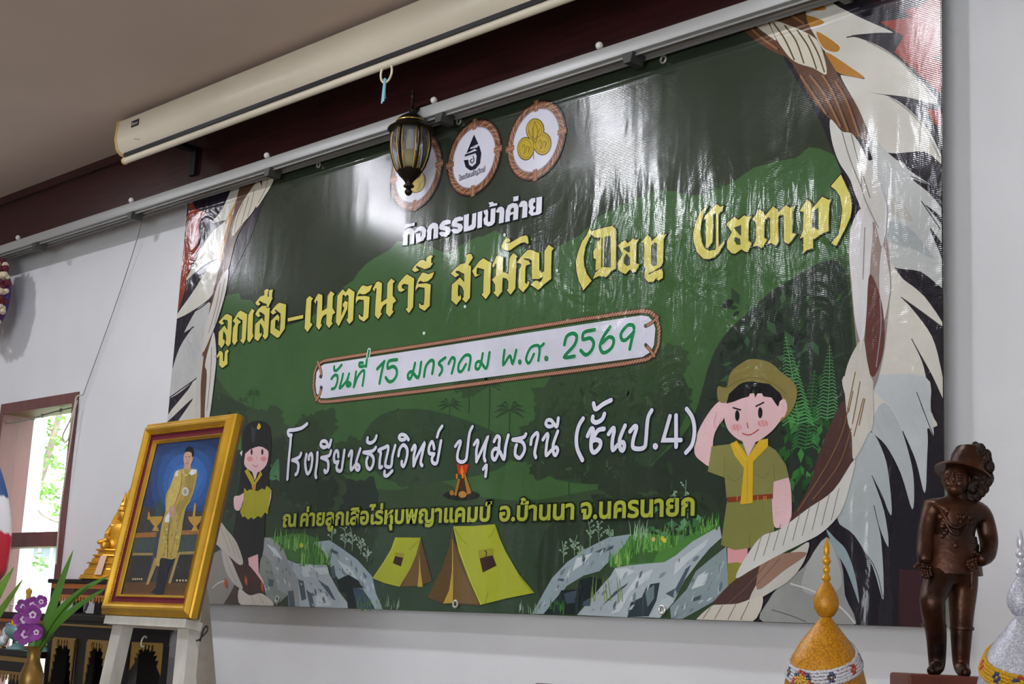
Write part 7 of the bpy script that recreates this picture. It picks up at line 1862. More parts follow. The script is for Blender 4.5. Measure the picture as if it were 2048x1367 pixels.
# ================================================================== BANNER
def vinyl():
    m = bpy.data.materials.new('printed_vinyl'); m.use_nodes = True; nt = m.node_tree; b = nt.nodes['Principled BSDF']; N = nt.nodes; Lk = nt.links
    at_ = N.new('ShaderNodeAttribute'); at_.attribute_name = 'ink'
    n1 = N.new('ShaderNodeTexNoise'); n1.inputs['Scale'].default_value = 5; n1.inputs['Detail'].default_value = 6
    mr = N.new('ShaderNodeMapRange'); mr.inputs[1].default_value = .3; mr.inputs[2].default_value = .7; mr.inputs[3].default_value = .9; mr.inputs[4].default_value = 1.1
    mx = N.new('ShaderNodeMix'); mx.data_type = 'RGBA'; mx.blend_type = 'MULTIPLY'; mx.inputs[0].default_value = 1
    tc = N.new('ShaderNodeTexCoord'); Lk.new(tc.outputs['Object'], n1.inputs['Vector']); Lk.new(n1.outputs['Fac'], mr.inputs[0]); Lk.new(at_.outputs['Color'], mx.inputs[6]); Lk.new(mr.outputs[0], mx.inputs[7]); Lk.new(mx.outputs[2], b.inputs['Base Color'])
    b.inputs['Roughness'].default_value = .17; b.inputs['Specular IOR Level'].default_value = .5
    def M(op, a, c=None, d=None):
        n = N.new('ShaderNodeMath'); n.operation = op
        for i, v in enumerate((a, c, d)):
            if v is None: continue
            if isinstance(v, (int, float)): n.inputs[i].default_value = v
            else: Lk.new(v, n.inputs[i])
        return n.outputs[0]
    sp = N.new('ShaderNodeSeparateXYZ'); Lk.new(tc.outputs['Object'], sp.inputs[0]); x, z = sp.outputs[0], sp.outputs[2]
    def noise(sx, sz, detail=3, dist=0.):
        mp = N.new('ShaderNodeMapping'); mp.inputs['Scale'].default_value = (sx, 1, sz); Lk.new(tc.outputs['Object'], mp.inputs[0])
        n = N.new('ShaderNodeTexNoise'); n.inputs['Scale'].default_value = 1; n.inputs['Detail'].default_value = detail; n.inputs['Distortion'].default_value = dist; Lk.new(mp.outputs[0], n.inputs['Vector']); return n.outputs['Fac']
    def ramp(v, a, c):
        n = N.new('ShaderNodeMapRange'); n.interpolation_type = 'SMOOTHSTEP'; Lk.new(v, n.inputs[0]); n.inputs[1].default_value = a; n.inputs[2].default_value = c; return n.outputs[0]
    right = ramp(x, .9, 2.5); low = ramp(z, 1.22, .92); edgeL = ramp(x, .35, .0)
    weave = M('MULTIPLY', M('SINE', M('MULTIPLY', z, 1396.)), 4.5e-5)
    streak = M('MULTIPLY', noise(6.5, .7, 2, .4), M('ADD', M('MULTIPLY', M('MULTIPLY', right, low), .040), .002))
    lowR = M('MULTIPLY', right, M('ADD', M('MULTIPLY', low, .85), .08))
    crink = M('MULTIPLY', M('POWER', noise(9, 6, 3, 1.2), 2.), M('ADD', M('MULTIPLY', lowR, .0065), M('ADD', M('MULTIPLY', edgeL, .012), .0005)))
    fine = M('MULTIPLY', noise(26, 5, 3, .6), M('ADD', M('MULTIPLY', M('MULTIPLY', right, low), .0035), .0004))
    dz = M('SUBTRACT', z, M('ADD', 1.415, M('MULTIPLY', noise(1.2, 0, 1), .03)))
    hem = M('MULTIPLY', M('EXPONENT', M('MULTIPLY', M('MULTIPLY', dz, dz), -9000.)), .0035)
    tot = M('ADD', M('ADD', weave, streak), M('ADD', crink, M('ADD', fine, hem)))
    bp = N.new('ShaderNodeBump'); bp.inputs['Strength'].default_value = 1; bp.inputs['Distance'].default_value = 1; Lk.new(tot, bp.inputs['Height']); Lk.new(bp.outputs[0], b.inputs['Normal'])
    return m
INK_GAIN = 1.0
M_vinyl = vinyl()
arts = read_art(ART, INK_GAIN)
def to_banner(x, y, h): return (x/1000, -h/1000, y/1000)
base = Art(); NX = 24
outline = [(0, 0), (3123, 0), (3123, 1496)] + [(3123-130*i, 1496) for i in range(1, 24)] + [(60, 1495), (14, 1486), (6, 1440), (2, 1300), (0, 800)]
base.poly(outline, 0, hexlin('2d3629', INK_GAIN))
SH = arts.pop('sheet')
off = len(base.v); base.v += SH.v; base.c += SH.c; base.f += [[i+off for i in f] for f in SH.f]
ban = art_obj('printed_banner', base, M_vinyl, None, to_banner); ban.location = (0, 0, 1.564)
tag(ban, 'big green printed vinyl banner for a scout day camp on the wall', 'banner')
k = MB(); k.poly([(x/1000, .0006, y/1000) for x, y in outline]); k.build('banner_back', mat('banner_backing', 'c9c9c6', .6), ban, smooth=False)
PARTS = {'title_lettering': ('title_lettering', 'large yellow old-style title lettering'), 'activity_lettering': ('heading_lettering', 'bold white heading above the yellow title'), 'date_plate': ('date_plate', 'white date plate framed with brown rope'), 'school_lettering': ('school_lettering', 'white handwritten school name line'), 'venue_lettering': ('venue_lettering', 'small yellow-green venue line'), 'emblem_a': ('emblem', 'round emblem half hidden behind the lantern'), 'emblem_b': ('emblem', 'round emblem with a black drop-shaped mark'), 'emblem_c': ('emblem', 'round emblem with a yellow trefoil'), 'tent_a': ('tent_print', 'larger yellow printed tent'), 'tent_b': ('tent_print', 'smaller yellow printed tent'), 'campfire_print': ('campfire_print', None), 'rope_border': ('rope_border', 'twisted white and brown printed rope'), 'scout_boy_print': ('scout_boy_print', 'saluting cartoon boy scout in khaki'), 'scout_girl_print': ('scout_girl_print', 'cartoon girl in black with a yellow songbook')}
plate = None
SPLIT = {'rope_border': [1500], 'title_lettering': [1453, 1979, 2381], 'date_lettering': [1167, 1313, 1724, 1956]}
portrait = arts.pop('portrait_print')
for g in ('rope_border', 'tent_a', 'tent_b', 'campfire_print', 'scout_girl_print', 'scout_boy_print', 'emblem_a', 'emblem_b', 'emblem_c', 'date_plate', 'date_lettering', 'activity_lettering', 'title_lettering', 'school_lettering', 'venue_lettering'):
    for pc in split_art(arts[g], SPLIT.get(g, [])):
        o = art_obj('date_lettering' if g == 'date_lettering' else PARTS[g][0], pc, M_vinyl, plate if g == 'date_lettering' else ban, to_banner)
        if g in PARTS and PARTS[g][1]: o['label'] = PARTS[g][1]
        if g == 'date_plate': plate = o
M_gro = mat('grommet_metal', 'd0d0cc', .3, .7)
for x, z in ((.03, 1.47), (.81, 1.455), (1.507, 1.455), (2.31, 1.45), (3.09, 1.48), (.765, .022), (1.61, .022), (2.36, .022), (3.09, .03), (.02, .03)):
    k = MB(); k.tube([(x+.009*math.cos(2*math.pi*i/18), -.004, z+.009*math.sin(2*math.pi*i/18)) for i in range(18)], .003, 8, True); k.build('grommet', M_gro, ban)
# cords
M_cord = mat('cord_fibre', 'b9b4a2', .8); M_cordd = mat('dark_twine', '77746c', .8)
k = MB(); R = random.Random(2)
for dz in (0, .012, -.03): k.tube(bez([(-.02, -.004, 3.04), (-.10, -.02, 3.045+dz*.6), (-.22, -.055, 3.06+dz)], 5), .0022, 6)
k.ball((-.012, -.004, 3.045), .007, 8, 6); tag(k.build('banner_tie', M_cord), 'pale string tying the banner corner to the rail', 'string')
k = MB(); k.tube(bez([(-.337, .012, 3.07), (-.40, .03, 2.96), (-.543, .045, 2.72), (-.738, .048, 2.372)], 8), .0016, 6); tag(k.build('blind_string', M_cordd), 'thin dark string slanting from the rail to the window corner', 'string')
k = MB(); k.tube(bez([(-.738, .045, 2.372), (-.765, .035, 2.365), (-.775, .035, 2.32), (-.79, .03, 2.27), (-.835, .03, 2.215), (-.82, .03, 2.185), (-.785, .03, 2.2), (-.775, .03, 2.28), (-.755, .035, 2.35)], 6), .0032, 8)
k.tube(bez([(-.765, .035, 2.34), (-.775, .035, 2.2), (-.79, .035, 2.05), (-.80, .035, 1.9), (-.795, .035, 1.78), (-.79, .035, 1.70)], 6), .0032, 8)
tag(k.build('cord', M_cord), 'looped pale blind cord hanging beside the window', 'cord')
k = MB(); k.tube(bez([(WX0+.03, .085, 2.31), (-1.25, .085, 2.315), (-1.05, .085, 2.33), (-.84, .085, 2.34)], 6), .003, 6)
for x, z in ((-1.22, 2.316), (-1.14, 2.322), (-.98, 2.333)): k.ball((x, .085, z), .009, 7, 5)
tag(k.build('knotted_wire', M_cordd), 'knotted wire stretched across the top of the window', 'wire')
# ================================================================== EASEL AND PORTRAIT
M_wpaint = mat('white_painted_wood', 'bcbab0', .6, var=.12, scale=18, stretch=(1, 1, .3))
M_gold = mat('gilt_frame', 'c79a2a', .30, .5, var=.12, scale=12); M_golddk = mat('gilt_shadow', '8a5c14', .4, .5)
FO = Vector((1.0248, -.75, 1.508)); FA = math.radians(80.81)
Ul = Vector((1, 0, 0)); Vl = Vector((0, math.cos(FA), math.sin(FA))); Nl = Vector((0, -math.sin(FA), math.cos(FA)))
ez = thing('easel', 'white wooden easel holding up the gold framed portrait', 'easel', (FO.x+.2, FO.y-.1, 0))
def E3(u, v, n): return FO+Ul*u+Vl*v+Nl*n-ez.location
v0 = -FO.z/Vl.z
for u0_, u1_, ut in ((.066, .098, .10), (.389, .74, .30)):
    k = MB(); sl = (u1_-u0_)/v0
    k.bar(E3(ut, .34, -.022), E3(u0_, -.012, -.022), .046, .034, Nl); k.bar(E3(u0_, -.012, -.022), E3(u1_, v0+.02, -.022), .050, .034, Nl); k.build('leg', M_wpaint, ez, smooth=False)
k = MB(); k.bar(E3(.03, -.0135, -.008), E3(.43, -.0135, -.008), .05, .022, Vl); k.build('ledge', M_wpaint, ez, smooth=False)
k = MB(); k.bar(E3(.08, .33, -.022), E3(.32, .33, -.022), .034, .04, Vl); k.build('crossbar', M_wpaint, ez, smooth=False)
k = MB(); k.bar(Vector((1.232, -.59, 1.56))-ez.location, Vector((1.66, -.56, .02))-ez.location, .045, .03, (0, 1, 0)); k.bar(Vector((1.232, -.59, 1.56))-ez.location, E3(.2, .31, -.03), .045, .03, (0, 1, 0)); k.build('rear_leg', mat('shaded_white_wood', '9c958a', .7, var=.1), ez, smooth=False)  # rear leg's shade is painted in as a grey-brown version of the white wood
k = MB(); k.tube(bez([E3(.405, -.045, -.03), E3(.43, -.047, -.03), E3(.447, -.035, -.03), E3(.462, -.022, -.03), E3(.457, -.01, -.03), E3(.445, -.018, -.03), E3(.44, -.05, -.03)], 5), .0022, 6); k.build('wire_tie', M_blk, ez)
k = MB(); k.tube([E3(.21+.012*math.cos(a/10), -.062+.014*math.sin(a/10), -.01) for a in range(8, 56, 3)], .0022, 6); k.build('hook', M_alu, ez)
pf = thing('framed_portrait', 'gold framed portrait of a person in a long yellow robe', 'picture', FO, (FA, 0, 0))
FW, FH = .4425, .537
def sweep(mb, w, h, prof):
    rings = [[mb.bm.verts.new((x, y, z)) for x, y in ((i, i), (w-i, i), (w-i, h-i), (i, h-i))] for i, z in prof]
    for A, B in zip(rings, rings[1:]):
        for q in range(4): mb.bm.faces.new((A[q], A[(q+1) % 4], B[(q+1) % 4], B[q]))
k = MB(); sweep(k, FW, FH, [(.004, -.01), (0, 0), (.0, .012), (.004, .016), (.008, .0165), (.011, .021), (.016, .027), (.022, .028), (.027, .024), (.031, .017), (.034, .013)]); k.build('frame_moulding', M_gold, pf, ang=25)
k = MB(); sweep(k, FW, FH, [(.034, .013), (.034, .009), (.050, .008)]); k.build('mat_board', mat('maroon_mat', '6e1a2e', .7, bump=.1, bscale=300), pf, smooth=False)
k = MB(); sweep(k, FW, FH, [(.050, .008), (.0505, .013), (.053, .013), (.056, .006), (.058, .003)]); k.build('inner_lip', M_gold, pf, smooth=False)
k = MB()
for i in range(70):
    for x, y in ((.0325, .036+(FH-.072)*i/69), (FW-.0325, .036+(FH-.072)*i/69)): k.ball((x, y, .0165), .0028, 6, 4)
for i in range(58):
    for y in (.0325, FH-.0325): k.ball((.036+(FW-.072)*i/57, y, .0165), .0028, 6, 4)
k.build('bead_trim', M_gold, pf)
k = MB(); k.box((.002, .002, -.014), (FW-.002, FH-.002, -.009)); k.build('back_board', mat('brown_board', '6b4a30', .8), pf, smooth=False)
PB = Art(); PB.poly([(48, 48), (392, 48), (392, 490), (48, 490)], 0, hexlin('2c3a55', 1.0))
pin = bpy.data.materials.new('portrait_ink'); pin.use_nodes = True; nt = pin.node_tree; at_ = nt.nodes.new('ShaderNodeAttribute'); at_.attribute_name = 'ink'; n1 = nt.nodes.new('ShaderNodeTexNoise'); n1.inputs['Scale'].default_value = 30; mr = nt.nodes.new('ShaderNodeMapRange'); mr.inputs[3].default_value = .75; mr.inputs[4].default_value = 1.25; mx = nt.nodes.new('ShaderNodeMix'); mx.data_type = 'RGBA'; mx.blend_type = 'MULTIPLY'; mx.inputs[0].default_value = 1
nt.links.new(n1.outputs[0], mr.inputs[0]); nt.links.new(at_.outputs[0], mx.inputs[6]); nt.links.new(mr.outputs[0], mx.inputs[7]); nt.links.new(mx.outputs[2], nt.nodes['Principled BSDF'].inputs['Base Color']); nt.nodes['Principled BSDF'].inputs['Roughness'].default_value = .25
off = len(PB.v); PB.v += portrait.v; PB.c += portrait.c; PB.f += [[i+off for i in f] for f in portrait.f]
art_obj('picture', PB, pin, pf, lambda x, y, h: (x/1000, y/1000, .001+h/1000))
# ================================================================== ALTAR
M_lac = mat('black_lacquer', '120d0b', .42, var=.2, scale=8, spec=.3); M_red = mat('red_brown_lacquer', '43150f', .35); M_or = mat('orange_gilt', 'b4641c', .35, .4); M_gt = mat('gold_leaf_trim', '8f7136', .35, .6); M_gt2 = mat('orange_gold_trim', 'c27a36', .4, .5)
def teeth(name, x0, x1, y, z, n, h, m, parent, org):
    k = MB(); k.box((x0-org.x, y-.004-org.y, z-org.z), (x1-org.x, y-org.y, z+.006-org.z))
    w_ = (x1-x0)/n
    for i in range(n):
        a = x0+i*w_-org.x; hh = h*(1 if i % 2 else .75); Y = y-.003-org.y; Z = z-org.z
        k.poly([(a+w_*.08, Y, Z), (a+w_*.92, Y, Z), (a+w_*.72, Y, Z-hh*.35), (a+w_*.86, Y, Z-hh*.5), (a+w_*.5, Y, Z-hh), (a+w_*.14, Y, Z-hh*.5), (a+w_*.28, Y, Z-hh*.35)], (0, .003, 0))
    return k.build(name, m, parent, smooth=False)
def gable(name, x0, x1, y, z, h, m, parent, org, side):
    # carved corner bracket: a curling leaf running down one side of an opening
    k = MB(); s = side; W_ = x1-x0; X = (x0 if s > 0 else x1)-org.x; Y = y-.003-org.y; Z = z-org.z
    P = [(0, 0), (.95, 0), (.8, -.1), (.95, -.2), (.6, -.22), (.78, -.36), (.45, -.34), (.6, -.52), (.3, -.5), (.42, -.7), (.18, -.68), (.24, -.86), (0, -1)]
    k.poly([(X+s*a*W_, Y, Z+b_*h) for a, b_ in P], (0, .004, 0)); return k.build(name, m, parent, smooth=False)
KA = 1.121
def amap(x, y, z): return (KA*x-.578, KA*y+.347, KA*z-.1815)
def altar_size(t, floor=False):
    # the altar group is sized up and set back so that it stands against the wall
    t.location = amap(*t.location) if not floor else (*amap(*t.location)[:2], 0)
    for ch in [o for o in t.children_recursive]:
        if ch.type != 'MESH': continue
        for v in ch.data.vertices: v.co = (v.co.x*KA, v.co.y*KA, max(0, v.co.z*KA-.1815) if floor else v.co.z*KA)
def teeth_y(name, y0, y1, x, z, n, h, m, parent, org):
    k = MB(); k.box((x-org.x, y0-org.y, z-org.z), (x+.004-org.x, y1-org.y, z+.006-org.z)); w_ = (y1-y0)/n
    for i in range(n):
        a = y0+i*w_-org.y; hh = h*(1 if i % 2 else .75); X = x+.001-org.x; Z = z-org.z
        k.poly([(X, a+w_*.08, Z), (X, a+w_*.92, Z), (X, a+w_*.72, Z-hh*.35), (X, a+w_*.86, Z-hh*.5), (X, a+w_*.5, Z-hh), (X, a+w_*.14, Z-hh*.5), (X, a+w_*.28, Z-hh*.35)], (.003, 0, 0))
    return k.build(name, m, parent, smooth=False)
ca = thing('altar_cabinet', 'black lacquer altar cabinet with gold carved openings behind the easel', 'altar table', (.55, -.46, 0)); o3 = ca.location
k = MB(); k.box((.318-.55, -.105, 1.487), (.775-.55, .09, 1.507), .004); k.box((.328-.55, -.097, 1.470), (.768-.55, .085, 1.487)); k.build('top', M_lac, ca, smooth=False)
k = MB(); k.box((.329-.55, -.1, 1.472), (.767-.55, -.097, 1.478)); k.build('gold_line', M_gt, ca, smooth=False)
k = MB(); k.box((.335-.55, -.09, 1.428), (.76-.55, -.08, 1.471)); k.box((.75-.55, -.08, 1.428), (.76-.55, .08, 1.471)); k.build('apron', M_lac, ca, smooth=False)
for x0, x1, ya, yb in ((.335, .378, -.09, -.045), (.515, .59, -.09, -.07), (.713, .76, -.09, -.05), (.72, .76, .055, .082), (.335, .375, .055, .082)):
    k = MB(); k.box((x0-.55, ya, 0), (x1-.55, yb, 1.4275)); k.build('leg', M_lac, ca, smooth=False)
k = MB(); k.box((.36-.55, .072, .25), (.50-.55, .08, 1.47)); k.box((.605-.55, .072, .25), (.715-.55, .08, 1.47)); k.build('back_panel', M_lac, ca, smooth=False)
for x0, x1 in ((.378, .515), (.59, .713)):
    teeth('fringe', x0, x1, -.552, 1.430, max(6, int((x1-x0)/.0165)), .028, M_gt, ca, o3)
    for s in (1, -1): gable('carved_bracket', x0 if s > 0 else x1-.034, x0+.034 if s > 0 else x1, -.556, 1.430, .13, M_gt, ca, o3, s)
teeth_y('fringe', -.51, -.405, .762, 1.430, 9, .022, M_gt, ca, o3)
for y, s in ((-.51, 1), (-.405, -1)):
    k = MB(); P = [(0, 0), (.95, 0), (.8, -.1), (.95, -.2), (.6, -.22), (.78, -.36), (.45, -.34), (.6, -.52), (.3, -.5), (.42, -.7), (0, -1)]
    k.poly([(.764-o3.x, y+s*a*.036-o3.y, 1.43+b_*(.075 if s > 0 else .09)) for a, b_ in P], (.004, 0, 0)); k.build('carved_bracket', M_gt, ca, smooth=False)
altar_size(ca, True)
at = thing('altar_table', 'dark altar table under the candles at the left of the cabinet', 'altar table', (-.35, -.37, 0)); o3 = at.location
k = MB(); k.box((-.05, -.1, 1.484), (.655, .1, 1.506), .004); k.build('top', M_lac, at, smooth=False)
k = MB(); k.box((-.04, -.094, 1.473), (.65, -.09, 1.483)); k.build('gold_line', M_or, at, smooth=False)
k = MB(); k.box((-.04, -.092, 1.438), (.65, -.08, 1.484)); k.build('apron', M_red, at, smooth=False)
for x in (-.04, .61):
    for y in (-.092, .06):
        k = MB(); k.box((x, y, 0), (x+.035, y+.03, 1.4375)); k.build('leg', M_lac, at, smooth=False)
teeth('fringe', -.38, .30, -.463, 1.438, 36, .02, M_gt2, at, o3)
altar_size(at, True)
lt = thing('low_altar_table', 'low black altar table with gold trim carrying the celadon bowls', 'altar table', (-.28, -.53, 0)); o3 = lt.location
k = MB(); k.box((-.05, -.055, 1.368), (.605, .055, 1.388), .003); k.build('top', M_lac, lt, smooth=False)
k = MB(); k.box((-.04, -.051, 1.352), (.6, -.047, 1.367)); k.build('gold_line', M_gt, lt, smooth=False)
k = MB(); k.box((-.04, -.048, 1.315), (.6, -.038, 1.368)); k.build('apron', M_lac, lt, smooth=False)
for x in (-.04, .565):
    for y in (-.048, .02):
        k = MB(); k.box((x, y, 0), (x+.03, y+.03, 1.3145)); k.build('leg', M_lac, lt, smooth=False)
teeth('fringe', -.32, .31, -.579, 1.315, 28, .03, M_gt, lt, o3)
altar_size(lt, True)
tt = thing('altar_stand', 'small black stand with orange trim raised on the altar top', 'altar stand', (.36, -.36, 1.507)); o3 = tt.location
k = MB(); k.box((-.262, -.092, .098), (.27, .09, .112), .003); k.build('top', M_lac, tt, smooth=False)
k = MB(); k.box((-.235, -.087, .082), (.25, -.082, .097)); k.build('orange_band', M_or, tt, smooth=False)
k = MB(); k.box((-.23, -.083, .056), (.25, -.073, .084)); k.build('apron', M_red, tt, smooth=False)
for x in (-.245, -.09, .09, .225):
    k = MB(); k.box((x, -.085, 0), (x+.025, -.06, .098)); k.build('leg', M_lac, tt, smooth=False)
k = MB(); k.box((-.24, -.082, 0), (.25, .088, .006)); k.box((-.24, .075, 0), (-.08, .082, .098)); k.build('shelf', M_lac, tt, smooth=False)
teeth('fringe', .16, .59, -.444, 1.563, 24, .02, M_gt2, tt, o3)
altar_size(tt)
# small white swan-like ornaments seen through the stand and under the altar top
M_por = mat('white_porcelain', 'cfd0d4', .25)
def bird(name, lab, x, y, z, s, fx=1):
    t = thing(name, lab, 'ornament', (x, y, z))
    k = MB(); k.ball((0, 0, .018*s), .016*s, 12, 8, (1.5, .9, .9)); k.tube(bez([(.016*s*fx, 0, .02*s), (.03*s*fx, 0, .035*s), (.024*s*fx, 0, .055*s), (.034*s*fx, 0, .062*s)], 5), [.007*s]*8+[.005*s]*8, 8); k.build('body', M_por, t)
    for sy in (-1, 1):
        k = MB(); k.ball((-.01*s*fx, .012*s*sy, .034*s), .02*s, 10, 7, (1, .25, 1.1)); k.build('wing', M_por, t)
    k = MB(); k.lathe([(.001, 0), (.014*s, 0), (.013*s, .004*s), (.001, .005*s)], 16); k.build('base', M_gt, t); altar_size(t)
bird('swan_ornament', 'white swan ornament under the small orange trimmed stand', .20, -.37, 1.513, .85); bird('swan_ornament', 'white swan ornament under the altar top left of the bowls', -.02, -.53, 1.388, 1.25); bird('swan_ornament', 'white swan ornament between the two celadon bowls', .185, -.51, 1.388, .9, -1)
# candles
def candle(lab, x, y, z, h, r, m):
    t = thing('candle', lab, 'candle', (x, y, z)); k = MB(); k.lathe([(.001, 0), (r*1.05, 0), (r, h*.1), (r*.95, h*.72), (r*1.25, h*.8), (r*1.3, h*.9), (r*.8, h*.96), (.001, h)], 16); k.build('wax', m, t)
    k = MB(); k.tube([(0, 0, h*.98), (0, 0, h*1.04)], .0012, 5); k.build('wick', M_blk, t); altar_size(t)
candle('tall orange candle standing on the altar table before the window', -.205, -.36, 1.506, .085, .0085, mat('orange_wax', 'cf9a34', .45)); candle('short white candle at the left end of the altar table', -.325, -.36, 1.506, .028, .007, mat('white_wax', 'd8d6c4', .45))
# bowls
M_cel = mat('celadon_glaze', '6f9394', .25, var=.1, scale=30); M_yw = mat('yellow_wax', 'd2a224', .45)
def bowl(lab, x, y):
    t = thing('footed_bowl', lab, 'bowl', (x, y, 1.388))
    k = MB(); k.lathe([(.001, 0), (.032, 0), (.031, .006), (.02, .012), (.012, .02), (.012, .026), (.026, .034), (.042, .046), (.047, .058), (.045, .072), (.04, .074), (.042, .06), (.03, .045), (.001, .04)], 32); k.build('bowl_body', M_cel, t)
    k = MB()
    for i in range(10):
        a = 2*math.pi*i/10; c = Vector((.043*math.cos(a), .043*math.sin(a), .074)); tn = Vector((-math.sin(a), math.cos(a), 0))*.013
        k.poly([c-tn, c+tn, c+Vector((0, 0, .008))], (-.002*math.cos(a), -.002*math.sin(a), 0))
    k.build('scalloped_rim', M_cel, t); altar_size(t)
    return t
bw_ = bowl('blue-green footed bowl with yellow wax offering, left of the vase', .095, -.53); bowl('blue-green footed bowl half hidden behind the brass vase', .262, -.53)
yo = thing('wax_offering', 'yellow wax offering with a pointed candle in the celadon bowl', 'candle', (.095, -.53, 1.43))
k = MB(); k.lathe([(.001, 0), (.022, 0), (.034, .022), (.03, .032), (.02, .036), (.001, .038)], 20)
for i in range(7):
    a = 2*math.pi*i/7; k.ball((.02*math.cos(a), .02*math.sin(a), .04), .009, 8, 6, (1, 1, 1.5))
k.build('petals', M_yw, yo); k = MB(); k.lathe([(.001, .03), (.0075, .032), (.006, .07), (.0035, .095), (.001, .11)], 12, (.016, 0, 0)); k.build('candle_tip', M_yw, yo); altar_size(yo)
# seated gilt figure on a tiered base
M_bud = mat('bright_gilt', 'd59a26', .28, .5, var=.1, scale=30)
bd = thing('gilded_statue', 'golden seated statue with a pointed spire on a tiered base', 'statue', (.385, -.36, 1.6195), (0, 0, math.radians(38)))
k = MB()
for r_, z0, z1 in ((.125, 0, .014), (.112, .014, .03), (.104, .03, .036), (.098, .036, .05), (.105, .05, .055), (.09, .055, .068), (.082, .068, .074), (.088, .074, .08), (.072, .08, .092), (.08, .092, .098)):
    k.lathe([(r_*.98, z0), (r_, z0+.002), (r_*.96, z1)], 8, a0=math.pi/8, sq=.72)
k.build('tiered_base', M_bud, bd, smooth=False)
k = MB(); k.bm.faces.new([k.bm.verts.new(p) for p in ((-.043, -.0865, .014), (-.02, -.0865, .014), (-.016, -.064, .075), (-.036, -.064, .075))]); k.build('paper_slip', mat('pale_paper', 'cfae9c', .8), bd, smooth=False)
vs = [(0, 0, .118), (0, 0, .14), (0, .0, .165), (0, 0, .182), (-.05, -.012, .112), (-.03, -.05, .107), (.05, -.012, .112), (.03, -.05, .107), (-.036, .002, .172), (-.046, -.008, .142), (-.03, -.04, .125), (-.062, -.045, .116), (.036, .002, .172), (.046, -.01, .142), (.01, -.036, .122), (0, 0, .19)]
es = [(0, 1), (1, 2), (2, 3), (3, 15), (0, 4), (4, 5), (0, 6), (6, 7), (2, 8), (8, 9), (9, 10), (10, 11), (2, 12), (12, 13), (13, 14)]
rs = [.034, .028, .032, .014, .022, .014, .022, .014, .012, .011, .009, .007, .012, .011, .009, .013]
def bhead(bm):
    M4 = Matrix.Translation((0, -.002, .208)) @ Matrix.Diagonal((.82, .9, 1.05, 1)); bmesh.ops.create_uvsphere(bm, u_segments=16, v_segments=12, radius=.021, matrix=M4)
    bmesh.ops.create_uvsphere(bm, u_segments=8, v_segments=6, radius=.0035, matrix=Matrix.Translation((0, -.021, .207)))
    for sx in (-1, 1): bmesh.ops.create_uvsphere(bm, u_segments=8, v_segments=6, radius=.006, matrix=Matrix.Translation((sx*.018, 0, .204)) @ Matrix.Diagonal((.4, .7, 1.7, 1)))
skin_mesh('seated_body', vs, es, rs, M_bud, bd, 2, 0, bhead)
k = MB(); k.lathe([(.001, .222), (.019, .222), (.02, .226), (.013, .236), (.015, .24), (.009, .25), (.01, .254), (.005, .265), (.001, .285)], 16); k.build('crown_spire', M_bud, bd)
k = MB(); k.poly([(-.045, .03, .1), (.045, .03, .1), (.052, .03, .19), (.034, .03, .225), (.02, .03, .255), (0, .03, .298), (-.02, .03, .255), (-.034, .03, .225), (-.052, .03, .19)], (0, .006, 0)); k.build('flame_backdrop', M_bud, bd, smooth=False); altar_size(bd)
# vase of orchids
M_brass = mat('aged_brass', '8d6f38', .38, .6, var=.25, scale=14); M_orch = mat('orchid_purple', '7d2f86', .5, var=.25, scale=60); M_orw = mat('orchid_white', 'd6bfd6', .5); M_lf = mat('pandan_green', '4b7d2a', .45, var=.2, scale=12, stretch=(1, 1, .2)); M_lf2 = mat('pandan_green_light', '6d9a3c', .45, var=.2, scale=12)
va = thing('brass_vase', 'slim aged brass vase holding purple orchids at lower left', 'vase', (.935, -.9, 1.262))
k = MB(); k.lathe([(.001, 0), (.022, 0), (.022, .006), (.017, .014), (.026, .035), (.0325, .062), (.032, .08), (.025, .10), (.0185, .116), (.0165, .13), (.019, .146), (.027, .155), (.026, .1555), (.017, .146), (.013, .13), (.001, .12)], 40); k.build('vase_body', M_brass, va)
vs_ = thing('vase_stand', 'black stand under the brass vase', 'stand', (.935, -.9, 0))
k = MB(); k.box((-.09, -.09, 1.24), (.09, .09, 1.262)); k.build('top', M_lac, vs_, smooth=False)
for x in (-.08, .06):
    for y in (-.08, .06):
        k = MB(); k.box((x, y, 0), (x+.02, y+.02, 1.24)); k.build('leg', M_lac, vs_, smooth=False)
def blade(mb, pts, w, nrm=(.7, -.68, .15), fold=.25):
    q = bez(pts, 8); n = len(q); L, C_, R_ = [], [], []
    for i, p in enumerate(q):
        d = (q[min(i+1, n-1)]-q[max(i-1, 0)]).normalized(); s = d.cross(Vector(nrm)).normalized(); t = i/(n-1); ww = w*(min(1, .55+t*2)*(1-max(0, (t-.55)/.45)**1.6)+.02)
        L.append(mb.bm.verts.new(p+s*ww)); C_.append(mb.bm.verts.new(p-Vector(nrm)*-ww*fold)); R_.append(mb.bm.verts.new(p-s*ww))
    for i in range(n-1):
        mb.bm.faces.new((L[i], L[i+1], C_[i+1], C_[i])); mb.bm.faces.new((C_[i], C_[i+1], R_[i+1], R_[i]))
VL = va.location
def rel(*ps): return [tuple(Vector(p)-VL) for p in ps]
pl = thing('pandan_leaf_bunch', 'tall green pandan leaves standing in the brass vase', 'leaves', VL+Vector((0, 0, .13)))
def relp(*ps): return [tuple(Vector(p)-pl.location) for p in ps]
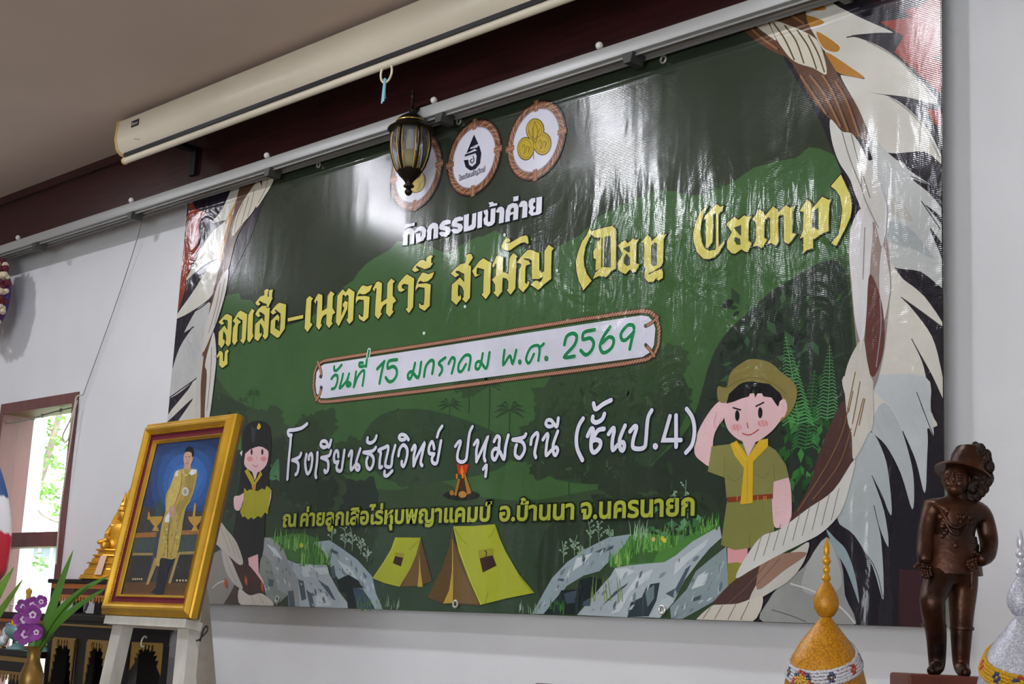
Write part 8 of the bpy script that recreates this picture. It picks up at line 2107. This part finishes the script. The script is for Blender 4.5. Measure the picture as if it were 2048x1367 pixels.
for pts, w_ in ((((.94, -.9, 1.40), (.975, -.9, 1.455), (1.025, -.9, 1.555), (1.09, -.9, 1.672)), .0125), (((.94, -.895, 1.40), (1.01, -.895, 1.475), (1.13, -.895, 1.56), (1.285, -.895, 1.607)), .009), (((.94, -.89, 1.40), (1.0, -.89, 1.462), (1.12, -.89, 1.525), (1.27, -.89, 1.578)), .009), (((.94, -.905, 1.40), (1.0, -.905, 1.47), (1.08, -.905, 1.53), (1.20, -.905, 1.585)), .008), (((.935, -.91, 1.38), (.94, -.91, 1.42), (.945, -.91, 1.445), (.95, -.91, 1.47)), .012)):
    k = MB(); blade(k, relp(*pts), w_); k.build('leaf', M_lf, pl)
oc = thing('orchid_spray', 'spray of purple and white orchids in the brass vase', 'flowers', VL+Vector((0, 0, .12)))
k = MB(); k.tube(bez([(0, 0, 0), (.0, -.01, .05), (-.01, -.012, .11), (.005, -.012, .16)], 6), .0025, 7); k.build('stem', M_lf, oc)
R = random.Random(12)
for cx, cz, s in ((.905, 1.487, 1.15), (.935, 1.525, .9), (.965, 1.50, 1.0), (.925, 1.448, 1.1), (.965, 1.455, .95), (.985, 1.535, .7), (.99, 1.455, .75), (.9, 1.52, .8)):
    c = Vector((cx, -.918+R.uniform(-.012, .006), cz))-oc.location; k = MB(); kw = MB(); ph = R.uniform(0, 1)
    for i in range(5):
        a = ph+2*math.pi*i/5; d = (rd*math.cos(a)-fdv*.3+Vector((0, 0, math.sin(a)))).normalized(); p = d.cross(fdv).normalized()
        L = .028*s; W_ = .015*s; v = [c, c+d*L*.45+p*W_, c+d*L*.85+p*W_*.7, c+d*L+fdv*-.003, c+d*L*.85-p*W_*.7, c+d*L*.45-p*W_]; vv = [k.bm.verts.new(x) for x in v]; k.bm.faces.new(vv)
        u = [c+fdv*-.002, c+d*L*.25+p*W_*.4+fdv*-.0015, c+d*L*.42+fdv*-.0015, c+d*L*.25-p*W_*.4+fdv*-.0015]; kw.bm.faces.new([kw.bm.verts.new(x) for x in u])
    k.ball(c-fdv*.005, .004*s, 8, 6); fl_ = k.build('blossom', M_orch, oc); kw.build('throat', M_orw, fl_)
ls = thing('leaf_spray', 'light green leaf tips reaching in at the left edge', 'leaves', (.52, -.9, 1.36))
for pts in (((0, 0, 0), (.09, 0, .10), (.17, 0, .19), (.245, 0, .27)), ((0, .01, 0), (.10, .01, .09), (.19, .01, .16), (.285, .01, .235)), ((0, .01, 0), (.08, .01, .12), (.13, .01, .19), (.20, .01, .255))):
    k = MB(); blade(k, pts, .011); k.build('leaf', M_lf2, ls)
k = MB(); k.lathe([(.001, -.1), (.022, -.1), (.022, -.094), (.017, -.086), (.026, -.065), (.0325, -.038), (.032, -.02), (.025, 0), (.0185, .016), (.0165, .03), (.019, .046), (.027, .055), (.017, .046), (.001, .02)], 32); v2 = k.build('brass_vase', M_brass); v2.location = (.52, -.9, 1.362); tag(v2, 'brass vase beyond the left edge of the view', 'vase')
k = MB(); k.box((.43, -.99, 1.24), (.61, -.81, 1.262)); k.box((.49, -.93, 0), (.55, -.87, 1.24)); o = k.build('vase_stand', M_lac, smooth=False); tag(o, 'black stand under the left vase', 'stand')
# flag
fg = thing('flag', 'hanging red, white and blue flag at the left edge by the window', 'flag', (-1.05, -.2, 1.55))
fm = bpy.data.materials.new('flag_cloth'); fm.use_nodes = True; nt = fm.node_tree; at_ = nt.nodes.new('ShaderNodeAttribute'); at_.attribute_name = 'ink'; nt.links.new(at_.outputs[0], nt.nodes['Principled BSDF'].inputs['Base Color']); nt.nodes['Principled BSDF'].inputs['Roughness'].default_value = .7
FAx = Art(); nu, nv = 40, 60
def flagp(u, v):
    # u across from the pole to the free edge, v down; cloth sags so the free edge swells outward low down
    wd_ = .05+.30*math.sin(min(1, v*1.15)*math.pi*.55)**1.2*(1 if v < .86 else (1-((v-.86)/.14)**2*.75))
    x = u*wd_; y = .028*math.sin(u*13+v*3)*(.25+v)+.02*math.sin(u*5)
    return (x, y, .66*(1-v)+u*.03)
FIX = [flagp(i/nu, j/nv) for j in range(nv+1) for i in range(nu+1)]
me = bpy.data.meshes.new('cloth'); me.from_pydata(FIX, [], [(j*(nu+1)+i, j*(nu+1)+i+1, (j+1)*(nu+1)+i+1, (j+1)*(nu+1)+i) for j in range(nv) for i in range(nu)])
cA = me.color_attributes.new('ink', 'FLOAT_COLOR', 'POINT')
for j in range(nv+1):
    for i in range(nu+1):
        s = (j/nv)*1.35-.1+(1-i/nu)*.25
        hx = 'b01c30' if s > .82 else ('d6d4d4' if s > .52 else ('2c4a7c' if s > .12 else 'd6d4d4')); cA.data[j*(nu+1)+i].color = (*hexlin(hx), 1)
for p in me.polygons: p.use_smooth = True
me.materials.append(fm); new_obj('cloth', me, fg)
k = MB(); k.tube([(-.012, 0, -1.55), (-.012, 0, .78)], .011, 12); k.ball((-.012, 0, .795), .02, 12, 8); k.build('pole', mat('varnished_pole', '6a4a30', .4), fg)
# garland
ga = thing('flower_garland', 'purple drapery ball edged with cream and maroon flowers at left edge', 'garland', (-1.43, -.045, 2.845))
M_pur = mat('purple_cloth', '43307a', .7, var=.3, scale=20); M_crm = mat('cream_flower', 'cfc2a6', .7, bump=.5, bscale=120); M_mar = mat('maroon_flower', '5c1226', .7, bump=.4, bscale=120)
k = MB(); k.ball((0, 0, 0), .12, 20, 14, (1, .3, 1.2)); k.build('cloth_core', M_pur, ga)
R = random.Random(4)
for nm, m_, par in (('cream_blossoms', M_crm, 0), ('maroon_blossoms', M_mar, 1)):
    k = MB()
    for i in range(26):
        if (i % 2) != par: continue
        a = 2*math.pi*i/26
        for j in range(7): k.ball((.128*math.cos(a)+R.uniform(-.012, .012), -.03+R.uniform(-.02, .02),   .150*math.sin(a)+R.uniform(-.012, .012)), R.uniform(.010, .016), 8, 6)
    k.build(nm, m_, ga)
k = MB(); k.tube([(0, 0, .14), (0, -.005, .16), (.0, -.01, .172)], .004, 6); k.build('hanging_loop', M_cord, ga)
# ================================================================== RIGHT SIDE: TABLE, STATUE, HATS
tb = thing('display_table', 'wooden display table under the bronze statue', 'table', (3.62, -.98, 0), (0, 0, math.radians(46)))
k = MB(); k.box((-.5, -.36, 1.405), (.6, .40, 1.43), .004); k.build('top', mat('dark_table_wood', '4a2c1e', .4, var=.2, scale=8), tb, smooth=False)
for x in (-.48, .54):
    for y in (-.34, .34):
        k = MB(); k.box((x, y, 0), (x+.05, y+.05, 1.405)); k.build('leg', MATS['dark_table_wood'], tb, smooth=False)
M_brn = mat('bronze_paint', '2b1a14', .38, .6, var=.45, scale=16, bump=.25, bscale=45, col2='53301c'); M_base = mat('red_brown_base', '6f3526', .5, var=.15)
st = thing('bronze_statue', 'bronze statue of a uniformed officer in a plumed wide-brimmed hat', 'statue', (3.553, -.754, 1.43), (0, 0, math.radians(46)))
k = MB(); k.box((-.066, -.055, 0), (.085, .06, .047), .004); k.build('base', M_base, st, smooth=False)
KX = .000757; KZ = .000745
def S3(px, py, y=0): return ((px-1885)*KX, y, .0475+(1349-py)*KZ)
vs = [S3(1906, 1128, .0), S3(1908, 1082, -.004), S3(1915, 1035, -.002), S3(1920, 1005, 0), S3(1921, 985, 0), S3(1917, 955, -.004),
      S3(1867, 1010, .004), S3(1853, 1072, -.002), S3(1843, 1112, -.018), S3(1841, 1130, -.024),
      S3(1973, 1009, .01), S3(1985, 1072, .006), S3(1972, 1105, -.018), S3(1945, 1119, -.034),
      S3(1882, 1150, -.004), S3(1846, 1206, -.045), S3(1868, 1270, -.014), S3(1871, 1326, -.008), S3(1868, 1339, -.016), S3(1844, 1343, -.045),
      S3(1930, 1150, .006), S3(1926, 1220, .004), S3(1926, 1275, .008), S3(1926, 1328, .010), S3(1926, 1340, .0), S3(1922, 1343, -.03)]
es = [(0, 1), (1, 2), (2, 3), (3, 4), (4, 5), (3, 6), (6, 7), (7, 8), (8, 9), (3, 10), (10, 11), (11, 12), (12, 13), (0, 14), (14, 15), (15, 16), (16, 17), (17, 18), (18, 19), (0, 20), (20, 21), (21, 22), (22, 23), (23, 24), (24, 25)]
rs = [(.035, .028), (.034, .028), (.037, .027), (.031, .021), (.0135, .0135), (.013, .013), .0175, .0155, .0125, .010, .0175, .0155, .0135, .011, .0275, .0195, .0165, .0135, .012, .0075, .0275, .020, .0170, .0135, .012, .0075]
hc = Vector(S3(1912, 950, -.008)); fdir = Vector((-.42, -.9, 0)).normalized(); sdir = Vector((fdir.y, -fdir.x, 0))
def shead(bm):
    Rm = Matrix((sdir, -fdir, Vector((0, 0, 1)))).transposed().to_4x4()
    def add(p, r, sc): bmesh.ops.create_uvsphere(bm, u_segments=18, v_segments=14, radius=r, matrix=Matrix.Translation(hc) @ Rm @ Matrix.Translation(p) @ Matrix.Diagonal((*sc, 1)))
    add((0, 0, 0), .0235, (.86, .98, 1.12)); add((0, -.010, -.016), .014, (.95, .95, .8)); add((0, -.0245, -.001), .0042, (.8, .9, 1.7)); add((0, -.0235, .004), .003, (.8, 1, 1.6))
    for s in (-1, 1): add((s*.008, -.0195, .0065), .0042, (1.5, .6, .5)); add((s*.0085, -.021, .0025), .0028, (1.2, .6, .8)); add((s*.0205, .002, -.001), .0055, (.4, .8, 1.3)); add((s*.008, -.0185, -.008), .0055, (1, .6, 1))
    add((0, -.0225, -.0105), .0034, (1.9, .6, .5)); add((0, -.0225, -.0135), .003, (1.7, .6, .5))
    # five curled fingers on each hand
    for hp, hd in ((Vector(S3(1841, 1130, -.024)), Vector((-.1, -.35, -1))), (Vector(S3(1945, 1119, -.034)), Vector((-1, -.3, -.25)))):
        hd.normalize(); sd = hd.cross(Vector((0, 1, .3))).normalized(); dn = hd.cross(sd)
        for i in range(5):
            L = (.012, .0175, .019, .0175, .014)[i]; b0 = hp+sd*(i-2)*.0042+hd*.004
            if i == 0: b0 = hp-sd*.009; 
            dd = (hd*(1 if i else .6)-sd*(0 if i else .5)).normalized()
            for j in range(4):
                t = j/3; bmesh.ops.create_uvsphere(bm, u_segments=7, v_segments=5, radius=.0033, matrix=Matrix.Translation(b0+dd*L*t+dn*(.006*t*t)))
skin_mesh('figure', vs, es, rs, M_brn, st, 2, 0, shead)
k = MB()
k.lathe([(.043, -.001), (.0465, -.004), (.045, .012), (.041, .032), (.0375, .055)], 32, S3(1906, 1141, 0), cap=False, sq=.84); k.build('tunic_skirt', M_brn, st)
k = MB(); k.lathe([(.037, -.004), (.039, -.003), (.039, .004), (.037, .005)], 28, S3(1908, 1088, -.002), cap=False, sq=.80); k.ball(Vector(S3(1902, 1089, -.033)), .005, 8, 6, (1, .5, 1)); k.build('belt', M_brn, st)
k = MB(); k.lathe([(.0145, 0), (.0175, .001), (.0165, .016), (.0145, .018)], 20, S3(1920, 1000, 0)); k.build('collar', M_brn, st)
for s, px in ((-1, 1868), (1, 1972)):
    k = MB(); k.ball(S3(px+(6 if s < 0 else -6), 1005, .004), .0125, 12, 8, (1.1, .8, .4)); k.build('epaulette', M_brn, st)
k = MB(); R = random.Random(6)
for i in range(9): k.ball(S3(1877+R.uniform(-3, 14), 1018+i*6.5, -.0285+abs(i-4)*.0006), R.uniform(.0035, .0055), 8, 6, (1.2, .6, 1))
for i in range(6): k.ball(S3(1908+i*6, 1030+(i % 2)*9, -.0285), .0042, 8, 6, (1, .6, 1.3))
k.build('medals', M_brn, st)
k = MB(); k.tube(bez([S3(1874, 1015, -.025), S3(1888, 1046, -.033), S3(1906, 1052, -.033), S3(1924, 1038, -.031)], 6), .0028, 7); k.tube(bez([S3(1876, 1022, -.026), S3(1890, 1060, -.034), S3(1910, 1066, -.034), S3(1926, 1046, -.031)], 6), .0022, 7); k.build('cord', M_brn, st)
k = MB()
for i in range(4): k.ball(S3(1912-i*3, 1030+i*17, -.0300-(.002 if i > 1 else 0)), .0026, 8, 6)
k.build('buttons', M_brn, st)
k = MB(); k.tube([S3(1932, 1128, -.036), S3(1934, 1175, -.03)], [.0045, .0035], 8); k.ball(S3(1930, 1126, -.037), .006, 8, 6); k.build('gloves', M_brn, st)
for px, py in ((1862, 1256), (1927, 1258)):
    k = MB(); k.lathe([(.0165, 0), (.0185, .001), (.0185, .005), (.0165, .006)], 20, S3(px, py, -.018 if px < 1900 else .006), cap=False); k.build('boot_cuff', M_brn, st)
# hat: tilted wide brim turned up at one side, crown and drooping plume
hm = Matrix.Translation(Vector(S3(1929, 938, 0))) @ Matrix.Rotation(math.radians(15), 4, 'Y') @ Matrix.Rotation(math.radians(-14), 4, 'X')
k = MB(); k.lathe([(.022, .002), (.035, .001), (.044, .0), (.0435, .0035), (.034, .005), (.024, .008)], 36, cap=False, sq=.9); k.lathe([(.001, -.0015), (.024, .0)], 36, cap=False); hat = k.build('hat_brim', M_brn, st, xf=hm)
k = MB(); k.lathe([(.029, .002), (.0295, .016), (.029, .031), (.025, .043), (.014, .049), (.001, .047)], 28, cap=False, sq=1.0); k.build('hat_crown', M_brn, st, xf=hm @ Matrix.Translation((.007, 0, 0)))
k = MB(); R = random.Random(9)
for i in range(120):
    t = (i % 60)/59; a = (.22+t*.75)*math.pi*.97; q_ = 1 if i < 60 else .7
    c = Vector(S3(1938, 930, 0))+Vector((math.sin(a)*.034*q_-.005+R.uniform(-.004, .004), R.uniform(-.016, .012), math.cos(a)*.043*q_+.003+R.uniform(-.004, .004)))
    k.ball(c, R.uniform(.0065, .009), 8, 6, (1, .9, 1.3))
k.build('hat_plume', mat('bronze_plume', '2b1a14', .5, .4, var=.4, scale=40, bump=1., bscale=90), st)
# glitter hats
def glitter(name, a, b):
    m = bpy.data.materials.new(name); m.use_nodes = True; nt = m.node_tree; bs = nt.nodes['Principled BSDF']; tc = nt.nodes.new('ShaderNodeTexCoord'); v = nt.nodes.new('ShaderNodeTexVoronoi'); v.inputs['Scale'].default_value = 520
    cr = nt.nodes.new('ShaderNodeValToRGB'); cr.color_ramp.elements[0].color = (*hexlin(a), 1); cr.color_ramp.elements[1].color = (*hexlin(b), 1); sp = nt.nodes.new('ShaderNodeSeparateColor')
    nt.links.new(tc.outputs['Object'], v.inputs['Vector']); nt.links.new(v.outputs['Color'], sp.inputs[0]); nt.links.new(sp.outputs[0], cr.inputs[0]); nt.links.new(cr.outputs[0], bs.inputs['Base Color'])
    bp = nt.nodes.new('ShaderNodeBump'); bp.inputs['Strength'].default_value = .9; bp.inputs['Distance'].default_value = .0016; nt.links.new(sp.outputs[1], bp.inputs['Height']); nt.links.new(bp.outputs[0], bs.inputs['Normal'])
    bs.inputs['Roughness'].default_value = .42; bs.inputs['Metallic'].default_value = .1; return m
G1 = glitter('gold_glitter', 'a5690a', 'd8980e'); G2 = glitter('silver_glitter', '9a9ca8', 'd0d2dc'); M_bdg = mat('gold_beads', 'cf9416', .25, .2); M_bds = mat('silver_beads', 'c8cad4', .22, .3); M_bw = mat('white_beads', 'c6c4ca', .3); M_brd = mat('red_beads', 'b0301f', .3); M_bbl = mat('blue_beads', '2f3e66', .3); M_byl = mat('yellow_beads', 'c89a20', .3)
def hatprof(z):
    P = [(.0065, .0), (.0135, -.008), (.0195, -.016), (.031, -.030), (.0385, -.042), (.045, -.055), (.0495, -.070), (.053, -.085), (.056, -.108), (.057, -.117)]
    for (r_, a), (q, b_) in zip(P, P[1:]):
        if b_ <= z <= a: return r_+(q-r_)*(a-z)/(a-b_)
    return P[-1][0] if z < -.1 else P[0][0]
def hat(name, label, loc, s, mg, mb_, mband, rot):
    t = thing(name, label, 'headdress', loc, (0, 0, rot))
    k = MB(); k.lathe([(hatprof(-.117*i/40)*s, -.117*i/40*s+.117*s) for i in range(40, -1, -1)], 48); k.build('cone', mg, t)
    k = MB(); k.lathe([(.006, 0), (.010, .002), (.0155, .010), (.017, .018), (.0155, .027), (.011, .037), (.0065, .044), (.005, .046)], 32, xf_ if False else (0, 0, 0)); k.build('bulb', glitter(name+'_bulb_glitter', 'a8700e', 'c88a14') if mg is G1 else mg, t, xf=Matrix.Translation((0, 0, .117*s)) @ Matrix.Diagonal((s, s, s, 1)))
    k = MB(); z = .046
    for r_, h in ((.0062, .011), (.0052, .0115), (.006, .0125)): k.lathe([(.0025, z), (r_*.8, z+h*.2), (r_, z+h*.45), (r_*.8, z+h*.75), (.0025, z+h)], 18); z += h
    k.lathe([(.0025, z), (.004, z+.003), (.0042, z+.011), (.0025, z+.017), (.0006, z+.0235)], 16); k.build('finial', mb_, t, xf=Matrix.Translation((0, 0, .117*s)) @ Matrix.Diagonal((s, s, s, 1)))
    R = random.Random(5); W_ = MB(); FL = {}
    for i in range(150):
        a = 2*math.pi*i/150
        zc = -.056+.020*math.sin(a)+.013*math.cos(a)   # low in front, high behind
        for j in range(5):
            z = zc+(j-2)*.0042+R.uniform(-.0006, .0006); r_ = hatprof(z)+.0012
            ph = i % 15; B = W_
            if 4 <= ph <= 8 and 1 <= j <= 3 and abs(ph-6)+abs(j-2) <= 2: B = FL.setdefault((i//15, 'c' if ph == 6 and j == 2 else 'p'), MB())
            B.ball((r_*math.cos(a)*s, r_*math.sin(a)*s, (z+.117)*s), .0023*s, 6, 4)
    W_.build('bead_band', mband, t)
    for n in range(10):
        fo = FL[(n, 'p')].build('bead_flower', M_bbl if n % 2 else M_brd, t); FL[(n, 'c')].build('flower_centre', M_byl, fo)
    a = -math.pi/2-.75; zc = -.085; r_ = hatprof(zc)+.003; ro = {'y': MB(), 'b': MB(), 'r': MB()}
    for i in range(42):
        rr_ = .0135*math.sqrt(i/42); th = i*2.4; col = 'y' if rr_ < .0098 else ('b' if i % 2 else 'r')
        tx = -math.sin(a); ty = math.cos(a); off = rr_*math.cos(th)
        ro[col].ball(((r_*math.cos(a)+tx*off+math.cos(a)*.003)*s, (r_*math.sin(a)+ty*off+math.sin(a)*.003)*s, (zc+.117+rr_*math.sin(th))*s), .0028*s, 6, 4)
    rs_ = ro['y'].build('rosette', M_byl, t); ro['b'].build('blue_bead_rim', M_bbl, rs_); ro['r'].build('red_bead_rim', M_brd, rs_)
hat('beaded_headdress', 'golden glitter cone headdress with a white beaded flower band', (3.609, -1.146, 1.4305), 1.0, G1, M_bdg, M_bw, math.radians(46))
hat('beaded_headdress', 'silver glitter cone headdress cut off by the right edge', (3.768, -.918, 1.4305), 1.13, G2, M_bds, M_byl, math.radians(70))
